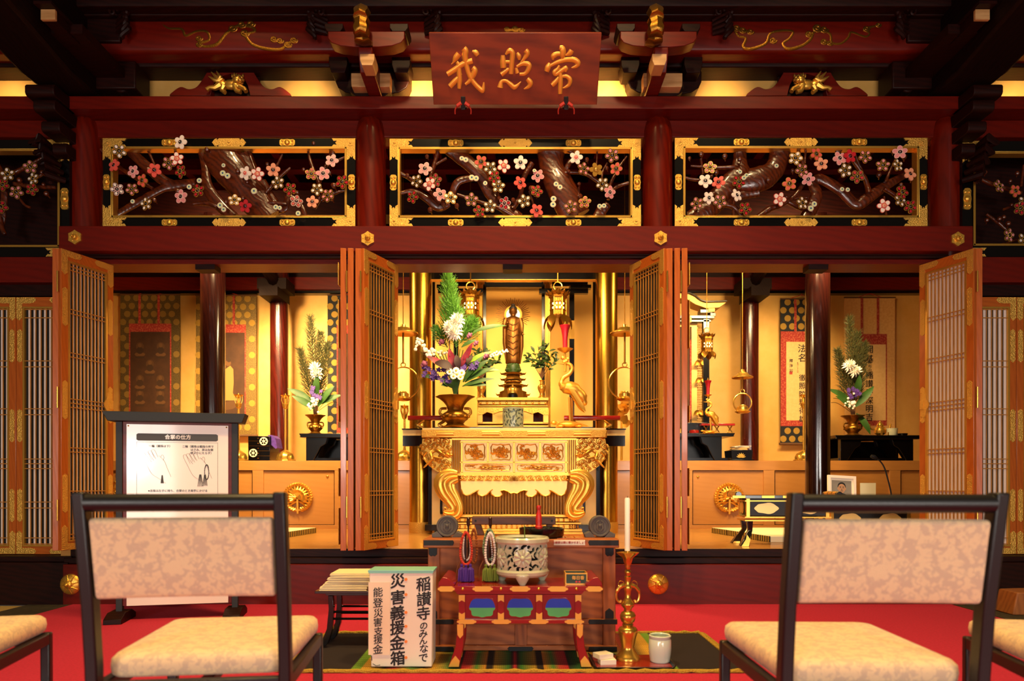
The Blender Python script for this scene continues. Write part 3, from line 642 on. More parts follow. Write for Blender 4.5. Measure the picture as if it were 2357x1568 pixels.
def transom(label, px0, px1, py0, py1, mw, fl, ros, br, buds, Y=4.96, corners=((1, 1), (-1, 1), (1, -1), (-1, -1)), fits=True, solid=None):
    t = thing('flower_transom', label, 'transom', P((px0+px1)/2, py1, Y+.02))
    x0, x1, z0, z1 = X(px0, Y), X(px1, Y), Z(py1, Y), Z(py0, Y); b = mw*Y/F
    mb = MB()
    for q in ((x0, x1, z1-b, z1), (x0, x1, z0, z0+b), (x0, x0+b, z0+b, z1-b), (x1-b, x1, z0+b, z1-b)): mb.box(q[0], q[1], Y, Y+.07, q[2], q[3])
    part(mb, 'frame', 'black_lacquer', t)
    mb = MB(); g = 4.5*Y/F
    for q in ((x0+b-.001, x1-b+.001, z1-b-g, z1-b), (x0+b-.001, x1-b+.001, z0+b, z0+b+g), (x0+b-.001, x0+b+g, z0+b, z1-b), (x1-b-g, x1-b+.001, z0+b, z1-b)):
        mb.box(q[0], q[1], Y-.008, Y+.06, q[2], q[3])
    part(mb, 'gilt_moulding', 'gold_leaf', t, bev=.002)
    for sx, sy in corners:
        mb = MB(); mb.prism(L_plate(px0 if sx > 0 else px1, py0 if sy > 0 else py1, sx, sy, Y-.001), Y-.001, Y-.005)
        cx, cz = X((px0 if sx > 0 else px1)+sx*11, Y), Z((py0 if sy > 0 else py1)+sy*11, Y); mb.disc_y((cx, cz), .022, Y-.005, Y-.008, 24, lambda a: 1+.08*math.cos(16*a)); mb.dome_y((cx, Y-.007, cz), .009, .006, 10, 3)
        part(mb, 'corner_plate', 'gold_chased', t)
    if fits:
        w_ = px1-px0; cx = (px0+px1)/2
        for py in (py0+9.5, py1-8.5):
            mb = MB(); long_fit(mb, cx, py, 39, 9.5, Y-.001); part(mb, 'long_plate', 'gold_chased', t)
            for dx in (-137, 134): mb = MB(); oval_fit(mb, cx+dx, py, 18, 8, Y-.001); part(mb, 'oval_plate', 'gold_fine', t)
    for px in ((px0+8.5, px1-8.5) if fits else (solid,)):
        mb = MB(); oval_fit(mb, px, (py0+py1)/2 if fits else 458, 18 if fits else 25, 8 if fits else 9.5, Y-.001, True); part(mb, 'oval_plate', 'gold_fine', t)
    mb = MB(); rr = random.Random(len(label))
    for pts in br:
        q = smoothp(pts, 5); n = len(q)
        big = max(r for a, c, r in q) > 9
        mb.tube([P(a, c, BT+(.04 if big else .012)+.004*math.sin(i*.5)) for i, (a, c, r) in enumerate(q)], [max(.003, r*BT/F*(1+(.02 if big else .06)*math.sin(i*1.7))) for i, (a, c, r) in enumerate(q)], 14 if big else 8, flat=(0, 1, 0) if big else None)
    part(mb, 'carved_branch', 'carved_branch', t, smooth=60)
    for a, c, r in buds:
        o = bpy.data.objects.new('flower_bud', BUD); C.objects.link(o); o.parent = t; o.location = P(a, c, BT-.02)-WL[t.name]; k = r/5; o.scale = (k, k, k)
    for a, c, k in fl:
        o = bpy.data.objects.new('blossom', blossom_mesh(k)); C.objects.link(o); o.parent = t
        o.location = P(a, c, BT-.055-.012*rr.random())-WL[t.name]; s = rr.uniform(.92, 1.05); o.scale = (s, 1, s)
        o.rotation_euler = (rr.uniform(-.2, .2), rr.uniform(0, 1.2), rr.uniform(-.35, .35))
    for a, c, k in ros:
        o = bpy.data.objects.new('rosette', ROS); C.objects.link(o); o.parent = t; o.location = P(a, c, BT-.075)-WL[t.name]; o.scale = (k/8, 1, k/8)
    return t
def near(fl, seed, n, box):
    r = random.Random(seed); return [(r.choice(fl)[0]+r.uniform(-26, 26), r.choice(fl)[1]+r.uniform(-8, 8), r.uniform(4, 6.5)) for _ in range(n)]
FL1 = [(275, 348, 'w'), (263, 381, 'D'), (307, 395, 'P'), (328, 416, 'R'), (356, 392, 'D'), (270, 436, 'W2'), (304, 436, 'p'), (337, 470, 'w'), (417, 453, 'P'), (416, 395, 'r'), (389, 376, 'p'), (408, 366, 'Wr'), (416, 328, 'S'), (456, 439, 'r'),
       (565, 399, 'Sr'), (593, 401, 'Wr'), (629, 392, 'K'), (640, 421, 'w'), (668, 436, 'r'), (682, 464, 'q'), (717, 401, 'r'), (744, 400, 'P'), (764, 370, 'P'), (730, 436, 'w'), (788, 419, 'r'), (755, 450, 'p'), (719, 465, 'K'), (540, 461, 'w'), (565, 475, 'Dr')]
RO1 = [(514.6, 381, 5.5), (513, 399, 8), (524, 405, 8), (459, 416, 7), (435.7, 430.5, 7), (305.5, 464, 6), (507, 473, 8), (515, 482.6, 7), (585, 440, 8.5), (635, 477, 7), (644, 479, 6), (686.5, 491.5, 7)]
BR1 = [[(503, 345, 42), (520, 372, 46), (548, 410, 40), (585, 455, 38), (618, 505, 34)], [(264, 497, 8), (310, 470, 9), (370, 436, 9), (400, 427, 12), (450, 420, 9)], [(462, 346, 8), (472, 385, 9), (478, 430, 13), (505, 470, 15), (540, 502, 12)], [(232, 343, 3), (275, 385, 4), (310, 408, 5), (352, 434, 4)],
       [(296, 345, 11), (340, 385, 12), (375, 415, 12), (402, 428, 12)], [(600, 420, 14), (632, 470, 12), (655, 482, 8), (664, 452, 7), (690, 470, 6), (704, 500, 6)], [(612, 444, 4), (640, 412, 4), (668, 386, 2)], [(571, 342, 3), (580, 370, 4), (590, 396, 4)], [(708, 342, 2), (716, 375, 4), (738, 440, 5), (722, 480, 6)],
       [(764, 318, 4), (760, 360, 4), (742, 400, 4), (730, 440, 5)], [(800, 358, 2), (780, 368, 3), (764, 375, 3)], [(796, 438, 2), (770, 445, 4), (740, 462, 4)], [(328, 325, 2), (345, 355, 3), (362, 395, 3)], [(398, 322, 3), (404, 350, 3), (400, 380, 3)], [(445, 470, 4), (475, 468, 6), (500, 476, 5)], [(650, 355, 2), (636, 385, 3), (628, 405, 3)], [(585, 478, 4), (625, 468, 5), (660, 470, 3)], [(555, 360, 26), (590, 430, 22), (622, 490, 20)]]
transom('black framed flower transom above the notice board, one white blossom overlapping its top frame', 237, 818, 319, 521, 20, FL1, RO1, BR1, near(FL1, 3, 22, 0))
FL2 = [(978, 389, 'P'), (959, 417, 'w'), (1002, 415, 'r'), (989, 424, 'Wr'), (950, 454, 'r'), (1013, 448, 'P'), (1037, 456, 'w'), (1107, 373, 'R'), (1129, 387, 'w'), (1159, 382, 'Wr'), (1138, 408, 'r'), (1147, 429, 'w'), (1085, 460, 'p'), (1103, 487, 'r'), (1128, 475, 'w'), (1162, 468, 'q'),
       (1198, 375, 'S'), (1197, 421, 'D'), (1238, 405, 'P'), (1235, 440, 'r'), (1207, 463, 'w'), (1235, 485, 'D'), (1326, 363, 'Sr'), (1343, 389, 'p'), (1372, 391, 'G'), (1409, 358, 'p'), (1418, 389, 'R'), (1387, 424, 'w'), (1403, 443, 'P'), (1314, 476, 'p'), (1346, 466, 'r')]
RO2 = [(1063, 365, 6.5), (1072, 368, 7), (1086, 409, 8), (1096, 411, 7.5), (1117, 422, 6), (1280, 424, 7), (1289, 431, 7), (1274, 458, 8), (1273, 471, 8), (1380, 475, 6.5), (1390, 474, 6.5), (1230, 393, 5)]
BR2 = [[(1268, 345, 34), (1270, 385, 28), (1290, 430, 34), (1325, 500, 36)], [(1032, 343, 14), (1065, 365, 17), (1105, 400, 16), (1125, 440, 14), (1150, 470, 13), (1195, 503, 14)], [(1120, 408, 10), (1085, 410, 8), (1055, 418, 9), (1043, 440, 8), (1042, 455, 7)], [(918, 446, 4), (950, 440, 6), (985, 458, 10), (1010, 474, 14), (1035, 468, 8)],
       [(918, 397, 5), (950, 415, 5), (990, 440, 6), (1015, 470, 7)], [(1008, 350, 5), (998, 385, 5), (990, 410, 4)], [(1028, 364, 3), (1000, 380, 3)], [(1375, 502, 12), (1385, 485, 13), (1400, 470, 8)], [(1275, 340, 4), (1315, 350, 4), (1330, 370, 4)], [(1305, 440, 11), (1300, 400, 6), (1312, 372, 6), (1318, 365, 4)], [(1300, 398, 4), (1345, 400, 4), (1385, 425, 5), (1410, 455, 5)],
       [(1447, 421, 4), (1420, 430, 4), (1403, 445, 4)], [(1333, 430, 2), (1330, 470, 4), (1326, 503, 4)], [(1375, 340, 2), (1373, 380, 2)], [(1398, 375, 2), (1386, 400, 3), (1388, 430, 3)], [(1443, 360, 2), (1425, 385, 3), (1405, 425, 4), (1400, 460, 4)], [(1052, 447, 3), (1090, 460, 4), (1150, 480, 5), (1185, 500, 7)], [(1218, 440, 2), (1228, 470, 3), (1236, 500, 3)], [(1225, 375, 6), (1205, 410, 6), (1198, 450, 5), (1180, 480, 7)], [(1145, 440, 3), (1150, 470, 4)]]
transom('black framed flower transom in the middle, directly under the hanging plaque', 897, 1475, 320, 521, 20, FL2, RO2, BR2, near(FL2, 5, 16, 0))
FL3 = [(1634, 386, 'r'), (1623, 417, 'S'), (1654, 420, 'D'), (1631, 456, 'S'), (1604, 469, 'p'), (1657, 464, 'p'), (1695, 450, 'S'), (1715, 481, 'r'), (1700, 419, 'r'), (1817, 424, 'R'), (1794, 459, 'Wr'), (1831, 365, 'w'), (1878, 355, 'R'), (1890, 378, 'K'), (1860, 413, 'P'), (1845, 392, 'p'), (1846, 468, 'w'),
       (1932, 365, 'P'), (1956, 360, 'Dr'), (1991, 361, 'p'), (1945, 393, 'w'), (1973, 407, 'r'), (2032, 381, 'p'), (2071, 351, 'P'), (2066, 381, 'w'), (2094, 401, 'K'), (2076, 443, 'r'), (2071, 462, 'w'), (2095, 476, 'r'), (2034, 474, 'Wr')]
RO3 = [(1703, 396, 6), (1718, 404, 6), (1712, 409.6, 6.5), (1787, 382, 6), (1938, 436, 6), (1951, 437, 6), (1874, 470, 7.5), (1866, 480, 8)]
BR3 = [[(1703, 352, 15), (1703, 378, 18), (1700, 405, 28), (1660, 450, 26), (1625, 485, 24), (1590, 505, 20)], [(1797, 348, 24), (1782, 390, 24), (1748, 412, 30), (1700, 420, 26)], [(1745, 440, 14), (1700, 450, 12), (1670, 470, 10)], [(1740, 503, 6), (1770, 482, 7), (1800, 472, 5), (1830, 450, 6), (1850, 420, 5)], [(1855, 505, 16), (1872, 470, 15), (1880, 445, 13), (1872, 425, 12), (1888, 412, 12), (1935, 438, 13), (1970, 470, 13), (1995, 458, 13), (2035, 430, 11), (2085, 402, 7)],
       [(2000, 445, 7), (1990, 410, 5), (1962, 368, 4)], [(1992, 415, 4), (1978, 380, 3), (1968, 355, 2)], [(2038, 420, 4), (2052, 385, 3), (2072, 345, 3), (2078, 322, 2)], [(1833, 328, 3), (1838, 350, 4), (1850, 385, 5), (1855, 420, 5)], [(1855, 338, 3), (1852, 375, 3)], [(1962, 325, 4), (1955, 350, 5), (1950, 380, 3)], [(2035, 435, 5), (2060, 450, 5), (2085, 470, 5)], [(1572, 408, 3), (1610, 415, 4), (1640, 405, 4)], [(1613, 365, 3), (1618, 400, 3)], [(1590, 382, 2), (1650, 386, 4), (1690, 385, 5)],
       [(1660, 472, 5), (1690, 478, 6), (1710, 505, 7)], [(1690, 440, 3), (1688, 500, 4)], [(1840, 470, 3), (1870, 488, 4)], [(2035, 452, 2), (2040, 500, 3)], [(1860, 455, 3), (1812, 462, 5), (1850, 482, 6)], [(1918, 340, 3), (1930, 350, 4), (1940, 340, 3)]]
transom('black framed flower transom with a forked trunk, above the written scrolls', 1553, 2134, 318, 521, 20, FL3, RO3, BR3, near(FL3, 9, 20, 0))
FL4 = [(70, 385, 'p'), (18, 402, 'w'), (77, 412, 'w'), (7, 426, 'r'), (74, 437, 'r'), (38, 443, 'p'), (1, 477, 'r'), (-40, 400, 'p')]
transom('flower transom cut off by the left edge of the photo beyond the left corner pillar', -420, 160, 322, 591, 22, FL4, [], [[(30, 400, 6), (60, 385, 5), (108, 358, 3)], [(80, 412, 4), (120, 388, 4), (157, 368, 3)], [(32, 423, 5), (75, 430, 5), (130, 432, 4)], [(35, 440, 2), (55, 470, 3), (70, 478, 3)], [(-20, 360, 8), (0, 400, 10), (10, 450, 8), (0, 530, 10)], [(0, 500, 5), (5, 525, 6), (12, 540, 4)]],
        [(97, 397, 5), (100, 425, 4), (107, 446, 6), (45, 415, 6)], 4.9, ((-1, 1), (-1, -1)), False, 149)
FL5 = [(2299, 429, 'p'), (2336, 440, 'R'), (2348, 480, 'r'), (2322, 542, 'p'), (2356, 552, 'w'), (2357, 465, 'w'), (2390, 430, 'w')]
transom('flower transom cut off by the right edge of the photo beyond the right corner pillar', 2215, 2795, 325, 591, 25, FL5, [], [[(2244, 407, 4), (2285, 425, 5), (2350, 445, 5)], [(2310, 482, 3), (2340, 472, 4), (2375, 460, 4)], [(2270, 493, 3), (2300, 515, 4), (2316, 530, 4)], [(2302, 563, 2), (2345, 552, 4), (2400, 545, 4)], [(2357, 380, 3), (2350, 430, 3)]],
        [(2267, 397, 5), (2341, 399, 5), (2271, 507, 5), (2300, 504, 5), (2310, 500, 5), (2320, 515, 6), (2325, 417, 4), (2328, 472, 4)], 4.9, ((1, 1), (1, -1)), False, 2226)
# ================= hanging plaque =================
pq = thing('name_plaque', 'big tilted wooden plaque with three carved gold characters', 'plaque', (0, 4.76, 3.47))
yb, yt, zb, zt = 4.735, 4.47, Z(241, 4.735), Z(75, 4.47)
dn = V((0, yb-yt, zb-zt)); hgt = dn.length; dn.normalize(); nrm = V((0, -1, 0)); nrm = V((0, zb-zt, -(yb-yt))).normalized()
if nrm.y > 0: nrm = -nrm
def PQ(px, py, d=0):
    t = (py-75)/166; Yy = yt+(yb-yt)*(4.47*t/(4.735-(4.735-4.47)*t)); 
    return V((X(px, Yy), Yy, CH+(HY-py)/F*Yy))+nrm*d
mb = MB()
q = [PQ(987, 75), PQ(1385, 75), PQ(1374, 241), PQ(998, 241)]
mb.skin([mb.vs([p-nrm*.035 for p in q]), mb.vs(q)]); part(mb, 'board', 'plaque_wood', pq, bev=.003)
ST = [[(400, 265, 30), (355, 325, 30), (320, 385, 10), (295, 410, 4)], [(240, 550, 26), (350, 480, 28), (450, 410, 28), (590, 362, 28)], [(370, 375, 18), (395, 420, 24), (402, 500, 28), (410, 640, 28), (405, 750, 20)], [(275, 720, 28), (350, 640, 28), (440, 540, 8)],
      [(465, 190, 34), (490, 230, 36), (485, 300, 34), (505, 420, 28), (545, 560, 26), (620, 680, 26), (700, 760, 26), (735, 770, 24), (748, 660, 8)], [(590, 455, 26), (620, 500, 34), (590, 580, 28), (540, 650, 20), (490, 690, 14)], [(585, 228, 8), (635, 250, 28), (662, 288, 22)],
      [(1012, 285, 22), (1015, 380, 34), (1020, 460, 34)], [(1050, 275, 10), (1100, 225, 26), (1145, 260, 30), (1135, 400, 28), (1125, 545, 26)], [(1045, 378, 16), (1115, 378, 16)], [(990, 555, 26), (1060, 500, 22), (1095, 470, 12)], [(1210, 250, 14), (1235, 300, 26), (1240, 350, 14)], [(1325, 215, 26), (1350, 260, 30), (1310, 330, 18), (1240, 410, 5)],
      [(1195, 460, 16), (1215, 535, 24)], [(1205, 445, 14), (1290, 400, 22), (1370, 415, 28), (1370, 470, 28), (1320, 540, 20), (1245, 548, 14)], [(975, 735, 34), (995, 650, 20), (1060, 645, 18), (1120, 690, 24), (1180, 730, 24), (1265, 650, 5)], [(1350, 612, 24), (1395, 670, 30), (1370, 720, 22), (1305, 755, 5)],
      [(1800, 175, 18), (1840, 200, 34), (1842, 290, 32), (1835, 345, 8)], [(1820, 265, 22), (1760, 270, 24), (1715, 300, 30), (1708, 350, 10)], [(1970, 215, 28), (1945, 255, 28), (1885, 287, 6)], [(1658, 390, 12), (1640, 450, 32), (1620, 512, 26)], [(1650, 445, 14), (1740, 395, 20), (1880, 350, 24), (2000, 348, 28), (2060, 395, 28), (2025, 440, 20), (1965, 460, 6)],
      [(1800, 425, 14), (1770, 480, 20), (1730, 520, 26), (1755, 548, 22), (1830, 500, 24), (1890, 465, 26), (1880, 515, 16)], [(1790, 590, 16), (1740, 660, 26), (1695, 705, 24)], [(1805, 470, 14), (1815, 600, 26), (1810, 740, 26), (1808, 822, 24)], [(1830, 580, 14), (1900, 580, 20), (1945, 625, 26), (1935, 690, 22), (1885, 728, 14), (1845, 742, 5)]]
for lo, hi, nm in ((0, 7, 'gold_character'), (7, 17, 'gold_character'), (17, 99, 'gold_character')):
    mb = MB(); k = 5.6/F/6.044
    for s in ST[lo:hi]:
        qq = smoothp(s, 5); mb.tube([PQ(990+a/6.044, 80+b/6.044, .002) for a, b, r in qq], [max(.001, r*k) for a, b, r in qq], 10, flat=nrm)
    part(mb, nm, 'gold_paint', pq, smooth=60)
for px in (1066, 1303):
    a = PQ(px, 222, .004); t = thing('plaque_hook', f'black metal hook with red cord holding the {"left" if px < 1100 else "right"} foot of the plaque', 'hook', a)
    mb = MB(); bx = X(px, 4.7); mb.bar(a, PQ(px, 250, .004), .03, .012); mb.bar(PQ(px, 250, .01), (bx, 4.84, Z(249, 4.84)), .03, .012); part(mb, 'hook', 'black_iron', t, bev=.002)
    mb = MB()
    for s in (-1, 1): mb.tube(smoothp([tuple(PQ(px+s*4, 236, .015)), tuple(PQ(px+s*13, 243, .015)), tuple(PQ(px+s*18, 252, .012)), tuple(PQ(px+s*18, 262, .012))], 4), [.012]*5+[.005]*8, 6)
    part(mb, 'red_cord', 'cord_red', t)
# ================= folding lattice doors =================
HB = [.017, .03, .17, .185, .325, .34, .49, .505, .52, .665, .68, .82, .835, .975, .988]
def leaf(parent, a, b, z0, z1, nb, pale, front=-1, fits=True, lock=None, name='leaf', bars=HB):
    """door leaf from a to b (xy), seen from the side given by front"""
    a, b = V((*a, 0)), V((*b, 0)); d = b-a; w_ = d.length; d.normalize(); n = V((d.y, -d.x, 0))
    if n.dot(a+b) > 0: n = -n   # the side that faces the hall
    T = Matrix(((d.x, n.x, 0, a.x), (d.y, n.y, 0, a.y), (0, 0, 1, 0), (0, 0, 0, 1)))  # local: x along, y outward(front +), z up
    sw, th, rw = .048, .034, .07
    def add(mb, nm, m, par, **k): mb.xf(T); return part(mb, nm, m, par, **k)
    mb = MB(); mb.box(0, sw, -th, 0, z0, z1); mb.box(w_-sw, w_, -th, 0, z0, z1)
    lf = add(mb, name, 'orange_wood', parent, bev=.002)
    mb = MB(); mb.box(sw, w_-sw, -th, -.001, z0, z0+rw*.8); mb.box(sw, w_-sw, -th, -.001, z1-rw, z1); add(mb, 'rail', 'orange_wood_cross', lf)
    zo, zp = z0+rw*.8, z1-rw; H = zp-zo
    mb = MB(); g = .012
    for q in ((sw, sw+g, zo, zp), (w_-sw-g, w_-sw, zo, zp), (sw+g, w_-sw-g, zo, zo+g), (sw+g, w_-sw-g, zp-g, zp)): mb.box(q[0], q[1], -th*.6, .004, q[2], q[3])
    add(mb, 'gilt_moulding', 'gold_leaf', lf)
    mb = MB(); x0, x1 = sw+g, w_-sw-g; st = (x1-x0)/nb
    for k in range(1, nb): mb.box(x0+k*st-.0026, x0+k*st+.0026, -.012, -.006, zo+g, zp-g)
    for f_ in bars: mb.box(x0, x1, -.0125, -.0055, zp-f_*H-.003, zp-f_*H+.003)
    add(mb, 'lattice', 'lattice_wood', lf)
    mb = MB(); mb.box(x0, x1, -.021, -.0165, zo, zp); mb.m = 1
    if pale:
        for k in range(nb): mb.box(x0+(k+.5)*st-(.002 if front > 0 else .26*st*2-.002), x0+(k+.5)*st+(.26*st*2-.002 if front > 0 else .002), -.0164, -.0145, zo, zp)
    add(mb, 'backing', ['soot_and_gloom', 'pale_slat'], lf)  # black sheet stands in for the darkness seen through the gauze
    if fits:
        L = z1-z0
        def plate(x, za, zb, ww):
            pts = [(x-ww/2, za+.015), (x-ww*.3, za+.008), (x, za), (x+ww*.3, za+.008), (x+ww/2, za+.015), (x+ww/2, zb-.015), (x+ww*.3, zb-.008), (x, zb), (x-ww*.3, zb-.008), (x-ww/2, zb-.015)]
            m_ = MB(); m_.prism([(p, q) for p, q in pts], 0, .003); return m_
        for xs, s in ((sw*.55, 1), (w_-sw*.55, -1)):
            for fa, fb in ((.125, .255), (.435, .565), (.745, .875)):
                add(plate(xs, z1-fb*L, z1-fa*L, .036), 'edge_plate', 'gold_chased', lf)
            for zz, sg in ((z1, -1), (z0, 1)):
                m_ = MB(); e = sw*.05; X0 = 0 if s > 0 else w_; q = lambda p, z: (X0+s*p, zz+sg*z)
                m_.prism([q(e, .003), q(.13, .003), q(.145, .02), q(.13, .04), q(.10, .046), q(sw*.92, .046), q(sw*.92, .15), q(sw*.5, .17), q(e, .15)], .0005, .0035); add(m_, 'corner_plate', 'gold_chased', lf)
        if lock is not None:
            m_ = MB(); zc = z1-.50*L; xx = 0 if lock == 0 else w_; s = 1 if lock == 0 else -1
            m_.prism([(xx+s*(.02+.055*max(0, math.cos(t))*(1+.12*math.cos(6*t))), zc+.09*math.sin(t)*(1+.1*math.cos(6*t))) for t in [2*math.pi*i/28 for i in range(28)]], .004, .012)
            m_.box(xx+s*.03-.012, xx+s*.03+.012, .012, .02, zc-.03, zc+.03); add(m_, 'lock_plate', 'gold_chased', lf)
    return lf
ZD0, ZD1 = Z(1268, 4.54), Z(571, 4.54)
def plain_leaf(parent, a, b, n='leaf'):
    """a leaf seen on its edge"""
    a, b = V((*a, 0)), V((*b, 0)); d = (b-a).normalized(); nn = V((d.y, -d.x, 0)); mb = MB(); th = .0185
    q = [a+nn*th, b+nn*th, b-nn*th, a-nn*th]
    mb.prism([(p.x, p.y) for p in q], ZD0, ZD1, 'z'); lf = part(mb, n, 'orange_wood', parent, bev=.002)
    return lf
def hinge(par, x, y, zs):
    for z in zs:
        mb = MB(); mb.lathe([(.006, 0), (.006, .14)], (x, y, z), 8); part(mb, 'hinge', 'brass', par)
for s, d in ((-1, 'left'), (1, 'right')):
    ex = lambda px: (X(1183+abs(px-1183)*s, 4.54))
    k = 1 if s > 0 else 0
    # middle bay pair
    t = thing('door_1' if s < 0 else 'door_2', f'open folding lattice door on the {d} side of the middle bay beside the altar', 'folding door', (s*1.03, 4.7, ZD0), kind='structure')
    near_, far_ = (s*.998, 4.54), (s*.832, 4.905)
    if s < 0: leaf(t, near_, far_, ZD0, ZD1, 9, False, -1, lock=1)
    else: leaf(t, near_, far_, ZD0, ZD1, 9, False, 1, lock=1)
    plain_leaf(t, (s*1.037, 4.545), (s*1.095, 4.895)); hinge(t, s*1.018, 4.532, (ZD0+.22, ZD0+1.72))
    # side bay pair, near the middle
    t = thing('door_3' if s < 0 else 'door_4', f'pair of folded lattice leaves standing edge on beside the {d} middle door', 'folding door', (s*1.12, 4.7, ZD0), kind='structure')
    plain_leaf(t, (s*1.086, 4.54), (s*1.15, 4.895)); l2 = plain_leaf(t, (s*1.135, 4.54), (s*1.22, 4.895)); hinge(t, s*1.111, 4.53, (ZD0+.22, ZD0+1.72))
    for fa, fb in ((.0, .08), (.13, .3), (.5, .56), (.72, .82), (.86, .99)):
        mb = MB(); mb.box(*sorted((s*1.238, s*1.243)), 4.82, 4.9, ZD1-fb*2.02, ZD1-fa*2.02-.004); part(mb, 'edge_plate', 'gold_chased', l2)
    # side bay, outer
    t = thing('door_5' if s < 0 else 'door_6', f'big folding lattice leaf standing open at the far {d} of the side bay', 'folding door', (s*3.0, 4.7, ZD0), kind='structure')
    near_, far_ = (s*3.012, 4.54), (s*2.875, 4.90)
    if s > 0: near_, far_ = (3.058, 4.54), (2.91, 4.90)
    leaf(t, near_, far_, ZD0, ZD1, 10, True, -1 if s < 0 else 1, lock=1)
    plain_leaf(t, (near_[0]+s*.042, 4.545), (near_[0]+s*.11, 4.895)); hinge(t, near_[0]+s*.018, 4.53, (ZD0+.2, ZD0+.95, ZD0+1.72))
    # flat doors of the outer bays
    for j, (pa, pb) in enumerate(((37.5, 160), (-86, 36.5)) if s < 0 else ((2206, 2339), (2340, 2463))):
        t = thing(f'door_{7+j if s < 0 else 9+j}', f'closed flat lattice door at the far {d}, {"next to the folded leaf" if j == 0 else "cut off by the edge of the photo"}', 'lattice door', P((pa+pb)/2, 1276, 4.9), kind='structure')
        bars = [.02, .05, .265, .29, .51, .535, .0]
        leaf(t, (X(pa, 4.9), 4.9), (X(pb, 4.9), 4.9), Z(1276, 4.9), Z(684, 4.9), 7 if s < 0 else 8, True, 1, bars=[.01, .045, .225, .25, .425, .45, .635, .655, .675, .815, .84, .965, .99])
# ================= altar =================
YA = 5.9
mat('rib_gold', '#b58638', .45, .3)
def bx(mb, px0, px1, y0, y1, Ya, Yb): mb.box(X(px0, Ya), X(px1, Ya), Ya, Yb, Z(y1, Ya), Z(y0, Ya)); return mb
al = thing('altar_table', 'ornate gilded altar table with carved dragons and curling legs in the middle bay', 'altar table', (0, 6.05, .376))
mb = bx(MB(), 970, 1397, 990, 1007, 5.88, 6.17); mb.prism(mould(5.87, Z(1004, 5.87), Z(992, 5.87), .012, .05), X(971, 5.87), X(1396, 5.87), 'x'); part(mb, 'table_top', 'gold_leaf', al, bev=.004)
mb = bx(MB(), 972, 1395, 985.5, 989.5, 5.885, 6.17); part(mb, 'black_edge', 'gold_pale', al)
for px, w_ in ((988, 17), (1077, 33), (1182, 33), (1288, 33), (1377, 17)):
    mb = MB(); c = P(px, 998, 5.866); u = 5.866/F
    mb.prism([(c.x+w_*u*a, c.z+6.5*u*b) for a, b in ((-1, -.5), (-.93, -.9), (-.6, -1), (0, -.85), (.6, -1), (.93, -.9), (1, -.5), (1, .5), (.93, .9), (.6, 1), (0, .85), (-.6, 1), (-.93, .9), (-1, .5))], 5.87, 5.861); part(mb, 'edge_plate', 'gold_chased', al)
mb = bx(MB(), 1040, 1327, 1010, 1093, 5.97, 6.15); part(mb, 'body', 'gold_pale', al)
mb = MB()
for a, b, c, d in ((1040, 1327, 1009, 1013), (1058, 1308, 1016, 1019), (1058, 1308, 1063, 1066), (1058, 1308, 1087, 1090), (1035, 1332, 1090, 1095)): bx(mb, a, b, c, d, 5.955, 5.98)
for px in (1063, 1123, 1183, 1243, 1303): bx(mb, px-2, px+2, 1018, 1064, 5.955, 5.98)
for px in (1063, 1183, 1303): bx(mb, px-2, px+2, 1065, 1088, 5.955, 5.98)
for s in (-1, 1):
    for k in range(4): mb.tube([P(1183+s*(125+5*k), 1013, 5.96), P(1183+s*(125+5*k), 1090, 5.96)], .008, 6)
part(mb, 'mullions', 'gold_leaf', al)
def relief(c, w_, h, seed, mat_='gold_leaf', n=44, dep=.03):
    """carved foliage relief inside a cartouche"""
    r = random.Random(seed); mb = MB()
    for k in range(n):
        a, rad = r.uniform(0, 6.28), r.uniform(.1, .9); p = V((c.x+w_*rad*math.cos(a), c.y, c.z+h*rad*math.sin(a)))
        pts = [p+V((w_*.22*math.cos(a*3+j*.9)*(1-j*.12), -dep*.4+.004*j, h*.3*math.sin(a*3+j*.9)*(1-j*.12))) for j in range(6)]
        mb.tube(pts, [h*.10]*4+[h*.06, h*.02], 6)
    for k in range(7):
        a = k*.9; mb.ball((c.x+w_*.22*math.cos(a)*(k > 0), c.y-dep*.6, c.z+h*.3*math.sin(a)*(k > 0)), (w_*.12, dep*.4, h*.16), 8, 5)
    return mb
for k, px in enumerate((1093, 1153, 1213, 1273)):
    c = P(px, 1041, 5.965); u = c.y/F
    mb = MB(); mb.tube([(c.x+23*u*q, 5.962, c.z+18*u*r) for q, r in ((-1, -.6), (-.85, -1), (-.3, -.9), (0, -1), (.3, -.9), (.85, -1), (1, -.6), (.95, 0), (1, .6), (.85, 1), (.3, .9), (0, 1), (-.3, .9), (-.85, 1), (-1, .6), (-.95, 0))], .005, 6, closed=True); part(mb, 'cartouche', 'gold_leaf', al)
    part(relief(c, 21*u, 16*u, k), 'flower_relief', 'gold_fine', al)
for k, px in enumerate((1122, 1243)):
    c = P(px, 1076.5, 5.965); u = c.y/F; mb = relief(c, 50*u, 7*u, 20+k, n=60, dep=.02)
    mb.tube([(c.x+53*u*q, 5.962, c.z+8*u*r) for q, r in ((-1, 0), (-.95, .8), (0, 1), (.95, .8), (1, 0), (.95, -.8), (0, -1), (-.95, -.8))], .004, 6, closed=True); part(mb, 'long_relief', 'gold_leaf', al)
mb = MB()   # frieze scrolls
for k in range(13):
    px = 1066+k*19.5
    if k == 6: continue
    s = 1 if k < 6 else -1; c = P(px, 1100, 5.95); mb.tube([c+V((s*.028*(1-j/10)*math.cos(j*.75), -.004, .022*(1-j/10)*math.sin(j*.75))) for j in range(9)]+[c], .006, 6)
    mb.tube([c+V((-s*.03, 0, -.018)), c+V((s*.02, -.006, -.02)), c+V((s*.04, 0, .016))], [.006, .007, .003], 6)
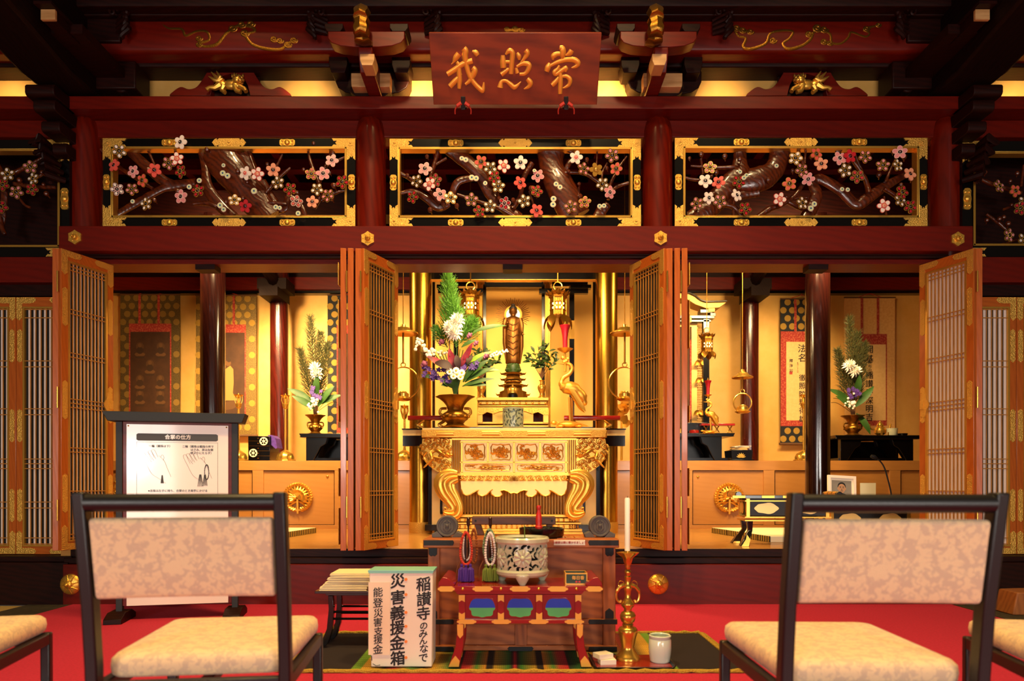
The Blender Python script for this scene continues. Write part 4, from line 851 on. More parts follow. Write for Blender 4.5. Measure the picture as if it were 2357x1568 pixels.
bx(mb, 1062, 1303, 1093.5, 1107.5, 5.965, 6.1); part(mb, 'frieze', 'gold_leaf', al)
mb = MB()
for k in range(9):
    a = math.pi*k/8; c = P(1183, 1106, 5.945); mb.blade(c, (math.cos(a), -.2, math.sin(a)*.8), (0, -1, 0), .045, .018, .2, 4)
part(mb, 'lotus', 'bronze', al)
mb = MB(); u = 5.95/F   # scalloped apron
low = [(1062, 1127), (1066, 1137), (1074, 1141), (1082, 1139), (1090, 1134), (1097, 1130), (1102, 1128), (1098, 1133), (1101, 1139), (1110, 1142), (1120, 1139), (1128, 1131), (1134, 1127), (1129, 1131), (1131, 1138), (1140, 1143), (1150, 1143), (1157, 1138), (1152, 1130), (1160, 1128), (1168, 1131), (1176, 1136)]
low = low+[(1183, 1134)]+[(2366-a, b) for a, b in low[::-1]]
mb.prism([(X(a, 5.95), Z(b, 5.95)) for a, b in [(1060, 1108)]+low+[(1306, 1108)]], 5.95, 5.99); mb.m = 1
mb.tube([P(a, b, 5.947) for a, b in low], .005, 6); part(mb, 'apron', ['gold_pale', 'gold_leaf'], al)
mb = MB()
for k in range(36): px = 1064+k*6.7; mb.tube([P(px, 1130, 6.1), P(px, 1184, 6.1)], .0105, 6, caps=False)
part(mb, 'ribbed_panel', 'rib_gold', al)
for s in (-1, 1):
    f_ = lambda a, b, Y=5.93: P(1183+s*(a-1183), b, Y)
    # dragon and cloud bracket
    mb = MB(); out = [(1326, 1010), (1394, 1010), (1396, 1024), (1398, 1040), (1391, 1046), (1394, 1056), (1386, 1064), (1380, 1072), (1372, 1078), (1360, 1086), (1345, 1088), (1328, 1088)]
    mb.prism([(f_(a, b).x, f_(a, b).z) for a, b in out], 5.95, 6.0)
    for (a, b, r) in ((1338, 1018, 9), (1358, 1016, 9), (1380, 1017, 9), (1392, 1030, 8), (1376, 1030, 8), (1392, 1044, 7), (1384, 1058, 8), (1370, 1072, 8), (1352, 1082, 8), (1336, 1080, 8), (1340, 1066, 8), (1348, 1026, 7), (1364, 1026, 7), (1386, 1050, 6), (1356, 1062, 7), (1366, 1058, 6), (1346, 1074, 7), (1332, 1032, 7), (1332, 1068, 6), (1378, 1064, 6), (1350, 1052, 6)):
        c = f_(a, b, 5.945); k = r*5.94/F; mb.tube([c+V((s*k*(1-j/11)*math.cos(j*.8), -.008, k*(1-j/11)*math.sin(j*.8))) for j in range(10)], .0095, 6)
    part(mb, 'cloud_bracket', 'gold_leaf', al, 'gilt cloud scroll bracket')
    mb = MB(); q = smoothp([(1334, 1050), (1348, 1044), (1362, 1036), (1374, 1044), (1372, 1056), (1382, 1064), (1390, 1050), (1384, 1040)], 5)
    mb.tube([f_(a, b, 5.925-.01*math.sin(i*.4)) for i, (a, b) in enumerate(q)], [.02-.0003*i for i in range(len(q))], 8)
    mb.ball(f_(1337, 1044, 5.915), (.03, .025, .022)); mb.ball(f_(1328, 1047, 5.91), (.018, .018, .012))
    for a, b in ((1348, 1030), (1352, 1036), (1326, 1056), (1330, 1036)): mb.tube([f_(1338, 1042, 5.9), f_((1338+a)/2, (1042+b)/2-2, 5.89), f_(a, b, 5.91)], [.007, .006, .002], 5)
    for a, b in ((1352, 1056), (1386, 1072)): mb.tube([f_(1368, 1052, 5.92), f_(a, b, 5.91), f_(a+5, b+5, 5.91)], [.012, .009, .006], 6)
    part(mb, 'dragon_carving', 'gold_leaf', al, 'gilt dragon carving')
    # cabriole leg with ridges
    mb = MB(); path = smoothp([(1312, 1097, 12), (1330, 1100, 20), (1342, 1112, 24), (1338, 1130, 22), (1326, 1148, 18), (1316, 1166, 15), (1318, 1180, 15), (1332, 1182, 12), (1344, 1178, 6)], 4)
    rings = []
    for i, (a, b, r) in enumerate(path):
        c = f_(a, b, 5.92); a2, b2, _ = path[min(i+1, len(path)-1)]; a1, b1, _ = path[max(i-1, 0)]
        tx, tz = s*(a2-a1), -(b2-b1); L = math.hypot(tx, tz) or 1; nx, nz = -tz/L, tx/L; k = r*5.92/F
        ring = []
        for j in range(40):
            t = 2*math.pi*j/40; rr = k*(1+.26*abs(math.sin(5*t))-.13); ring.append((c.x+nx*rr*math.cos(t), c.y+.05*rr/k*math.sin(t), c.z+nz*rr*math.cos(t)))
        rings.append(mb.vs(ring))
    mb.skin(rings)
    for j in range(9): pass
    c = f_(1341, 1174, 5.89); mb.tube([c+V((s*.02*(1-j/9)*math.cos(j*.9+1), 0, .02*(1-j/9)*math.sin(j*.9+1))) for j in range(8)], .008, 6)
    part(mb, 'curled_leg', 'gold_leaf', al, smooth=50)
mb = MB(); Yb = 5.98
for a, b, c, d, e in ((1030, 1336, 1185, 1191, 0), (1040, 1326, 1193, 1201, .03), (1028, 1338, 1203, 1207, 0), (1040, 1326, 1208, 1217, .03), (1028, 1340, 1218, 1224, 0), (1024, 1342, 1225, 1234, -.01)): bx(mb, a, b, c, d, Yb+e, 6.16)
for row in (1197, 1212.5):
    for px in list(range(1034, 1060, 6))+list(range(1312, 1336, 6))+list(range(1070, 1300, 12)): c = P(px, row, Yb+.015); mb.ball(c, (.008, .012, .018), 8, 5)
part(mb, 'stepped_base', 'gold_leaf', al, bev=.003)
# altar core with black framed gold panel
ac = thing('altar_platform', 'black lacquered altar platform with gold panel behind the gilded altar table', 'altar platform', (0, 6.5, .376))
part(bx(MB(), 994, 1372, 1058, 1208, 6.22, 6.31), 'gold_panel', 'gold_pale', ac)
mb = MB()
for a, b, c, d in ((1013, 1347, 1075, 1080), (1013, 1347, 1180, 1184), (1013, 1018, 1080, 1180), (1342, 1347, 1080, 1180)): bx(mb, a, b, c, d, 6.205, 6.22)
bx(mb, 985, 994, 1058, 1208, 6.22, 6.3); bx(mb, 1372, 1382, 1058, 1208, 6.22, 6.3); bx(mb, 978, 1388, 1208, 1222, 6.19, 6.31); bx(mb, 1000, 1366, 1050, 1058, 6.22, 6.31)
mb.box(-.735, .735, 6.31, 7.55, .376, Z(985, 6.42)-.001); part(mb, 'black_frame', 'black_lacquer', ac, bev=.003)
for s, l in ((-1, 'left'), (1, 'right')):
    e = lambda p: 1183+s*p
    t = thing('side_ledge', f'black and pale ledge sticking out {l} of the altar table top', 'ledge', P(e(235), 1030, 6.2))
    q = sorted((X(e(212), 6.1), X(e(256), 6.1)))
    part(MB().box(q[0], q[1], 6.1, 6.17, Z(1003, 6.1), Z(990, 6.1)), 'pale_rail', 'gold_pale', t); mb = MB(); mb.box(q[0], q[1], 6.1, 6.17, Z(1027, 6.1), Z(1003, 6.1)); mb.box(q[0]-.005, q[1]+.005, 6.08, 6.175, Z(990, 6.1), Z(987, 6.1)); part(mb, 'black_rail', 'black_lacquer', t)
# shrine canopy structure behind
sh = thing('altar_canopy', 'black and gold canopy framework above and beside the statue', 'altar canopy', (0, 7.1, 2.4))
YS = 7.0
mb = MB(); bx(mb, 953, 1411, 627, 643, 6.5, 6.56); bx(mb, 1008, 1040, 655, 675, 6.8, 6.86); bx(mb, 1241, 1354, 664, 675, 6.8, 6.86); bx(mb, 1040, 1112, 664, 675, 6.8, 6.86)
for s in (-1, 1):
    e = lambda p: 1183+s*p
    for a, b in ((64, 71),): bx(mb, *sorted((e(a), e(b))), 640, 993, 6.9, 6.96)
    bx(mb, *sorted((e(128), e(139))), 660, 738, 7.0, 7.06); bx(mb, *sorted((e(128), e(139))), 780, 985, 7.0, 7.06)
    bx(mb, *sorted((e(92), e(117))), 628, 640, 6.6, 6.7); bx(mb, *sorted((e(182), e(188))), 645, 985, 7.0, 7.05)
bx(mb, 1112, 1253, 650, 661, 6.95, 7.0)
for s in (-1, 1):
    e = lambda p: 1183+s*p
    bx(mb, *sorted((e(88), e(170))), 645, 655, 6.7, 6.76); bx(mb, *sorted((e(88), e(120))), 664, 674, 6.72, 6.8); bx(mb, *sorted((e(130), e(178))), 655, 663, 6.72, 6.8)
for k in range(15):
    a = math.pi*(k+.5)/15; mb.tube([P(1183, 638, 6.6), P(1183+34*math.cos(a), 640+8*math.sin(a), 6.6)], [.008, .002], 5)
part(mb, 'black_frame', 'black_lacquer', sh, bev=.004)
mb = MB()
for s in (-1, 1):
    e = lambda p: 1183+s*p
    bx(mb, *sorted((e(72), e(84))), 640, 993, 6.88, 6.95); bx(mb, *sorted((e(127.5), e(139.5))), 738, 780, 6.99, 7.07); bx(mb, *sorted((e(125), e(145))), 636, 646, 6.75, 6.85); bx(mb, *sorted((e(128), e(142))), 646, 660, 6.75, 6.85)
    for k in range(4): mb.tube([P(e(73+3.2*k), 650, 6.875), P(e(73+3.2*k), 993, 6.875)], .006, 6, caps=False)
    bx(mb, *sorted((e(69), e(78))), 636, 648, 6.7, 6.8); bx(mb, *sorted((e(82), e(91))), 636, 648, 6.7, 6.8)
bx(mb, 953, 1411, 643, 644.2, 6.49, 6.56); part(mb, 'gilt_posts', 'gold_leaf', sh)
mb = MB(); mb.box(-1.0, 1.0, 7.6, 7.64, 1.072, 3.2); part(mb, 'gold_screen', 'gold_screen', sh)
mb = MB(); bx(mb, 1112, 1253, 640, 650, 7.2, 7.3)
for px in (1135, 1170, 1205, 1238): mb.ball(P(px, 648, 7.18), .012)
part(mb, 'cornice', 'gold_leaf', sh)
# gilded stand for the statue
YG = 6.42
st = thing('statue_stand', 'gilded openwork stand carrying the statue on the altar', 'stand', (0, YG+.1, Z(985, YG)))
mb = MB()
for a, b, c, d, e in ((1098, 1263, 915, 922, 0), (1102, 1259, 924, 931, .03), (1100, 1261, 933, 936, .01), (1100, 1261, 937, 942, .02), (1098, 1263, 971, 976, .01), (1098, 1263, 979, 985, 0)): bx(mb, a, b, c, d, YG+e, YG+.38)
for a in (1098, 1250): bx(mb, a, a+13, 940, 974, YG, YG+.05); bx(mb, a, a+13, 940, 974, YG+.33, YG+.38)
bx(mb, 1133, 1158, 945, 974, YG+.05, YG+.1); bx(mb, 1203, 1228, 945, 974, YG+.05, YG+.1)
for px in range(1106, 1260, 15): mb.ball(P(px, 927.5, YG+.025), (.01, .012, .012), 8, 5)
part(mb, 'stand_frame', 'gold_leaf', st, bev=.003)
mb = MB(); mb.prism([(X(a, YG), Z(b, YG)) for a, b in ((1098, 940), (1098, 956), (1110, 955), (1122, 949), (1135, 953), (1148, 948), (1160, 946), (1180, 944), (1200, 946), (1212, 948), (1225, 953), (1238, 949), (1250, 955), (1263, 956), (1263, 940))], YG-.01, YG+.01); part(mb, 'apron', 'gold_chased', st)
mb = MB(); bx(mb, 1111, 1250, 945, 975, YG+.35, YG+.37); part(mb, 'back_panel', 'red_lacquer', st)
# the standing figure
SB = thing('buddha_statue', 'gilded standing buddha statue with radiating halo on a lotus pedestal', 'statue', P(1181, 922, 6.66))
cx, cy = X(1181, 6.66), 6.66; zz = lambda py: Z(py, 6.66); u = 6.66/F
mb = MB(); prof = [(838, 15, 9), (836, 17, 11), (825, 16, 10), (805, 16.5, 10), (785, 17, 11), (768, 17.5, 11), (755, 17, 11), (745, 17, 10.5), (738, 18, 10), (734, 17.5, 9), (731, 13, 8), (729, 7, 6.5), (727, 5.2, 5.5), (724, 6.5, 7), (720, 8, 8.5), (716, 8.4, 9), (712, 7.8, 8.6), (708.5, 6.5, 7), (706.5, 4.6, 5), (704, 4, 4.2), (702, 2.2, 2.2), (701, .4, .4)]
rings = []
for i, (py, rx, ry) in enumerate(prof):
    ring = []
    for j in range(36):
        a = 2*math.pi*j/36; fold = 1+(.055*math.sin(9*a+py*.12)*(1 if i < 9 else 0)); ring.append((cx+rx*u*math.cos(a)*fold, cy+ry*u*math.sin(a)*fold, zz(py)))
    rings.append(mb.vs(ring))
mb.skin(rings)
for k in range(6):   # draped robe folds across the front
    mb.tube([(cx+u*12*math.cos(t), cy-u*(11+1.2*math.sin(t)), zz(746+k*13)+u*(6+k)*(abs(math.cos(t))-.9)) for t in [math.pi*j/10 for j in range(11)]], u*1.1, 5)
mb.tube([(cx-u*16, cy-u*3, zz(735)), (cx-u*19, cy-u*6, zz(748)), (cx-u*18, cy-u*8, zz(757)), (cx-u*13, cy-u*16, zz(748))], [u*6, u*6, u*4.5, u*3], 10)   # raised arm
mb.tube([(cx+u*16, cy-u*2, zz(735)), (cx+u*19, cy-u*4, zz(750)), (cx+u*19, cy-u*8, zz(765)), (cx+u*21, cy-u*15, zz(772))], [u*6, u*6, u*5, u*3], 10)   # lowered arm
for s, py0, py1 in ((-1, 750, 832), (1, 760, 838)):   # hanging sleeves
    mb.tube([(cx+s*u*19, cy-u*6, zz(py0)), (cx+s*u*19.5, cy-u*4, zz((py0+py1)/2)), (cx+s*u*16.5, cy-u*3, zz(py1))], [u*5, u*4.5, u*1], 8)
for s, hx, hz, up in ((-1, -13, 746, 1), (1, 22, 773, -.2)):   # palms and fingers
    h = V((cx+u*hx, cy-u*16, zz(hz))); mb.ball(h, (u*2.6, u*1.5, u*2.8), 8, 5)
    for k in range(4): mb.tube([h+V((u*(-1.8+1.2*k), 0, 0)), h+V((u*(-2+1.3*k)+(u*3 if s > 0 else 0), -u*1.5, up*u*(4.6-abs(k-1.5)*.5)))], [u*.7, u*.45], 5)
    mb.tube([h+V((-s*u*1.5, 0, 0)), h+V((-s*u*3, -u*1.5, u*1.8))], [u*.8, u*.45], 5)
hz = zz(716)
mb.ball((cx, cy-u*8.8, hz-u*.5), (u*1.3, u*1.6, u*2.2), 8, 5)   # nose
for s in (-1, 1):
    mb.tube([(cx+s*u*1.5, cy-u*8.6, hz+u*2), (cx+s*u*3.2, cy-u*8.4, hz+u*2.4), (cx+s*u*5, cy-u*7.2, hz+u*1.6)], u*.5, 5); mb.ball((cx+s*u*3.1, cy-u*8.1, hz+u*.6), (u*1.7, u*.7, u*.6), 8, 4); mb.ball((cx+s*u*8.6, cy, hz-u*2), (u*1, u*2, u*4.5), 8, 5)
mb.tube([(cx-u*2, cy-u*8.3, hz-u*3.6), (cx, cy-u*8.9, hz-u*3.9), (cx+u*2, cy-u*8.3, hz-u*3.6)], u*.7, 5)
part(mb, 'figure', 'statue_gold', SB, smooth=60)
mb = MB(); mb.lathe([(8.9*u, 0), (9.1*u, 4*u), (8*u, 8*u), (6*u, 9.5*u), (4.8*u, 11*u), (4.4*u, 14*u), (2.4*u, 15.8*u), (.1*u, 16.2*u)], (cx, cy+u*.8, hz+u*.8), 28, wob=lambda a, z: 1+.03*math.cos(14*a)); part(mb, 'hair', 'hair', SB, 'dark curled hair')
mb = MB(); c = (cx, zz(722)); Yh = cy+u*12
mb.disc_y(c, 17*u, Yh, Yh+.01, 40); part(mb, 'halo_disc', 'halo_glow', SB, 'white halo disc behind the head with a painted glow')
mb = MB(); mb.tube([(c[0]+19*u*math.cos(a), Yh-.004, c[1]+19*u*math.sin(a)) for a in [2*math.pi*k/40 for k in range(40)]], u*3, 8, closed=True); part(mb, 'halo_ring', 'gold_chased', SB)
mb = MB()
for k in range(48):
    a = 2*math.pi*k/48+.03; L = 40 if k % 2 else 36
    if -2.4 < (a if a < math.pi else a-2*math.pi) < -.75: L *= .9
    mb.tube([(c[0]+21*u*math.cos(a), Yh, c[1]+21*u*math.sin(a)), (c[0]+L*u*math.cos(a), Yh, c[1]+L*u*math.sin(a))], [u*1.1, u*.6], 5)
part(mb, 'halo_rays', 'statue_gold', SB)
mb = MB()
for r in range(3):
    for k in range(14):
        a = 2*math.pi*(k+.5*(r % 2))/14; rr = (15-1.6*r)*u; mb.ball((cx+rr*math.cos(a), cy+rr*.8*math.sin(a), zz(852-5*r)), (u*4, u*4, u*4.5), 8, 5)
mb.lathe([(14*u, 0), (16*u, 8*u), (15*u, 16*u), (13*u, 17*u)], (cx, cy, zz(858)), 24); part(mb, 'lotus_seat', 'leaf_dark', SB, 'dark green lotus seat')
mb = MB()
for a, b, r0, r1 in ((860, 864, 24, 22), (864, 872, 15, 17), (872, 876, 22, 25), (876, 886, 16, 17), (886, 890, 27, 29), (890, 902, 20, 22), (902, 908, 31, 31), (908, 922.2, 33, 34)):
    mb.lathe([(r0*u, zz(a)), (r1*u, zz(b))], (cx, cy, 0), 8)
for s in (-1, 1):
    for b, r in ((862, 27), (875, 27), (889, 32), (910, 37)): mb.tube([(cx+s*u*(r-8), cy-u*6, zz(b)), (cx+s*u*r, cy-u*4, zz(b)), (cx+s*u*(r+3), cy-u*3, zz(b-4))], [u*3, u*2, u*.6], 6)
for k in range(18): a = math.pi+math.pi*k/17; mb.ball((cx+18*u*math.cos(a), cy+18*u*math.sin(a), zz(880)), u*2.4, 6, 4)
part(mb, 'pedestal', 'bronze', SB, smooth=25)
# small vases with sprigs
def lathe_thing(name, label, cat, m, prof, c, n=24, group=None, **k): return solo(MB().lathe(prof, c, n), name, m, label, cat, group, **k)
def sprig(px, py0, py1, Y, label, seed, spread):
    r = random.Random(seed); base = P(px, py0, Y); t = thing('leaf_sprig', label, 'plant', base); u = Y/F
    tw, lv = MB(), MB()
    for k in range(9):
        a = -1+2*k/8; top = base+V((a*spread*u, r.uniform(-.06, .02), (py0-py1)*u*(1-.35*abs(a))*r.uniform(.8, 1)))
        tw.tube([base, base.lerp(top, .5)+V((0, 0, .02)), top], [.004, .003, .002], 5)
        for j in range(8):
            p = base.lerp(top, .42+.075*j); d = V((r.uniform(-1, 1), r.uniform(-1, .2), r.uniform(-.1, .8))); lv.blade(p, d, (r.uniform(-.4, .4), -1, .5), r.uniform(.055, .085), r.uniform(.024, .034), .4, 5)
    part(tw, 'twig', 'twig', t); part(lv, 'foliage', 'leaf_dark', t)
for px, l, sp, sd in ((1108, 'left', 42, 4), (1247, 'right', 36, 5)):
    t = lathe_thing('small_vase', f'small brass vase on the {l} end of the statue stand', 'vase', 'brass', [(.045, 0), (.046, .01), (.022, .03), (.02, .05), (.035, .08), (.042, .105), (.038, .125), (.02, .14), (.018, .165), (.028, .178), (.024, .178), (.012, .165)], (X(px, 6.55), 6.55, Z(915, 6.44)), 20)
    sprig(px, 872, 795 if px < 1200 else 785, 6.55, f'dark leafy sprig in the small brass vase {"behind the bouquet" if l == "left" else "right of the statue"}', sd, sp)
t = thing('offering_cup', 'lidded gold cup on a black base in front of the statue', 'cup', (X(1180, 6.47), 6.47, Z(915, YG)))
part(MB().lathe([(.05, 0), (.05, .03), (.045, .035)], (X(1180, 6.47), 6.47, Z(915, YG)), 20), 'black_base', 'black_lacquer', t); part(MB().lathe([(.035, .035), (.048, .045), (.05, .085), (.047, .09), (.03, .105), (.008, .112), (.01, .125), (.002, .133)], (X(1180, 6.47), 6.47, Z(915, YG)), 20), 'bowl', 'brass', t)
# hanging lanterns
def lantern(px, pys, Y, r, label, glow=True):
    ch, top, b0, b1, bot = [Z(q, Y) for q in pys]; x = X(px, Y); t = thing('hanging_lantern', label, 'lantern', (x, Y, bot))
    mb = MB(); mb.tube([(x, Y, 4.61), (x, Y, top+.06)], .0035 if r < .08 else .006, 6); part(mb, 'hanging_rod', 'bronze', t)
    mb = MB(); mb.tube([(x+r*.42*math.cos(a), Y, top+.02+r*.42*math.sin(a)) for a in [2*math.pi*k/20 for k in range(20)]], r*.07, 6, closed=True); part(mb, 'ring', 'brass', t)
    mb = MB(); H = b0-b1
    mb.lathe([(r*.8, b1), (r*.8, b0)], (x, Y, 0), 6); mb.lathe([(r*.95, b0), (r*.9, b0+.02), (r*.2, top)], (x, Y, 0), 6)
    for k in range(6):
        a = math.pi*k/3; mb.tube([(x+r*.83*math.cos(a), Y+r*.83*math.sin(a), b1), (x+r*.83*math.cos(a), Y+r*.83*math.sin(a), b0)], r*.07, 6)
    for z in (b1, b1+H*.3, b0-H*.28, b0): mb.lathe([(r*.86, z-.006), (r*.88, z), (r*.86, z+.006)], (x, Y, 0), 6)
    part(mb, 'body', 'bronze', t, smooth=20)
    mb = MB()
    for k in range(12):
        a = 2*math.pi*k/12; d = V((math.cos(a), math.sin(a), .35)); mb.blade((x+r*.7*d.x, Y+r*.7*d.y, b0+.015), d, (0, 0, 1), r*.75, r*.55, -.7, 5, .003)
    part(mb, 'crown_petals', 'bronze', t)
    mb = MB()
    for k in range(6):
        a = 2*math.pi*k/6; d = V((math.cos(a)*.8, math.sin(a)*.8, -.7)); mb.blade((x+r*.55*math.cos(a), Y+r*.55*math.sin(a), b1+.01), d, (math.cos(a), math.sin(a), .6), (b1-bot)*1.6, r*1.0, .5, 6, .003)
    part(mb, 'skirt_petals', 'bronze', t)
    if glow:
        mb = MB()
        for a in (-2.094+.03, -1.047-.03):
            for i in range(3):
                for j in range(3):
                    if (i+j) % 2: continue
                    cxx = x+r*.72*math.cos(a)+(-.5*r*math.sin(a))*(i-1)*.42*(-1); mb.ball((x+r*.71*math.cos(a)-math.sin(a)*(i-1)*r*.2, Y+r*.71*math.sin(a)+math.cos(a)*(i-1)*r*.2-.004, (b0+b1)/2+(j-1)*H*.12), (r*.09, r*.06, H*.07), 6, 4)
        part(mb, 'lit_openwork', 'lamp_glow', t, 'glowing openwork window')
lantern(1083, (600, 664, 687, 727, 752), 6.3, .092, 'hexagonal bronze lantern hanging beside the conifer branch left of the statue')
lantern(1284, (600, 664, 687, 727, 752), 6.3, .092, 'hexagonal bronze lantern hanging above the red candle right of the statue')
lantern(1627, (620, 766, 781, 811, 824), 6.6, .066, 'small glowing hexagonal lantern hanging in front of the small shrine')
# ring lamps
def ring_lamp(px, pys, Y, rd, rr, label):
    top, dish, ringc = pys; x = X(px, Y); z = Z(dish, Y); zc = Z(ringc, Y); t = thing('ring_lamp', label, 'hanging lamp', (x, Y, zc-rr))
    mb = MB(); mb.tube([(x, Y, 4.61), (x, Y, z+.07)], .004, 6); mb.tube([(x, Y, z), (x, Y, zc+rr+.03)], .008, 8); part(mb, 'hanging_rod', 'bronze', t)
    part(MB().lathe([(.004, .075), (.02, .07), (.022, .05), (rd*.45, .04), (rd*.55, .022), (rd, -.002), (rd*1.0, -.01), (rd*.5, .004), (.01, .012)], (x, Y, z), 32), 'shade_dish', 'brass', t)
    mb = MB(); mb.tube([(x+rr*math.cos(a), Y, zc+rr*math.sin(a)) for a in [2*math.pi*k/36 for k in range(36)]], .007, 8, closed=True); mb.tube([(x+.02*math.cos(a), Y, zc+rr+.02+.02*math.sin(a)) for a in [2*math.pi*k/14 for k in range(14)]], .005, 6, closed=True); part(mb, 'ring', 'brass', t)
    part(MB().lathe([(.01, -.02), (.05, -.015), (.075, .0), (.06, .008), (.05, .02), (.052, .045), (.035, .055), (.03, .065), (.01, .07)], (x, Y, zc-rr), 24), 'oil_cup', 'brass', t)
ring_lamp(928, (600, 766, 882), 6.0, .13, .14, 'brass ring lamp half hidden by the folding door on the bouquet side')
ring_lamp(1438, (600, 766, 882), 6.0, .13, .14, 'brass ring lamp half hidden by the folding door on the crane side')
ring_lamp(1709, (620, 868, 927), 6.6, .1, .088, 'brass ring lamp hanging freely beside the small shrine, fully visible')
# crane candlesticks
def crane(px, py_base, Y, H, label):
    """H: height from base to candle top"""
    x, z0 = X(px, Y), Z(py_base, Y); t = thing('crane_candlestick', label, 'candlestick', (x, Y, z0)); k = H/1.0; f_ = lambda a, b, c=0: (x+a*k, Y+c*k, z0+b*k)
    mb = MB(); mb.ball(f_(.0, .03), (.13*k, .08*k, .035*k), 14, 6); mb.ball(f_(-.15, .05), (.035*k, .03*k, .022*k)); mb.tube([f_(-.1, .04), f_(-.15, .05)], [.02*k, .014*k], 6); mb.ball(f_(-.17, .052), (.02*k, .012*k, .012*k), 6, 4)
    for s in (-1, 1):
        for a in (-.09, .09): mb.ball(f_(a, .01, s*.07), (.04*k, .025*k, .012*k), 6, 4)
    mb.tube([f_(.12, .03), f_(.19, .015)], [.015*k, .004*k], 6); part(mb, 'turtle', 'gold_fine', t)
    mb = MB(); mb.tube([f_(.01, .05, -.02), f_(.0, .3, -.02)], .012*k, 8); mb.tube([f_(.03, .05, .02), f_(.03, .3, .02)], .012*k, 8)
    mb.tube(smoothp([f_(.16, .22), f_(.12, .32), f_(.04, .385), f_(-.04, .4), f_(-.075, .43), f_(-.06, .49), f_(.0, .53), f_(.03, .58), f_(.01, .625), f_(-.035, .635)], 4), [.012*k]+[.03*k]*2+[.05*k]*4+[.065*k]*4+[.06*k]*2+[.045*k]*2+[.03*k]*3+[.022*k]*6+[.019*k]*8+[.017*k]*4+[.022*k]+[.024*k]*2+[.018*k], 12)
    mb.tube([f_(-.05, .635), f_(-.13, .638)], [.014*k, .003*k], 6); part(mb, 'crane', 'gold_fine', t)
    for s in (-1, 1):
        mb = MB()
        for j in range(7): mb.blade(f_(-.01+.012*j, .40-.02*j, s*.055), (.6, s*.1, -.75), (0, s, .3), .16*k, .045*k, .15, 5, .004)
        part(mb, 'wing_feathers', 'gold_fine', t)
    mb = MB(); mb.tube(smoothp([f_(-.04, .55), f_(-.035, .6), f_(-.04, .68), f_(-.04, .75)], 3), .01*k, 8)
    for a, b in ((-.065, .69), (-.015, .68), (-.05, .65), (-.03, .66)): mb.ball(f_(a, b), .02*k, 6, 4)
    mb.lathe([(.01*k, 0), (.03*k, .008*k), (.075*k, .035*k), (.08*k, .04*k), (.07*k, .038*k), (.01*k, .018*k)], f_(-.04, .74), 20); part(mb, 'lotus_holder', 'gold_fine', t)
    return V(f_(-.04, .765))
def red_candle(p, h, r, label):
    t = thing('red_candle', label, 'candle', p); part(MB().lathe([(r*.55, 0), (r*.5, h*.15), (r*.55, h*.5), (r*.8, h*.82), (r*1.15, h*.985), (r*1.1, h)], p, 20), 'wax', 'candle_red', t); part(MB().lathe([(.003, h), (.012, h+.008), (.004, h+.02), (.001, h+.03)], p, 10), 'wick_cap', 'brass', t)
p = crane(1310, 985, 6.0, .89, 'tall gilded crane standing on a turtle on the altar table, holding a candle cup')
red_candle(p, .22, .042, 'tall flared red candle on the altar crane candlestick')
p = crane(1634, 998, 6.9, .50, 'small gilded crane candlestick on the black table before the small shrine')
red_candle(p, .15, .032, 'short flared red candle on the small crane before the small shrine')
# red topped rails beside the altar table
for s, l in ((-1, 'left behind the bronze vase'), (1, 'right behind the crane')):
    e = lambda p: X(1183+s*p, 6.12); t = thing('narrow_stand', f'narrow dark red topped gilt stand on the altar, {l}', 'stand', (e(180), 6.12, Z(986, 6.12)))
    a, b = sorted((e(115 if s > 0 else 160), e(243))); mb = MB(); mb.prism(mould(6.08, Z(967, 6.1), Z(957, 6.1), .012, .08), a, b, 'x'); part(mb, 'top', 'red_lacquer_bright', t)
    mb = MB()
    for q in (.25, .85):
        xx = a+(b-a)*q; mb.tube(smoothp([(xx-s*.06, 6.12, Z(967, 6.12)), (xx-s*.02, 6.12, Z(974, 6.12)), (xx, 6.12, Z(979, 6.12)), (xx-s*.05, 6.12, Z(985, 6.12))], 4), .014, 8)
    part(mb, 'scroll_leg', 'gold_leaf', t)
# ================= flowers =================
def mum(mb, c, r, n=46, seed=1, face=V((0, -1, .5))):
    rr = random.Random(seed); c = V(c); face = face.normalized()
    for k in range(n):
        t = (k+.5)/n; pol = math.acos(1-1.25*t); az = k*2.39996
        a = face.orthogonal().normalized(); b = face.cross(a); d = face*math.cos(pol)+(a*math.cos(az)+b*math.sin(az))*math.sin(pol)
        mb.blade(c+d*r*.15, d, face, r*rr.uniform(.8, 1.05), r*.24, -.5 if t < .7 else .6, 4, .002)
    mb.ball(c, r*.45, 8, 5)
def conifer(mb, base, top, wd, n, seed, L=.07, th=.0028):
    rr = random.Random(seed); base, top = V(base), V(top); ax = (top-base); h = ax.length; ax.normalize()
    a = ax.orthogonal().normalized(); b = ax.cross(a)
    for k in range(n):
        t = (k/n)**.8; az = k*2.4; w_ = wd*(1-t)**.65*(.55+.45*rr.random())+.006; d = (a*math.cos(az)+b*math.sin(az))
        p = base+ax*h*t; q = p+d*w_*.6+ax*w_*.5; e = p+d*w_+ax*w_*1.3
        mb.tube([p, q, e], [th*.7, th, .0006], 4)
        for j in range(5):
            s = q.lerp(e, j/5) if j else p.lerp(q, .6); dd = (d*rr.uniform(.2, 1)+ax*rr.uniform(.4, 1.2)+d.cross(ax)*rr.uniform(-1, 1)).normalized()
            mb.tube([s, s+dd*L*rr.uniform(.35, .8)], [th, .0006], 4)
    mb.tube([base, top], [.006, .002], 5)
def cluster(mb, c, r, n, br, seed):
    rr = random.Random(seed)
    for _ in range(n): mb.ball(V(c)+V((rr.gauss(0, r*.45), rr.gauss(0, r*.3), rr.gauss(0, r*.45))), br*rr.uniform(.6, 1.1), 6, 4)
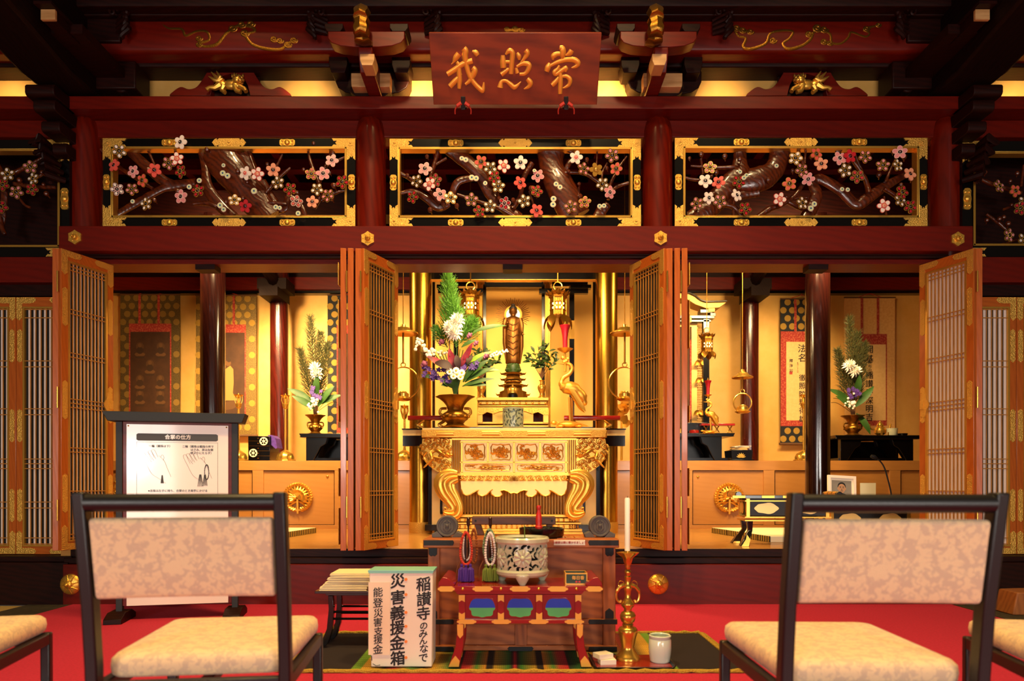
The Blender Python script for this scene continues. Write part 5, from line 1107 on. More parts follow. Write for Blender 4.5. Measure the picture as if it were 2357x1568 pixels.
def floret(mb, c, r, n, seed, face=V((0, -1, .2))):
    rr = random.Random(seed); face = face.normalized(); a = face.orthogonal().normalized(); b = face.cross(a)
    for k in range(n):
        az = 2*math.pi*k/n; d = a*math.cos(az)+b*math.sin(az)+face*.25; mb.blade(V(c), d, face, r, r*.5, .2, 3, .0015)
def bronze_vase(px, pb, pt, Y, w_, label):
    x, z0 = X(px, Y), Z(pb, Y); h = Z(pt, Y)-z0; u = w_/F*Y/2; t = thing('bronze_vase', label, 'vase', (x, Y, z0)); mb = MB()
    pr = [(.72, 0), (.76, .03), (.5, .08), (.42, .14), (.48, .17), (.5, .2), (.64, .26), (.7, .36), (.62, .46), (.46, .52), (.4, .56), (.42, .62), (.46, .7), (.6, .82), (.82, .93), (1.0, .985), (1.0, 1.0), (.9, .99), (.5, .9), (.35, .75)]
    mb.lathe([(a*u, b*h) for a, b in pr], (x, Y, z0), 32, wob=lambda a, z: 1+.035*math.cos(8*a)*(1 if z > .8*h else .5)); part(mb, 'body', 'bronze', t, smooth=50)
    mb = MB()
    for s in (-1, 1): mb.tube(smoothp([(x+s*u*.45, Y, z0+h*.62), (x+s*u*.75, Y, z0+h*.6), (x+s*u*.8, Y, z0+h*.45), (x+s*u*.62, Y, z0+h*.4)], 4), u*.07, 6)
    for k in range(10): a = 2*math.pi*k/10; mb.ball((x+u*.66*math.cos(a), Y+u*.66*math.sin(a), z0+h*.35), (u*.13, u*.13, h*.05), 6, 4)
    part(mb, 'handles', 'bronze', t); return z0+h
# main bouquet
bronze_vase(1048, 985, 913, 6.0, 88, 'large bronze vase with flared rim on the altar table, holding the big bouquet')
B = lambda a, b, Y=6.0: P(a, b, Y)
fa = thing('flower_bouquet', 'tall bouquet with conifer branch, white chrysanthemums, crimson leaves and purple flowers left of the statue', 'flowers', B(1048, 912))
mb = MB(); conifer(mb, B(1042, 760, 6.02), B(1030, 630, 6.02), .13, 240, 1, .06, .003); conifer(mb, B(1050, 800, 6.02), B(1038, 690, 6.02), .17, 220, 7, .07, .003); part(mb, 'conifer_branch', 'conifer', fa, 'bright green conifer branch')
mb = MB(); conifer(mb, B(1060, 790, 6.05), B(1090, 738, 6.05), .12, 120, 2, .08, .003); conifer(mb, B(1030, 800, 6.05), B(1003, 755, 6.05), .08, 70, 3, .07, .003); part(mb, 'pine_tuft', 'conifer', fa)
for k, (a, b, r) in enumerate(((1053, 740, .075), (1036, 755, .07), (1046, 766, .075))):
    mb = MB(); mum(mb, B(a, b, 5.93-.02*k), r, 60, k); part(mb, 'chrysanthemum', 'petal_white', fa, 'white spidery chrysanthemum', smooth=50)
mb = MB()
for k in range(16):
    a = -.6+1.2*k/15; mb.tube([B(1048, 918), B(1048+a*20, 870), B(1048+a*90, 800+30*abs(a))], [.007, .006, .004], 5)
part(mb, 'stems', 'leaf_green', fa)
for k, (p, d, L, w_) in enumerate((((1058, 848), (.55, -.2, 1), .22, .06), ((1046, 850), (-.25, -.3, 1), .18, .07), ((1034, 850), (-1, -.3, .6), .22, .065), ((1066, 838), (.42, -.3, .9), .2, .05))):
    mb = MB(); mb.blade(B(*p, 5.93), d, (0, -1, .4), L, w_, .15, 8, .003, 1, .004); part(mb, 'crimson_leaf', 'petal_crimson', fa, 'crimson pink veined leaf', smooth=60)
for k, (p, d, L, w_) in enumerate((((1042, 850), (-1, -.4, .55), .17, .09), ((1056, 850), (-.15, -.4, 1), .13, .06), ((1075, 838), (.4, 0, .9), .1, .05))):
    mb = MB(); mb.blade(B(*p, 5.9), d, (0, -1, .5), L, w_, .5, 8, .003); part(mb, 'maroon_leaf', 'leaf_maroon', fa, 'dark maroon leaf', smooth=60)
for p, d, L, w_ in (((1074, 872), (.75, -.35, .75), .26, .06), ((1072, 888), (.95, -.4, .1), .2, .045), ((1010, 875), (-.8, -.3, .3), .16, .045), ((1048, 880), (.2, -.5, .8), .16, .05), ((1040, 893), (-.5, -.5, .5), .14, .05), ((1066, 880), (.6, -.3, .9), .3, .06), ((1070, 880), (.9, -.3, .55), .3, .055), ((1064, 890), (1, -.3, .35), .3, .05), ((1060, 870), (.3, -.2, 1), .24, .05), ((1090, 765), (1, -.1, .35), .30, .05), ((1030, 890), (-.3, -.6, .1), .08, .05), ((1062, 800), (.8, -.3, .5), .15, .04)):
    mb = MB(); mb.blade(B(*p, 5.95), d, (0, -1, .5), L, w_, .35, 9, .002); part(mb, 'green_leaf', 'leaf_green', fa, smooth=60)
mb = MB()
for p, d, L, w_ in (((1072, 838), (1, -.2, .55), .26, .05), ((1085, 860), (1, -.2, .2), .25, .05)): mb.blade(B(*p, 5.97), d, (0, -1, .5), L, w_, .25, 9, .002)
part(mb, 'yellow_leaf', 'leaf_light', fa, smooth=60)
rr = random.Random(5)
for a, b in ((985, 848), (978, 862), (992, 870), (1005, 865), (1000, 855), (1015, 875), (1025, 868), (1032, 880), (1058, 850), (1068, 845), (1092, 845), (1098, 838), (1010, 850), (1085, 845), (976, 845), (1022, 850)):
    mb = MB()
    for q in range(4): floret(mb, B(a+rr.uniform(-4, 4), b+rr.uniform(-4, 4), 5.92+rr.uniform(-.03, .03)), .025, 5, q)
    part(mb, 'purple_flower', 'petal_purple', fa)
mb = MB()
for k in range(34):
    t = k/33; p = B(955+45*t+rr.uniform(-4, 4), 800-14*math.sin(t*6)+rr.uniform(-8, 8), 5.95); mb.ball(p, rr.uniform(.010, .02), 6, 4)
part(mb, 'white_berries', 'petal_white', fa); mb = MB()
for k in range(10): mb.ball(B(1010+rr.uniform(-12, 22), 810+rr.uniform(-8, 10), 5.95), .012, 6, 4)
part(mb, 'white_berries', 'petal_white', fa); mb = MB()
for k in range(22): mb.ball(B(1128+42*k/22, 818-10*k/22+rr.uniform(-5, 5), 5.98), .010, 6, 4)
part(mb, 'white_berries', 'petal_white', fa)
mb = MB()
for a, b in ((962, 808), (970, 815), (975, 822)): mb.tube([B(1030, 850), B((a+1030)/2, (b+850)/2-10), B(a, b)], [.005, .004, .002], 5)
mb.tube([B(1035, 820, 5.9), B(1035, 765, 5.9)], .006, 5); mb.tube([B(1060, 850), B(1110, 820), B(1165, 810)], .003, 5); part(mb, 'twigs', 'twig', fa)
for a, b, r in ((1017, 787, .025), (1081, 772, .022), (1096, 790, .02), (977, 838, .03), (1119, 820, .022)):
    mb = MB(); mb.ball(B(a, b, 5.93), (r, r, r*.9), 10, 6); cluster(mb, B(a, b, 5.93), r, 16, .009, 3); part(mb, 'mauve_thistle', 'petal_mauve', fa)
mb = MB()
for k, (a, b) in enumerate(((1050, 853), (1052, 862), (1063, 858), (1044, 866), (1060, 868), (1035, 856))):
    floret(mb, B(a, b, 5.88), .032, 13, k)
mb.m = 1
for a, b in ((1050, 853), (1052, 862), (1063, 858), (1044, 866), (1060, 868), (1035, 856)): mb.ball(B(a, b, 5.875), .011, 8, 4)
part(mb, 'white_daisies', ['petal_white', 'petal_yellow'], fa)
# side arrangements
def side_flowers(px, Y, vb, vt, label, vlabel, s, seed):
    bronze_vase(px, vb, vt, Y, 46 if px < 1200 else 52, vlabel); D = lambda a, b, dy=0: P(px+a, vt+b, Y+dy); t = thing('flower_arrangement', label, 'flowers', D(0, 0)); rr = random.Random(seed)
    mb = MB()
    for a, b, a2, b2 in ((0, -100, -12 if s > 0 else -8, -225), (-18, -70, -35, -150), (20, -70, 28, -165), (8, -100, 12, -190)): conifer(mb, D(a*.4, b*.5, .02), D(a2, b2, .02), .075, 150, seed+a2, .09, .0026)
    part(mb, 'cypress_spray', 'conifer_dull', t)
    fl = ((0, -108), (3, -95)) if s > 0 else ((-8, -115), (5, -102))
    for k, (a, b) in enumerate(fl): mb = MB(); mum(mb, D(a, b, -.06), .07, 44, k+seed); part(mb, 'chrysanthemum', 'petal_white', t, 'white chrysanthemum', smooth=50)
    mb = MB()
    for a, b, d, L in ((-4, -30, (-.8, -.3, .5), .3), (-6, -22, (-.8, -.3, .9), .24), (6, -20, (.6, -.3, .8), .28), (8, -25, (1, -.2, .5), .26), (-2, -15, (-.7, -.5, .5), .26), (3, -40, (.1, -.5, 1), .25)):
        if s < 0 and d[0] > .9: d = (.5, -.5, -.9); b = -5
        mb = MB(); mb.blade(D(a, b, -.03), d, (0, -1, .4), L, .075, .3, 8, .002); part(mb, 'broad_leaf', 'leaf_green', t, smooth=60)
    for k in range(12):
        mb = MB(); a, b = rr.uniform(-12, 16)-2*s, rr.uniform(-66, -40)
        for j in range(3): floret(mb, D(a+rr.uniform(-2, 2), b+rr.uniform(-2, 2), -.08), .022, 5, k)
        part(mb, 'purple_flower', 'petal_purple', t)
    mb = MB(); cluster(mb, D(-4, -28, -.1), .06, 24, .016, seed); part(mb, 'white_florets', 'petal_white', t)
    mb = MB()
    for k in range(5): mb.tube(smoothp([tuple(D(0, -5)), tuple(D(s*(10+6*k), -60+8*k)), tuple(D(s*(30+5*k), -70+10*k-(30 if k == 0 else 0)))], 4), .003, 5)
    for k in range(8): mb.tube([D(-3+k, 4), D(-8+2*k, -60)], .005, 5)
    part(mb, 'stems', 'twig', t)
# ================= side bay furniture (on the platform) =================
ZP = 1.071
def black_table(px0, px1, py0, py1, Y, dpt, label, legs):
    t = thing('altar_side_table', label, 'table', (X((px0+px1)/2, Y), Y+dpt/2, ZP)); z1, z0 = Z(py0, Y), Z(py1, Y); x0, x1 = X(px0, Y), X(px1, Y)
    mb = MB(); mb.prism([(x0, z1), (x0+.015, z1-.03), (x0, z0), (x0+.02, z0-.005), (x1-.02, z0-.005), (x1, z0), (x1-.015, z1-.03), (x1, z1)], Y, Y+dpt); part(mb, 'table_top', 'black_lacquer', t, bev=.003)
    mb = MB(); mb.box(x0+.03, x1-.03, Y+dpt-.06, Y+dpt-.03, ZP, z0-.01); mb.box(x0+.06, x1-.06, Y+.05, Y+dpt-.05, ZP, ZP+.03); part(mb, 'base_rail', 'black_lacquer', t)
    for lx, s in legs:
        xx = X(lx, Y)
        for yy in (Y+.02, Y+dpt-.09):
            mb = MB(); mb.prism([(xx, z0-.005), (xx+s*.22, z0-.005), (xx+s*.20, z0-.07), (xx+s*.15, z0-.1), (xx+s*.10, ZP+.05), (xx+s*.07, ZP), (xx, ZP)], yy, yy+.06)
            part(mb, 'leg', 'black_lacquer', t, bev=.003)
    return z1
zt = black_table(688, 885, 998, 1006, 7.0, .42, 'black lacquered side table carrying the cypress arrangement with a single white bloom', ((703, 1), (870, -1)))
black_table(1488, 1692, 997, 1004, 6.96, .42, 'black lacquered side table under the small crane and red lacquer box', ((1663, -1), (1500, 1)))
black_table(1922, 2120, 1002, 1010, 7.0, .42, 'black lacquered side table carrying a vase, brass pot and celadon bowl', ((1937, 1), (2105, -1)))
side_flowers(726, 7.15, 1000, 956, 'tall dry cypress arrangement beside the black medallion scroll, mostly hidden by door leaves', 'bronze vase holding the dry cypress arrangement beside the black drawer chest', 1, 3)
side_flowers(1963, 7.12, 1003.5, 957, 'cypress arrangement with two white blooms in front of the pale peach scroll', 'bronze vase with a drooping leaf, beside the brass pot and celadon bowl', -1, 8)
def candle_stand(px, Y, pt, pb, label, short=False):
    x, z0, z1 = X(px, Y), ZP, Z(pt, Y); h = z1-z0; t = thing('brass_candle_stand', label, 'candlestick', (x, Y, z0))
    mb = MB(); mb.lathe([(.1, 0), (.1, .012), (.085, .02), (.083, .045), (.07, .075), (.04, .1), (.015, .115), (.012, .14), (.011, h-.16), (.02, h-.155), (.03, h-.13), (.034, h-.11), (.016, h-.1), (.012, h-.05), (.04, h-.03), (.048, h-.02), (.04, h-.025), (.008, h-.03), (.003, h)], (x, Y, z0), 24, wob=lambda a, z: 1+(.06*math.cos(12*a) if .01 < z < .1 else 0)); part(mb, 'stem_and_base', 'brass', t)
    mb = MB()
    for k in range(8):
        a = math.pi*k/4; mb.tube([(x+.03*math.cos(a), Y+.03*math.sin(a), z1-.11), (x+.042*math.cos(a), Y+.042*math.sin(a), z1-.07), (x+.036*math.cos(a), Y+.036*math.sin(a), z1-.03)], .004, 5)
    part(mb, 'openwork_cup', 'brass', t)
candle_stand(657, 7.1, 906, 1058, 'tall brass candle stand between the black drawer chest and its side table')
candle_stand(549, 7.1, 905, 1058, 'tall brass candle stand in front of the dark painted scroll beside the inner pillar')
candle_stand(931, 7.1, 930, 1058, 'brass candle stand glimpsed beside the gilded pillar on the bouquet side')
candle_stand(1850, 7.1, 905, 1058, 'brass candle stand half hidden by the inner pillar between the written scrolls')
# black boxes
t = thing('black_chest', 'black lacquered drawer chest with two round gold crests on the platform', 'chest', (X(600, 7.0), 7.1, ZP))
x0, x1, z1 = X(571, 7.0), X(621, 7.0), Z(1004, 7.0)
mb = MB(); mb.box(x0, x1, 7.0, 7.28, ZP, z1); part(mb, 'body', 'black_lacquer', t, bev=.004)
mb = MB()
for k in range(1, 5): mb.box(x0+.002, x1-.002, 6.998, 7.001, ZP+(z1-ZP)*k/5-.001, ZP+(z1-ZP)*k/5+.001)
for k in range(5): mb.ball((x0+.105, 6.995, ZP+(z1-ZP)*(k+.5)/5), .006, 6, 4)
part(mb, 'drawer_pulls', 'bronze', t)
for a, b in ((607, 1016), (583, 1043)):
    mb = MB(); c = P(a, b, 7.0); mb.disc_y((c.x, c.z), .042, 6.9995, 6.9975, 28); mb.m = 1
    for k in range(6): q = k*math.pi/3; mb.disc_y((c.x+.022*math.cos(q), c.z+.022*math.sin(q)), .010, 6.9975, 6.9965, 10)
    part(mb, 'round_crest', ['cream_paper', 'black_lacquer'], t, 'gold round crest')
mb = MB(); mb.prism([(x1-.03, z1+.001), (x1-.03, z1+.012), (x1+.01, z1+.012), (x1+.045, z1-.02), (x1+.065, z1-.12), (x1+.05, z1-.13), (x1+.005, z1-.09), (x1+.004, z1+.001)], 7.03, 7.2); solo(mb, 'folded_cloth', 'petal_purple', 'dark purple cloth draped over the corner of the black drawer chest', 'cloth')
t = thing('black_box', 'open black lacquered box with gold leaf crest, papers lying on top', 'box', (X(1707, 6.98), 7.05, ZP))
x0, x1, z1 = X(1683, 6.97), X(1733, 6.97), Z(1036, 6.97)
mb = MB(); mb.prism([(x0+.01, ZP), (x1-.01, ZP), (x1, z1), (x0, z1)], 6.97, 7.2); mb.box(x0-.01, x1+.01, 6.965, 7.21, ZP, ZP+.012); part(mb, 'box', 'black_lacquer', t, bev=.003)
mb = MB(); c = P(1706, 1049, 6.97)
for k in range(7): a = math.pi*(k+.5)/7; mb.blade((c.x, 6.968, c.z-.02), (math.cos(a), 0, math.sin(a)), (0, -1, 0), .05, .016, 0, 4)
part(mb, 'gold_crest', 'gold_fine', t)
for k in range(5):
    x = X(1706+k*1.5-(k % 2)*4, 7.0); mb = MB(); mb.box(x-.075, x+.075, 7.0, 7.12, z1+.002+.009*k, z1+.009+.009*k); mb.xf(Matrix.Translation((x, 7.05, 0)) @ Matrix.Rotation(.12*(k-2), 4, 'Z') @ Matrix.Translation((-x, -7.05, 0)))
    solo(mb, 'paper_bundle', 'white_paper' if k > 2 else 'old_paper', 'folded paper lying in the small pile on the open black box', 'paper', 'papers on the black box')
# things on the far right table
mb = MB(); x, z = X(2040, 7.1), zt
t = thing('brass_teapot', 'small brass pot with looped handles behind the celadon bowl', 'pot', (x, 7.22, Z(1003, 7.0)))
part(MB().lathe([(.03, .02), (.055, .04), (.06, .07), (.045, .1), (.03, .11), (.035, .125), (.02, .15), (.008, .165), (.001, .175)], (x, 7.22, Z(1003, 7.0)), 20), 'body', 'brass', t)
mb = MB()
for s in (-1, 1): mb.tube(smoothp([(x+s*.05, 7.22, Z(1003, 7)+.08), (x+s*.1, 7.22, Z(1003, 7)+.09), (x+s*.11, 7.22, Z(1003, 7)+.14)], 4), .008, 6)
for k in range(3): a = 2.1*k-1.57; mb.tube([(x+.04*math.cos(a), 7.1+.04*math.sin(a), Z(1003, 7)), (x+.045*math.cos(a), 7.1+.045*math.sin(a), Z(1003, 7)+.04)], .01, 6)
part(mb, 'handles', 'brass', t)
lathe_thing('celadon_bowl', 'small pale green celadon bowl in front of the small brass pot', 'bowl', 'celadon', [(.045, 0), (.05, .01), (.052, .06), (.056, .075), (.05, .075), (.045, .02), (.01, .015)], (X(2056, 7.05), 7.07, Z(1002, 7.0)), 28)
lathe_thing('black_saucer', 'small black saucer next to the celadon bowl', 'saucer', 'black_lacquer', [(.04, 0), (.045, .008), (.048, .022), (.04, .022), (.01, .012)], (X(2079, 7.05), 7.06, Z(1002, 7.0)), 24)
# things on the right bay table
t = thing('red_rail_stand', 'thin red topped stand behind the small crane', 'stand', (X(1650, 7.05), 7.1, Z(997, 6.96)))
mb = MB(); mb.box(X(1615, 7.05), X(1692, 7.05), 7.05, 7.14, Z(980, 7.05), Z(975, 7.05)); part(mb, 'top', 'red_lacquer_bright', t, bev=.003)
mb = MB()
for px in (1625, 1650, 1680):
    for s in (-1, 1): mb.tube([P(px-s*6, 979, 7.1), P(px+s*6, 996.5, 7.1)], .006, 6)
part(mb, 'crossed_legs', 'brass', t)
lathe_thing('red_lacquer_box', 'small round red lacquer box on the table with the small crane', 'box', 'red_lacquer_bright', [(.05, 0), (.052, .012), (.05, .014), (.052, .03), (.04, .035), (.001, .036)], (X(1599, 7.0), 7.02, Z(997, 6.96)), 24)
t = thing('black_stand', 'low black step stand behind the small red lacquer box', 'stand', (X(1610, 7.15), 7.2, Z(997, 6.96)))
part(MB().box(X(1575, 7.15), X(1640, 7.15), 7.15, 7.3, Z(997, 6.96), Z(973, 7.15)), 'block', 'black_lacquer', t, bev=.004)
# small shrine in the right bay
s_ = thing('small_shrine', 'small black and gold shrine with curved gable, partly hidden by the door leaves', 'shrine', (X(1580, 7.5), 7.55, ZP)); YH = 7.45
mb = MB()
roof = [(1560, 676), (1585, 678), (1598, 684), (1610, 694), (1622, 698), (1671, 697)]
mb.prism([(X(a, YH), Z(b, YH)) for a, b in roof]+[(X(a, YH), Z(b-3, YH)) for a, b in roof[::-1]], YH-.05, YH+.2); bx(mb, 1540, 1645, 726, 733, YH, YH+.1); bx(mb, 1560, 1637, 736, 741, YH+.02, YH+.1)
bx(mb, 1619, 1633, 733, 1005, YH+.02, YH+.08); bx(mb, 1635, 1648, 720, 728, YH, YH+.12); bx(mb, 1612, 1640, 712, 720, YH, YH+.12)
mb.box(X(1505, YH), X(1640, YH), YH+.02, YH+.3, ZP, Z(1000, YH)); part(mb, 'black_frame', 'black_lacquer', s_, bev=.003)
mb = MB(); mb.prism([(X(a, YH), Z(b, YH)) for a, b in roof]+[(X(1655, YH), Z(709, YH)), (X(1625, YH), Z(711, YH)), (X(1600, YH), Z(702, YH)), (X(1580, YH), Z(690, YH)), (X(1560, YH), Z(687, YH))], YH-.02, YH+.18)
bx(mb, 1560, 1605, 742, 1000, YH+.1, YH+.14); bx(mb, 1630, 1646, 709, 718, YH-.01, YH+.1); bx(mb, 1585, 1592, 730, 742, YH-.02, YH+.05); part(mb, 'gilt_gable', 'gold_wall', s_, bev=.003)
mb = MB(); bx(mb, 1545, 1592, 752, 985, YH+.085, YH+.1); part(mb, 'niche', 'painting_brown', s_)
mb = MB()
for k in range(40):
    for j in range(3): mb.ball(P(1606+4*j, 755+5.5*k, YH+.12), .008, 5, 3)
part(mb, 'side_openwork', 'gold_chased', s_)
mb = MB(); bx(mb, 1578, 1591, 782, 790, YH+.07, YH+.085); bx(mb, 1588, 1591.5, 790, 955, YH+.07, YH+.085); bx(mb, 1578, 1591, 955, 966, YH+.07, YH+.085); part(mb, 'red_border', 'brocade_red', s_)
for k, (a, b) in enumerate(((1610, 830), (1612, 870), (1608, 945))):
    mb = MB()
    for j in range(5): mb.blade(P(a, b, YH+.05), (math.cos(j*.8-2), -.3, -math.sin(j*.8)*.8-.4), (0, -1, 0), .09, .05, .4, 5, .003)
    part(mb, 'gilt_leaf_pendant', 'bronze', s_)
# hanging scrolls on the gold wall
def scroll(label, px0, px1, py0, py1, inner, straps, mount, med=None, border='brocade_red', paint='painting_brown', Y=8.12, bw=(3, 19, 12), side=True):
    t = thing('hanging_scroll', label, 'scroll', P((px0+px1)/2, py1, Y)); u = Y/F
    mb = MB(); bx(mb, px0, px1, py0, py1, Y, Y+.012); mb.m = 1
    if med:
        r = 7.4; k = 0; py = py0+8
        while py < py1-6:
            px = px0+(6 if k % 2 else 16)
            while px < px1-3:
                if not (inner[0]-bw[0]-4 < px < inner[1]+bw[0]+4 and inner[2]-bw[1] < py < inner[3]+bw[2]): c = P(px, py, Y); mb.disc_y((c.x, c.z), r*u, Y, Y-.0015, 18)
                px += 20.5
            py += 18.5; k += 1
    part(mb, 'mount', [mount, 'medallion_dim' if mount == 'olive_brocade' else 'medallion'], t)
    mb = MB(); bx(mb, inner[0]-bw[0], inner[1]+bw[0], inner[2]-bw[1], inner[3]+bw[2], Y-.003, Y); part(mb, 'border', border, t, 'red patterned brocade border')
    mb = MB(); bx(mb, *inner, Y-.005, Y-.003); part(mb, 'picture', paint, t)
    mb = MB()
    for a in straps: bx(mb, a-2.7, a+2.7, py0+1, inner[2]-bw[1], Y-.008, Y-.004)
    part(mb, 'strap', border if mount != 'black_brocade' or len(straps) > 1 else 'old_paper', t)
    mb = MB(); mb.tube([P(px0-1, py0, Y-.003), P(px1+1, py0, Y-.003)], .009, 8); part(mb, 'top_rod', 'twig', t); mb = MB(); mb.tube([P(px0-3, py1, Y-.008), P(px1+3, py1, Y-.008)], .014, 10); part(mb, 'bottom_roller', 'twig', t)
    mb = MB(); m_ = (px0+px1)/2; mb.tube([P(m_-26, py0-1, Y-.01), P(m_, py0-9, Y-.01), P(m_+26, py0-1, Y-.01)], .004, 5); mb.tube([P(m_, py0-9, Y-.01), P(m_, py0-14, Y)], .004, 5); part(mb, 'hanging_cord', 'cord_red', t)
    return t
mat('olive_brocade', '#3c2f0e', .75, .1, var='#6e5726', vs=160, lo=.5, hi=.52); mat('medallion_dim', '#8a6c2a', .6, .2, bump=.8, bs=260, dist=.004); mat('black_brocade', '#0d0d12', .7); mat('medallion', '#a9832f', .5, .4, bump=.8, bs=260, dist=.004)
mat('gold_brocade', '#4a380f', .6, .2, var='#86692a', vs=160, lo=.48, hi=.5); mat('peach_silk', '#d9a763', .7, var='#cf9a55', vs=40)
def seated(mb, px, py, s, Y):
    """tiny seated figure outline, flat on the painting"""
    for a, b, rx, rz, mi in ((0, -17, 9, 10, 0), (0, -20, 4, 5, 1), (0, -8, 8, 8, 2), (0, 1, 12, 5, 1), (0, 8, 11, 3, 2)):
        c = P(px+a*s, py+b*s, Y); u = Y/F*s; mb.m = mi; k = .0003*{-17: 0, 1: 1, -8: 2, -20: 3, 8: 2}[b]; mb.prism([(c.x+rx*u*math.cos(q), c.z+rz*u*math.sin(q)) for q in [2*math.pi*j/18 for j in range(18)]], Y, Y-.0006-k)
mat('paint_dim', '#563717', .8); mat('paint_skin', '#684420', .8); mat('paint_robe', '#3b2410', .8); mat('paint_gold', '#9a7838', .7)
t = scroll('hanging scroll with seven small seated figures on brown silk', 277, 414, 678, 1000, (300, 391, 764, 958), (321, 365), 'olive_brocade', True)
mb = MB()
for a, b in ((322, 815), (370, 815), (345, 855), (322, 890), (369, 890), (322, 925), (369, 925)): seated(mb, a, b, 1.0, 8.115)
part(mb, 'painted_figures', ['paint_dim', 'paint_skin', 'paint_robe'], t)
t = scroll('hanging scroll with a standing robed figure, half hidden by the inner pillar', 451, 590, 680, 1003, (478, 563, 766, 958), (502, 538), 'gold_brocade', True)
mb = MB(); Yp = 8.115
mb.m = 0; mb.prism([(X(a, Yp), Z(b, Yp)) for a, b in ((519, 850), (530, 842), (537, 850), (538, 880), (536, 905), (546, 922), (516, 922), (510, 890))], Yp, Yp-.001)
mb.m = 1; c = P(525, 836, Yp); mb.disc_y((c.x, c.z), .035, Yp, Yp-.0012, 18); mb.m = 2; c = P(527, 829, Yp); mb.disc_y((c.x, c.z), .026, Yp, Yp-.002, 16)
mb.m = 3; mb.prism([(X(a, Yp), Z(b, Yp)) for a, b in ((508, 926), (548, 922), (555, 930), (535, 942), (505, 946))], Yp, Yp-.0015); part(mb, 'painted_figure', ['paint_gold', 'paint_skin', 'paint_robe', 'paint_dim'], t)
scroll('black scroll with gold medallions mostly hidden behind the folded doors', 754, 888, 679, 1040, (778, 864, 768, 985), (821,), 'black_brocade', True)
t = scroll('written scroll with black medallion ends and a broad red border', 1797, 1894, 688, 1022, (1810, 1881, 787, 968), (1831, 1860), 'black_brocade', True, paint='old_paper', bw=(13, 24, 13))
mb = MB(); write(mb, '法名', P(1846, 813, 8.113), .105, vertical=True, bold=.012); write(mb, '徹照院釋得雄', P(1847, 917, 8.113), .085, vertical=True, pitch=1.15, bold=.01); write(mb, '釋淨如', P(1821, 842, 8.113), .045, vertical=True, pitch=1.3, bold=.006); write(mb, '五月二十六日', P(1836, 846, 8.113), .02, vertical=True, pitch=1.1); part(mb, 'calligraphy', 'ink', t, 'black brush writing')
mb = MB(); bx(mb, 1817, 1824, 855, 862, 8.112, 8.114); part(mb, 'seal_mark', 'red_ink', t)
t = scroll('pale peach written scroll with two narrow red straps', 1944, 2060, 685, 1030, (1968, 2039, 793, 968), (1984, 2021), 'peach_silk', None, paint='old_paper', bw=(2.5, 24, 12))
mb = MB(); write(mb, '開基', P(2001, 815, 8.113), .1, vertical=True, pitch=1.1, bold=.012); write(mb, '麻布中興', P(2002, 848, 8.113), .05, vertical=True, pitch=.95); write(mb, '稲讃寺深明吉', P(2001, 912, 8.113), .095, vertical=True, pitch=1.05, bold=.008); part(mb, 'calligraphy', 'ink', t, 'black brush writing')
# gilt lotus ornament near the right gilded pillar
t = thing('gilt_lotus_ornament', 'gilt lotus flower ornament glimpsed beside the gilded pillar on the crane side', 'ornament', P(1431, 1058, 7.1)); mb = MB()
for k in range(14): a = k*.45; mb.blade(P(1431, 960-5*k+20, 7.1), (math.cos(a*2.4), -.4, math.sin(a)+.3), (0, -1, .3), .12, .09, -.4, 5, .004)
mb.tube([P(1431, 1060, 7.1), P(1431, 900, 7.1)], .012, 8); part(mb, 'lotus', 'gold_fine', t)
# ================= on the sanctum floor =================
def zig(n): 
    return ramp_mat(n, [(0, '#d3a552'), (.5, '#3a2a14')], (0, 26, 0, False, True), .7)
zig('zigzag_cloth')
m_ = M['zigzag_cloth']; 
for s, l in ((-1, 'left'), (1, 'right')):
    t = thing('raised_mat', f'thick straw mat seat with patterned cloth edge on the {l} of the sanctum floor', 'mat', (s*2.4, 5.75, .377))
    w_ = [V((s*1.85, 6.38, 0)), V((s*2.0, 5.32, 0)), V((s*2.95, 5.32, 0)), V((s*2.95, 6.38, 0))]
    part(MB().prism([(p.x, p.y) for p in w_], .377, .425, 'z'), 'straw_body', 'cream_paper', t, bev=.004)
    mb = MB(); d = (w_[1]-w_[0]); L = d.length; d.normalize(); n_ = V((-s*abs(d.y), -s*d.x*(1 if s > 0 else 1), 0)); n_ = V((d.y, -d.x, 0)); n_ = n_ if n_.x*s < 0 else -n_
    for k in range(60):
        p = w_[0]+d*L*k/60; q = w_[0]+d*L*(k+1)/60; mb.m = k % 2
        mb.skin([mb.vs([p+n_*.001+V((0, 0, .378)), p+n_*.005+V((0, 0, .378)), p+n_*.005+V((0, 0, .424)), p+n_*.001+V((0, 0, .424))]), mb.vs([q+n_*.001+V((0, 0, .378)), q+n_*.005+V((0, 0, .378)), q+n_*.005+V((0, 0, .424)), q+n_*.001+V((0, 0, .424))])])
    part(mb, 'edge_cloth', ['fringe', 'dark_cloth'], t)
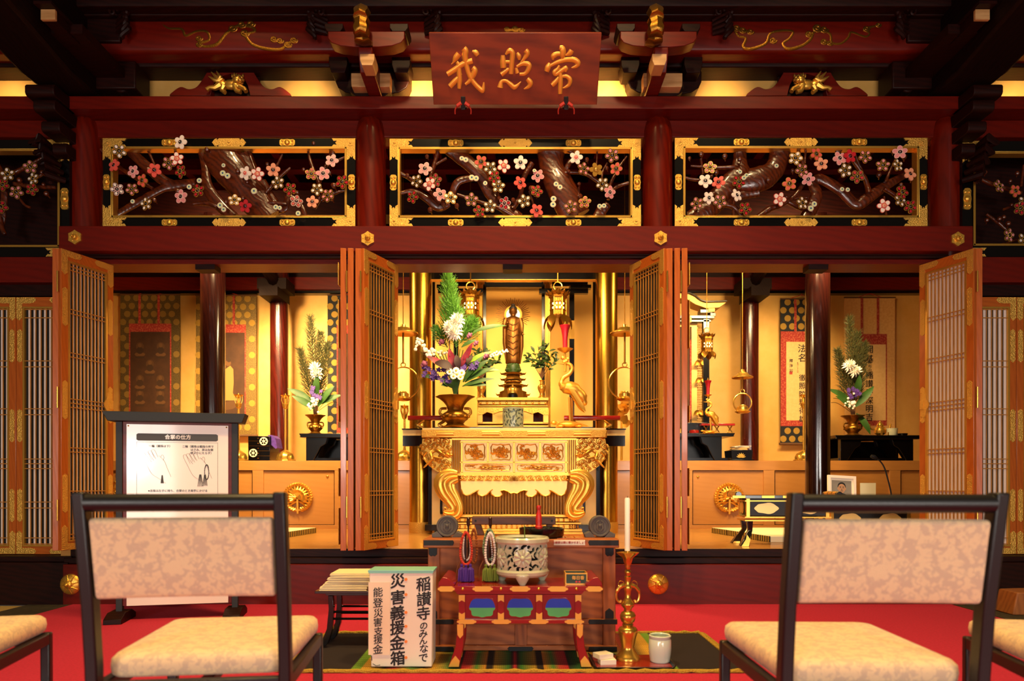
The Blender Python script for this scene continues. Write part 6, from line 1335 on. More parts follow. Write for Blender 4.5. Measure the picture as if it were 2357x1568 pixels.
# sutra desk
def sutra_desk(loc, rot, label, L=.62, D=.3, H=.36):
    t = thing('sutra_desk', label, 'desk', (0, 0, 0)); g = 'gold_leaf'
    mb = MB(); mb.prism([(-L/2-.08, H), (-L/2-.06, H+.012), (L/2+.06, H+.012), (L/2+.08, H), (L/2, H-.012), (-L/2, H-.012)], -D/2-.02, D/2+.02)
    for s in (-1, 1): mb.tube([(s*(L/2+.06), -D/2-.02, H+.018), (s*(L/2+.06), D/2+.02, H+.018)], .022, 10)
    part(mb, 'top', 'black_lacquer', t, bev=.002)
    mb = MB()
    for x in (-L/2-.06, -L*.25, 0, L*.25, L/2+.06): mb.box(x-.045, x+.045, -D/2-.024, -D/2-.018, H-.008, H+.01)
    for s in (-1, 1):
        for y in (-D*.3, 0, D*.3): mb.tube([(s*(L/2+.06), y-.03, H+.018), (s*(L/2+.06), y+.03, H+.018)], .0235, 10)
    part(mb, 'gold_fitting', g, t)
    mb = MB(); mb.box(-L/2+.02, L/2-.02, -D/2+.02, D/2-.02, H-.14, H-.012); part(mb, 'body', 'black_satin', t, bev=.002)
    mb = MB()
    for s in (-1, 1):
        for y in (-1, 1):
            mb.box(s*(L/2-.015)-.012, s*(L/2-.015)+.012, y*(D/2-.02)-.012, y*(D/2-.02)+.012, H-.15, H-.01)
    for z in (H-.03, H-.15, H-.175): mb.box(-L/2-.01, L/2+.01, -D/2-.0, D/2+.0, z-.004, z+.004)
    part(mb, 'gilt_edges', g, t)
    for x in (-L*.25, L*.25):
        mb = MB(); mb.prism([(x+.085*math.cos(a)*(1+.05*math.cos(6*a)), H-.085+.04*math.sin(a)*(1+.08*math.cos(5*a))) for a in [2*math.pi*k/30 for k in range(30)]], -D/2+.021, -D/2+.016); part(mb, 'gold_cartouche', 'gold_pale', t)
    for y in (-.06, .06):
        mb = MB(); mb.prism([(y+.035*math.cos(a), H-.085+.045*math.sin(a)) for a in [2*math.pi*k/20 for k in range(20)]], -L/2+.021, -L/2+.016, 'x'); part(mb, 'side_cartouche', 'gold_card', t)
    for sx in (-1, 1):
        for sy in (-1, 1):
            mb = MB(); path = [(sx*(L/2-.03), sy*(D/2-.035), H-.175), (sx*(L/2-.035), sy*(D/2-.04), H-.25), (sx*(L/2-.005), sy*(D/2-.01), .06), (sx*(L/2+.02), sy*(D/2+.01), 0)]
            rings = [mb.vs([(p[0]+a*w_, p[1]+b*w_, p[2]) for a, b in ((-1, -1), (1, -1), (1, 1), (-1, 1))]) for p, w_ in zip(path, (.022, .016, .022, .032))]; mb.skin(rings); lg = part(mb, 'leg', 'black_lacquer', t, bev=.003)
            mb = MB(); p, q = path[3], path[2]; mb.prism([(p[0]-.026, 0), (p[0]+.026, 0), (q[0]+.012, .05), ((p[0]+q[0])/2, .085), (q[0]-.02, .05)], p[1]+sy*0-.0345, p[1]-.0335); part(mb, 'foot_plate', g, lg)
    t.location = loc; t.rotation_euler = (0, 0, rot); return t
sutra_desk((X(1802, 5.13), 5.13, .377), math.radians(-4), 'small black and gold sutra desk standing in front of the straw mat seat', L=.60, D=.24)
dk = sutra_desk((X(2000, 5.5), 5.62, .426), math.radians(2), 'black and gold sutra desk carrying the framed portrait and microphone', L=.66, H=.215)
ZK = .426+.228
t = thing('picture_frame', 'pale framed portrait photograph of a short haired man leaning on the sutra desk', 'picture frame', (X(1943, 5.55), 5.58, ZK+.07))
tr = Matrix.Translation(V((X(1943, 5.55), 5.58, ZK+.07))) @ Matrix.Rotation(-.15, 4, 'X') @ Matrix.Rotation(.06, 4, 'Y'); w2, h2 = .115, .18
def tf(mb, n, m, **k): mb.xf(tr); return part(mb, n, m, t, **k)
mb = MB()
for a, b, c, d in ((-w2, w2, h2-.022, h2), (-w2, w2, -.06, -.038), (-w2, -w2+.022, -.038, h2-.022), (w2-.022, w2, -.038, h2-.022)): mb.box(a, b, 0, .02, c, d)
tf(mb, 'frame', 'petal_frame', bev=.003)
mb = MB(); mb.box(-w2+.02, w2-.02, .012, .018, -.04, h2-.02); mb.m = 1; mb.box(-w2+.035, w2-.035, .010, .012, -.03, h2-.04); mb.m = 2
el = lambda cx, cz, rx, rz, y, n=22: mb.prism([(cx+rx*math.cos(a), cz+rz*math.sin(a)) for a in [2*math.pi*k/n for k in range(n)]], .010, y)
mb.m = 4; el(0, .0, .05, .035, .0095); mb.box(-.05, .05, .0095, .010, -.03, 0); mb.m = 3; el(0, .092, .033, .034, .0092); mb.m = 2; el(0, .074, .030, .038, .0088); el(-.031, .072, .005, .01, .009); el(.031, .072, .005, .01, .009)
mb.m = 3; el(-.012, .08, .006, .0022, .0084, 10); el(.012, .08, .006, .0022, .0084, 10); el(-.012, .088, .008, .002, .0084, 10); el(.012, .088, .008, .002, .0084, 10); el(0, .054, .011, .0025, .0084, 10); el(0, .067, .005, .003, .0084, 10)
tf(mb, 'portrait_print', ['white_paper', 'photo_bg', 'skin', 'hair', 'suit'], label='portrait of a person with short hair, head and shoulders')
mb = MB(); mb.box(X(1980, 5.6), X(2016, 5.6), 5.6, 5.603, ZK, Z(1112, 5.6)); solo(mb, 'paper_card', 'cream_paper', 'pale blank card standing next to the framed portrait', 'card')
t = thing('gooseneck_microphone', 'thin black gooseneck microphone rising beside the pale card', 'microphone', (X(2051, 5.5), 5.5, ZK)); q = smoothp([(2054, 1155), (2050, 1130), (2044, 1105), (2036, 1078), (2026, 1062), (2014, 1054)], 4)
mb = MB(); mb.tube([P(a, b, 5.5) for a, b in q], .006, 8); mb.lathe([(.03, 0), (.03, .02), (.012, .03)], (X(2054, 5.5), 5.5, ZK), 16); part(mb, 'gooseneck', 'black_iron', t)
mb = MB(); mb.tube([P(2018, 1056, 5.5), P(2012, 1052.5, 5.5), P(2005, 1050, 5.5)], [.010, .018, .013], 10); part(mb, 'head', 'black_iron', t)
# ================= pierced celadon vessels =================
def pierced_wall(c, r, z0, z1, th, seed, flower=True, na=380, nz=76):
    rr = random.Random(seed); H = z1-z0; mb = MB(); per = 2*math.pi*r
    fls = [(-math.pi/2+2*math.pi*k/6)*r for k in range(6)] if flower else []
    pts = []
    for _ in range(4000):
        p = (rr.uniform(0, per), rr.uniform(.06*H, .94*H), rr.uniform(.6, 1.5), rr.uniform(0, 3.14))
        if all((min(abs(p[0]-q[0]), per-abs(p[0]-q[0]))**2+(p[1]-q[1])**2) > (.17*H)**2 for q in pts): pts.append(p)
    def hole(a, z):
        s = (a % (2*math.pi))*r
        for f in fls:
            d = abs(s-(f % per)); d = min(d, per-d); R_ = math.hypot(d, z-H*.5)
            if R_ < .33*H: return False
            if R_ < .37*H and math.sin(9*math.atan2(z-H*.5, d)) > .4: return True
        for q in pts:
            dx = s-q[0]; dx = dx-per if dx > per/2 else dx+per if dx < -per/2 else dx; dz = z-q[1]; ca, sa = math.cos(q[3]), math.sin(q[3]); u, v = dx*ca+dz*sa, -dx*sa+dz*ca
            e = (u/(.105*H*q[2]))**2+((v+.25*u*u/(.1*H))/(.055*H))**2
            if e < 1: return True
        return False
    O = [[None]*(na) for _ in range(nz+1)]; I = [[None]*na for _ in range(nz+1)]
    for j in range(nz+1):
        for i in range(na):
            a = 2*math.pi*i/na; z = z0+H*j/nz; b = r*(1+.02*math.sin(math.pi*j/nz))
            O[j][i] = mb.bm.verts.new((c[0]+b*math.cos(a), c[1]+b*math.sin(a), z)); I[j][i] = mb.bm.verts.new((c[0]+(b-th)*math.cos(a), c[1]+(b-th)*math.sin(a), z))
    sol = [[not hole(2*math.pi*(i+.5)/na, H*(j+.5)/nz) for i in range(na)] for j in range(nz)]
    for j in range(nz):
        for i in range(na):
            if not sol[j][i]: continue
            k = (i+1) % na; mb.face([O[j][i], O[j][k], O[j+1][k], O[j+1][i]]); mb.face([I[j][i], I[j+1][i], I[j+1][k], I[j][k]])
            if not sol[j][k]: mb.face([O[j][k], I[j][k], I[j+1][k], O[j+1][k]])
            if not sol[j][i-1]: mb.face([O[j][i], O[j+1][i], I[j+1][i], I[j][i]])
            if j+1 < nz and not sol[j+1][i]: mb.face([O[j+1][i], O[j+1][k], I[j+1][k], I[j+1][i]])
            if j > 0 and not sol[j-1][i]: mb.face([O[j][i], I[j][i], I[j][k], O[j][k]])
    return mb
cx, cy, cz = X(1181, 5.98), 5.98, Z(985, 5.9)
t = thing('celadon_pot', 'small pierced pale green ceramic pot in the middle of the altar table', 'pot', (cx, cy, cz))
part(pierced_wall((cx, cy), .09, cz+.012, cz+.165, .006, 3, False, 200, 44), 'pierced_wall', 'celadon_dark', t); mb = MB(); mb.lathe([(.088, 0), (.091, .013), (.08, .013)], (cx, cy, cz), 40); mb.lathe([(.085, .163), (.092, .166), (.091, .178), (.085, .178)], (cx, cy, cz), 40); mb.lathe([(.074, .01), (.074, .16)], (cx, cy, cz), 30); part(mb, 'rims', 'celadon_dark', t)
# ================= woven rug =================
YR0, YR1 = 3.0, 3.78; xr = 1.02
mr = bpy.data.materials.new('rug'); mr.use_nodes = True; tt = mr.node_tree; bb = tt.nodes['Principled BSDF']; bb.inputs['Roughness'].default_value = .95
tc = tt.nodes.new('ShaderNodeTexCoord'); sx = tt.nodes.new('ShaderNodeSeparateXYZ'); tt.links.new(tc.outputs['Object'], sx.inputs[0])
def mth(op, a, b=None):
    q = tt.nodes.new('ShaderNodeMath'); q.operation = op
    for i, v in enumerate((a, b)):
        if v is None: continue
        if isinstance(v, (int, float)): q.inputs[i].default_value = v
        else: tt.links.new(v, q.inputs[i])
    return q.outputs[0]
ab = mth('DIVIDE', mth('ABSOLUTE', sx.outputs[0]), 1.02)
rp = tt.nodes.new('ShaderNodeValToRGB'); e = rp.color_ramp.elements
stp = [(0, '#c0202c'), (.012, '#2a1410'), (.03, '#2f7a2a'), (.09, '#b08a26'), (.10, '#1c0f0c'), (.125, '#1c0f0c'), (.13, '#d08a24'), (.17, '#3f8a34'), (.20, '#c04030'), (.235, '#c01c2c'), (.24, '#1c0f0c'), (.29, '#357a34'), (.36, '#d09a2c'), (.40, '#4a2a18'), (.46, '#5c8a34'), (.53, '#b03a2c'), (.575, '#241210'), (.64, '#d6a030'), (.675, '#d6a030'), (.676, '#6f9a28'), (.715, '#6f9a28'), (.72, '#1f0f12'), (1, '#1f0f12')]
while len(e) < len(stp): e.new(.5)
for i, (p, c) in enumerate(stp): e[i].position = p; e[i].color = lin(c)
tt.links.new(ab, rp.inputs[0])
wv = mth('GREATER_THAN', mth('SINE', mth('MULTIPLY', sx.outputs[1], 190)), .2)
wx = mth('GREATER_THAN', mth('SINE', mth('MULTIPLY', sx.outputs[0], 700)), .55)
mk = mth('MULTIPLY', mth('MAXIMUM', wv, wx), .42)
mx = tt.nodes.new('ShaderNodeMixRGB'); mx.inputs[2].default_value = lin('#160c0b'); tt.links.new(mk, mx.inputs[0]); tt.links.new(rp.outputs[0], mx.inputs[1]); tt.links.new(mx.outputs[0], bb.inputs['Base Color'])
M['rug'] = mr
rug = thing('woven_rug', 'dark striped woven rug with golden fringe lying on the red carpet under the altar furniture', 'rug', (X(1185, 3.4), 3.4, 0)); ox = X(1185, 3.4)
mb = MB(); nx_, ny_ = 60, 12; g = [[mb.bm.verts.new((ox-xr+2*xr*i/nx_, YR0+(YR1-YR0)*j/ny_, .006+.0015*math.sin(i*1.3)*math.sin(j*.8))) for i in range(nx_+1)] for j in range(ny_+1)]
for j in range(ny_):
    for i in range(nx_): mb.face([g[j][i], g[j][i+1], g[j+1][i+1], g[j+1][i]])
mb.prism([(ox-xr, YR0), (ox+xr, YR0), (ox+xr, YR1), (ox-xr, YR1)], .0005, .004, 'z'); part(mb, 'weave', 'rug', rug)
mb = MB(); loop = []
for k in range(200):
    t_ = k/200*4; s_, f_ = int(t_), t_-int(t_); c_ = [(ox-xr, YR0), (ox+xr, YR0), (ox+xr, YR1), (ox-xr, YR1)]; a, b = c_[s_], c_[(s_+1) % 4]; loop.append((a[0]+(b[0]-a[0])*f_, a[1]+(b[1]-a[1])*f_, .009+.002*math.sin(k*2.6)))
mb.tube(loop, [.009+.002*math.sin(k*3.1) for k in range(200)], 7, closed=True)
for k in range(80):
    for s in (-1, 1):
        y = YR0+(YR1-YR0)*(k+.5)/80; mb.tube([(ox+s*xr, y, .01), (ox+s*(xr+.02), y+.003, .008), (ox+s*(xr+.035), y-.002, .004)], [.005, .004, .002], 5)
part(mb, 'fringe', 'fringe', rug)
# ================= brown incense chest =================
YF = 3.36; ch = thing('incense_chest', 'brown wooden incense chest with black iron fittings behind the red altar table', 'chest', (X(1203, YF), 3.54, .012))
zb, zt_, dp = .012, Z(1242, YF-.02), .34
def xz(px): return X(px, YF)
mb = MB(); mb.box(xz(975), xz(1424), YF-.02, YF+dp, zt_-.042, zt_); part(mb, 'top_slab', 'chest_wood', ch, bev=.004)
mb = MB(); mb.box(xz(1012), xz(1390), YF+.02, YF+dp-.03, zb+.02, zt_-.043); part(mb, 'panel', 'chest_wood', ch)
for a, b in ((985, 1012), (1388, 1417)): mb = MB(); mb.box(xz(a), xz(b), YF, YF+.06, zb, zt_-.043); mb.box(xz(a), xz(b), YF+dp-.06, YF+dp, zb, zt_-.043); part(mb, 'post', 'chest_wood_upright', ch, bev=.003)
mb = MB(); mb.box(xz(980), xz(1421), YF-.005, YF+.05, Z(1438, YF), Z(1425, YF)); mb.box(xz(980), xz(1421), YF-.005, YF+.05, zb, Z(1486, YF)); part(mb, 'cross_rail', 'chest_wood', ch, bev=.003)
mb = MB(); mb.box(xz(1186), xz(1212), YF+.005, YF+.03, Z(1486, YF), Z(1438, YF)); part(mb, 'centre_stile', 'chest_wood_upright', ch)
def iron(pts): mb = MB(); mb.prism([(X(a, YF-.026), Z(b, YF-.026)) for a, b in pts], YF-.0265, YF-.0205); part(mb, 'iron_fitting', 'black_iron', ch, bev=.001)
def iron2(pts, y): mb = MB(); mb.prism([(X(a, y), Z(b, y)) for a, b in pts], y-.005, y+.0); part(mb, 'iron_fitting', 'black_iron', ch, bev=.001)
for s in (0, 1):
    m_ = lambda a: a if not s else 2399-a
    iron([(m_(975), 1244), (m_(1042), 1244), (m_(1045), 1249), (m_(1042), 1256), (m_(975), 1256)])
    iron2([(m_(987), 1259), (m_(1006), 1259), (m_(1006), 1276), (m_(1001), 1281), (m_(997), 1279), (m_(992), 1281), (m_(987), 1276)], YF-.001)
    iron2([(m_(979), 1426), (m_(1043), 1426), (m_(1045), 1432), (m_(1043), 1437), (m_(979), 1437)], YF-.006)
    iron2([(m_(979), 1489), (m_(1043), 1489), (m_(1045), 1494), (m_(1043), 1499), (m_(979), 1499)], YF-.006)
    iron2([(m_(987), 1424), (m_(1006), 1424), (m_(1006), 1408), (m_(997), 1400), (m_(987), 1408)], YF-.001)
iron2([(1168, 1493), (1172, 1489), (1224, 1489), (1228, 1493), (1224, 1499), (1172, 1499)], YF-.006)
mb = MB(); mb.box(X(1275, YF-.03), X(1347, YF-.03), YF-.028, YF-.0205, Z(1255.5, YF-.03), Z(1243.5, YF-.03)); mb.m = 1; write(mb, 'お線香は横に寝かせましょう', P(1311, 1249.5, YF-.0295), .0128, bold=.015); part(mb, 'notice_label', ['white_paper', 'red_ink'], ch, 'small white label with red writing')
mb = MB()
for k in range(3): mb.box(xz(1283+22*k), xz(1301+22*k), YF+.03, YF+.16, zt_-.001, zt_+.003)
part(mb, 'shallow_tray', 'orange_wood_cross', ch)
# things on the chest
def roof_tile(px, label):
    y = 3.46; x = X(px, y); t = thing('roof_tile', label, 'ornament', (x, y, zt_)); r = .0535; zc = zt_+r+.004
    mb = MB(); mb.disc_y((x, zc), r, y, y+.05, 40); mb.tube([(x+r*.9*math.cos(a), y-.001, zc+r*.9*math.sin(a)) for a in [2*math.pi*k/36 for k in range(36)]], .006, 6, closed=True); mb.tube([(x+r*.64*math.cos(a), y-.001, zc+r*.64*math.sin(a)) for a in [2*math.pi*k/30 for k in range(30)]], .002, 5, closed=True); part(mb, 'disc', 'tile_grey', t)
    mb = MB(); q = lambda a, b: (x+a*r, y-.002, zc+b*r)
    for s in (-1, 1):
        mb.tube([q(s*.1, -.45), q(s*.28, -.2), q(s*.22, .1), q(s*.3, .4)], [.004, .006, .005, .003], 6); mb.tube([q(s*.05, .5), q(s*.2, .45), q(s*.38, .3)], [.004, .005, .002], 6); mb.tube([q(0, .1), q(s*.2, .2)], .004, 6)
    mb.ball(q(0, .05), .009, 8, 5); mb.tube([q(0, -.55), q(0, .4)], .004, 6); part(mb, 'crest_relief', 'tile_grey', t)
    mb = MB()
    for s in (-1, 1): mb.prism([(x+s*.02, zt_), (x+s*.075, zt_), (x+s*.078, zt_+.018), (x+s*.05, zt_+.032)], y-.005, y+.06)
    part(mb, 'cradle', 'tile_grey', t, bev=.003)
roof_tile(1029, 'round dark grey crest tile on the chest end nearer the bead racks')
roof_tile(1381, 'round dark grey crest tile on the chest end nearer the white candle')
t = thing('small_bench', 'low brown wooden bench on the incense chest between the two crest tiles', 'bench', (X(1181, 3.6), 3.62, zt_)); y = 3.59
mb = MB(); mb.box(X(1086, y), X(1279, y), y, y+.1, Z(1208, y), Z(1190, y)); part(mb, 'top', 'brown_bench', t, bev=.003)
for s in (-1, 1):
    mb = MB(); c = X(1182.5+s*86, y); mb.prism([(c-s*.02, Z(1208, y)), (c+s*.01, Z(1208, y)), (c-s*.005, zt_+.001), (c-s*.04, zt_+.001)], y+.01, y+.09); part(mb, 'leg', 'brown_bench', t, bev=.002)
mb = MB()
for s in (-1, 1): mb.disc_y((X(1182.5+s*88, y), Z(1199, y)), .006, y, y-.003, 12)
part(mb, 'peg', 'black_iron', t)
x, y = X(1247, 3.46), 3.465
t = thing('black_tray', 'round black dish with dark charcoal on the incense chest', 'dish', (x, y, zt_+.0035)); part(MB().lathe([(.105, 0), (.112, .01), (.115, .045), (.108, .045), (.1, .028), (.001, .028)], (x, y, zt_+.0035), 40), 'dish', 'black_lacquer', t)
rr = random.Random(2); mb = MB()
for _ in range(60): a, q = rr.uniform(0, 6.28), rr.uniform(0, .085); mb.ball((x+q*math.cos(a), y+q*math.sin(a), zt_+.035+rr.uniform(0, .008)), rr.uniform(.008, .014), 6, 4)
part(mb, 'charcoal', 'soot_and_gloom', t)
x, y, z0 = X(1240, 3.45), 3.45, zt_+.045
h = Z(1163, 3.45)-z0
solo(MB().lathe([(.019, 0), (.02, .01), (.016, .016), (.015, .02), (.017, .04), (.0155, h*.5), (.012, h*.66), (.0085, h*.76), (.0095, h*.82), (.0125, h*.9), (.011, h*.97), (.001, h)], (x, y, z0), 20), 'red_striker', 'vermilion', 'red lacquered skittle shaped handle standing in the black dish', 'striker')
# ================= red lacquer altar table =================
rt = thing('red_altar_table', 'small red lacquered altar table with blue green panels in front of the brown chest', 'table', (X(1198, 3.05), 3.19, 0)); Y0 = 3.05
ZT = Z(1350, Y0)
def rx(px): return X(px, Y0)
mb = MB(); mb.box(rx(1008), rx(1387), Y0, 3.33, Z(1361, Y0), ZT); part(mb, 'table_top', 'red_lacquer_bright', rt, bev=.002)
mb = MB(); mb.prism([(rx(1046), Z(1361, Y0)), (rx(1346), Z(1361, Y0)), (rx(1340), Z(1369, Y0)), (rx(1052), Z(1369, Y0))], Y0+.012, 3.3); part(mb, 'cornice', 'red_lacquer_bright', rt)
for s, q in ((-1, 1008), (1, 1387)):
    mb = MB(); xx = rx(q); mb.prism([(xx, ZT-.001), (xx-s*.07, ZT-.001), (xx-s*.075, ZT+.006), (xx-s*.045, ZT+.034), (xx-s*.02, ZT+.04), (xx, ZT+.012)], Y0+.01, 3.32); part(mb, 'raised_end', 'red_lacquer_bright', rt, bev=.003)
def gp(px, py, w_, h, Y=Y0-.001, n='gilt_fitting'):
    u = Y/F; c = P(px, py, Y); mb = MB(); mb.prism([(c.x+a*w_*u, c.z+b*h*u) for a, b in ((-1, 0), (-.9, .5), (-.8, .5), (-.72, .9), (-.6, 1), (.6, 1), (.72, .9), (.8, .5), (.9, .5), (1, 0), (.9, -.5), (.8, -.5), (.72, -.9), (.6, -1), (-.6, -1), (-.72, -.9), (-.8, -.5), (-.9, -.5))], Y, Y-.003); part(mb, n, 'gold_card', rt)
for px in (1027, 1111, 1197, 1284, 1368): gp(px, 1356, 24 if 1030 < px < 1360 else 20, 6)
mb = MB()
for px in (1065, 1153, 1240, 1327): c = P(px, 1356, Y0); mb.dome_y((c.x, Y0, c.z), .008, .006, 10, 3)
part(mb, 'gilt_studs', 'brass', rt)
Y1 = Y0+.03
mb = MB(); bx(mb, 1063, 1330, 1369, 1426, Y1, 3.27); part(mb, 'panel_box', 'red_lacquer_bright', rt)
for px in (1110, 1197, 1285):
    u = Y1/F; c = P(px, 1399, Y1); hw, hh = 29, 21
    def shape(y, f_): 
        o = []
        for k in range(36):
            a = 2*math.pi*k/36; ca, sa = math.cos(a), math.sin(a); q = (abs(ca)**3.2+abs(sa)**3.2)**(-1/3.2); ww = 1+(.05*math.cos(8*a) if sa < 0 else .03*math.cos(6*a)); o.append((c.x+hw*u*ca*q*ww*f_*(1-.08*(sa < -.3)), c.z+hh*u*sa*q*ww*f_))
        return o
    mb = MB(); mb.prism(shape(0, 1.08), Y1, Y1-.004); part(mb, 'panel_rim', 'red_lacquer_bright', rt)
    s_ = shape(0, 1); top_ = [(a, max(b, c.z)) for a, b in s_]; lo_ = [(a, min(b, c.z)) for a, b in s_]
    def clip(pts, sign):
        o = []
        for i, p in enumerate(pts):
            q = pts[(i+1) % len(pts)]; ip, iq = (p[1]-c.z)*sign >= 0, (q[1]-c.z)*sign >= 0
            if ip: o.append(p)
            if ip != iq: t_ = (c.z-p[1])/(q[1]-p[1]); o.append((p[0]+(q[0]-p[0])*t_, c.z))
        return o
    mb = MB(); mb.prism(clip(s_, 1), Y1-.004, Y1-.005); mb.m = 1; mb.prism(clip(s_, -1), Y1-.004, Y1-.005); part(mb, 'colour_panel', ['panel_blue', 'panel_green'], rt)
for px in (1063, 1153, 1241, 1331):
    mb = MB(); mb.box(X(px-7, Y1-.01), X(px+7, Y1-.01), Y1-.01, Y1+.02, Z(1426, Y1-.01), Z(1369, Y1-.01)); part(mb, 'divider', 'red_lacquer_bright', rt)
    for a, b in ((1370, 1386), (1410, 1426)):
        mb = MB(); q = Y1-.0105; d = 4 if a < 1400 else -4; mb.prism([(X(px-7, q), Z(a, q)), (X(px+7, q), Z(a, q)), (X(px+7, q), Z(b, q)), (X(px, q), Z(b-d if a < 1400 else b, q)), (X(px-7, q), Z(b, q))] if a < 1400 else [(X(px-7, q), Z(a, q)), (X(px, q), Z(a+4, q)), (X(px+7, q), Z(a, q)), (X(px+7, q), Z(b, q)), (X(px-7, q), Z(b, q))], q, q-.003); part(mb, 'divider_fitting', 'gold_card', rt)
mb = MB(); bx(mb, 1052, 1342, 1427, 1436, Y0+.015, 3.29); part(mb, 'lower_rail', 'red_lacquer_bright', rt, bev=.002)
for px in (1074, 1154, 1240, 1322): gp(px, 1431.5, 23, 5, Y0+.014)
for s in (-1, 1):
    for yy in (Y0+.02, 3.24):
        e = lambda a: 1197+s*(a-1197); mb = MB(); path = [(1335, 1437, 7), (1334, 1455, 8), (1337, 1490, 9), (1345, 1520, 11), (1350, 1541, 13)]; zf = (lambda b: max(.013, Z(b, Y0)))
        rings = [mb.vs([(X(e(a), Y0)+q*w_/F*Y0, yy+r_*.018, zf(b)) for q, r_ in ((-1, -1), (1, -1), (1, 1), (-1, 1))]) for a, b, w_ in path]; mb.skin(rings); lg = part(mb, 'leg', 'red_lacquer_bright', rt, bev=.003)
        mb = MB(); q = yy-.0185; mb.prism([(X(e(1328), Y0), Z(1438, Y0)), (X(e(1342), Y0), Z(1438, Y0)), (X(e(1341), Y0), Z(1462, Y0)), (X(e(1335), Y0), Z(1470, Y0)), (X(e(1328), Y0), Z(1462, Y0))], q, q-.003); mb.prism([(X(e(1338), Y0), .014), (X(e(1362), Y0), .014), (X(e(1354), Y0), Z(1520, Y0)), (X(e(1346), Y0), Z(1510, Y0)), (X(e(1336), Y0), Z(1522, Y0))], q, q-.003); part(mb, 'leg_fitting', 'gold_card', lg)
# incense burner
cx, cy = X(1202, 3.19), 3.19; ib = thing('incense_burner', 'large pierced celadon incense burner with flower relief on the red altar table', 'incense burner', (cx, cy, ZT))
zb0, zb1 = ZT+.045, ZT+.205; r = .122
part(pierced_wall((cx, cy), r-.006, zb0+.015, zb1-.022, .01, 7), 'pierced_wall', 'celadon', ib)
mb = MB(); mb.lathe([(.06, .03), (r-.012, .032), (r, .042), (r+.002, .055), (r-.004, .064), (r-.02, .064)], (cx, cy, ZT), 64); mb.lathe([(r-.018, .182), (r-.002, .183), (r+.004, .19), (r+.004, .205), (r-.002, .212), (r-.012, .212), (r-.016, .2)], (cx, cy, ZT), 64); part(mb, 'rims', 'celadon', ib)
mb = MB(); mb.lathe([(.1, .05), (.1, .195), (.098, .2)], (cx, cy, ZT), 40); part(mb, 'liner', 'soot_and_gloom', ib)
mb = MB(); mb.lathe([(.097, .198), (.001, .199)], (cx, cy, ZT), 30); part(mb, 'ash', 'ash', ib)
for k in range(6):   # flowers in relief
    mb = MB()
    a0 = -math.pi/2+k*math.pi/3; zc = (zb0+.015+zb1-.022)/2
    def sp(u, v, d): a = a0+u/r; return (cx+(r+d)*math.cos(a), cy+(r+d)*math.sin(a), zc+v)
    for j in range(9): b = 2*math.pi*j/9; mb.tube([sp(.012*math.cos(b), .012*math.sin(b), -.006), sp(.028*math.cos(b), .028*math.sin(b), -.006), sp(.041*math.cos(b), .041*math.sin(b), -.009)], [.005, .0085, .007], 6)
    mb.ball(sp(0, 0, -.006), .013, 10, 6); part(mb, 'flower_relief', 'celadon', ib, smooth=60)
for k in range(3):
    a = -math.pi/2+k*2*math.pi/3; mb = MB(); q = V((cx+(r-.012)*math.cos(a), cy+(r-.012)*math.sin(a), ZT)); mb.lathe([(.012, 0), (.02, .012), (.03, .03), (.034, .045), (.03, .05)], q, 12, 1, .6); part(mb, 'foot', 'celadon', ib)
t = thing('incense_stick', 'single thin incense stick standing in the celadon burner', 'incense stick', P(1208, 1232, 3.19)); part(MB().tube([(X(1208, 3.19), 3.19, ZT+.195), (X(1207, 3.19), 3.19, Z(1208, 3.19))], .0022, 6), 'stick', 'leaf_light', t)
# green incense box
t = thing('incense_box', 'open green and gold incense box with gold characters on the red table', 'box', (X(1327, 3.12), 3.16, ZT)); y = 3.11; x0, x1, h = X(1301, y), X(1352, y), .052
mb = MB(); mb.box(x0, x1, y, y+.004, ZT, ZT+h); mb.box(x0, x1, y+.086, y+.09, ZT, ZT+h); mb.box(x0, x0+.004, y+.004, y+.086, ZT, ZT+h); mb.box(x1-.004, x1, y+.004, y+.086, ZT, ZT+h); mb.box(x0+.004, x1-.004, y+.004, y+.086, ZT, ZT+.004); part(mb, 'box', 'gold_card', t)
mb = MB(); mb.box(x0+.005, x1-.005, y-.001, y, ZT+.005, ZT+h-.006); part(mb, 'green_face', 'green_card', t); mb = MB(); mb.box(x0+.0045, x1-.0045, y+.0852, y+.0858, ZT+.004, ZT+h-.002); part(mb, 'green_lining', 'green_card', t)
mb = MB(); write(mb, '毎日香', ((x0+x1)/2+.008, y-.0015, ZT+h*.56), .019, bold=.02); mb.m = 1
for q in (.0, .014): mb.box((x0+x1)/2-.004+q, (x0+x1)/2+.005+q, y-.002, y-.001, ZT+.008, ZT+.016)
part(mb, 'print', ['gold_card', 'vermilion'], t, 'gold characters with two red squares')
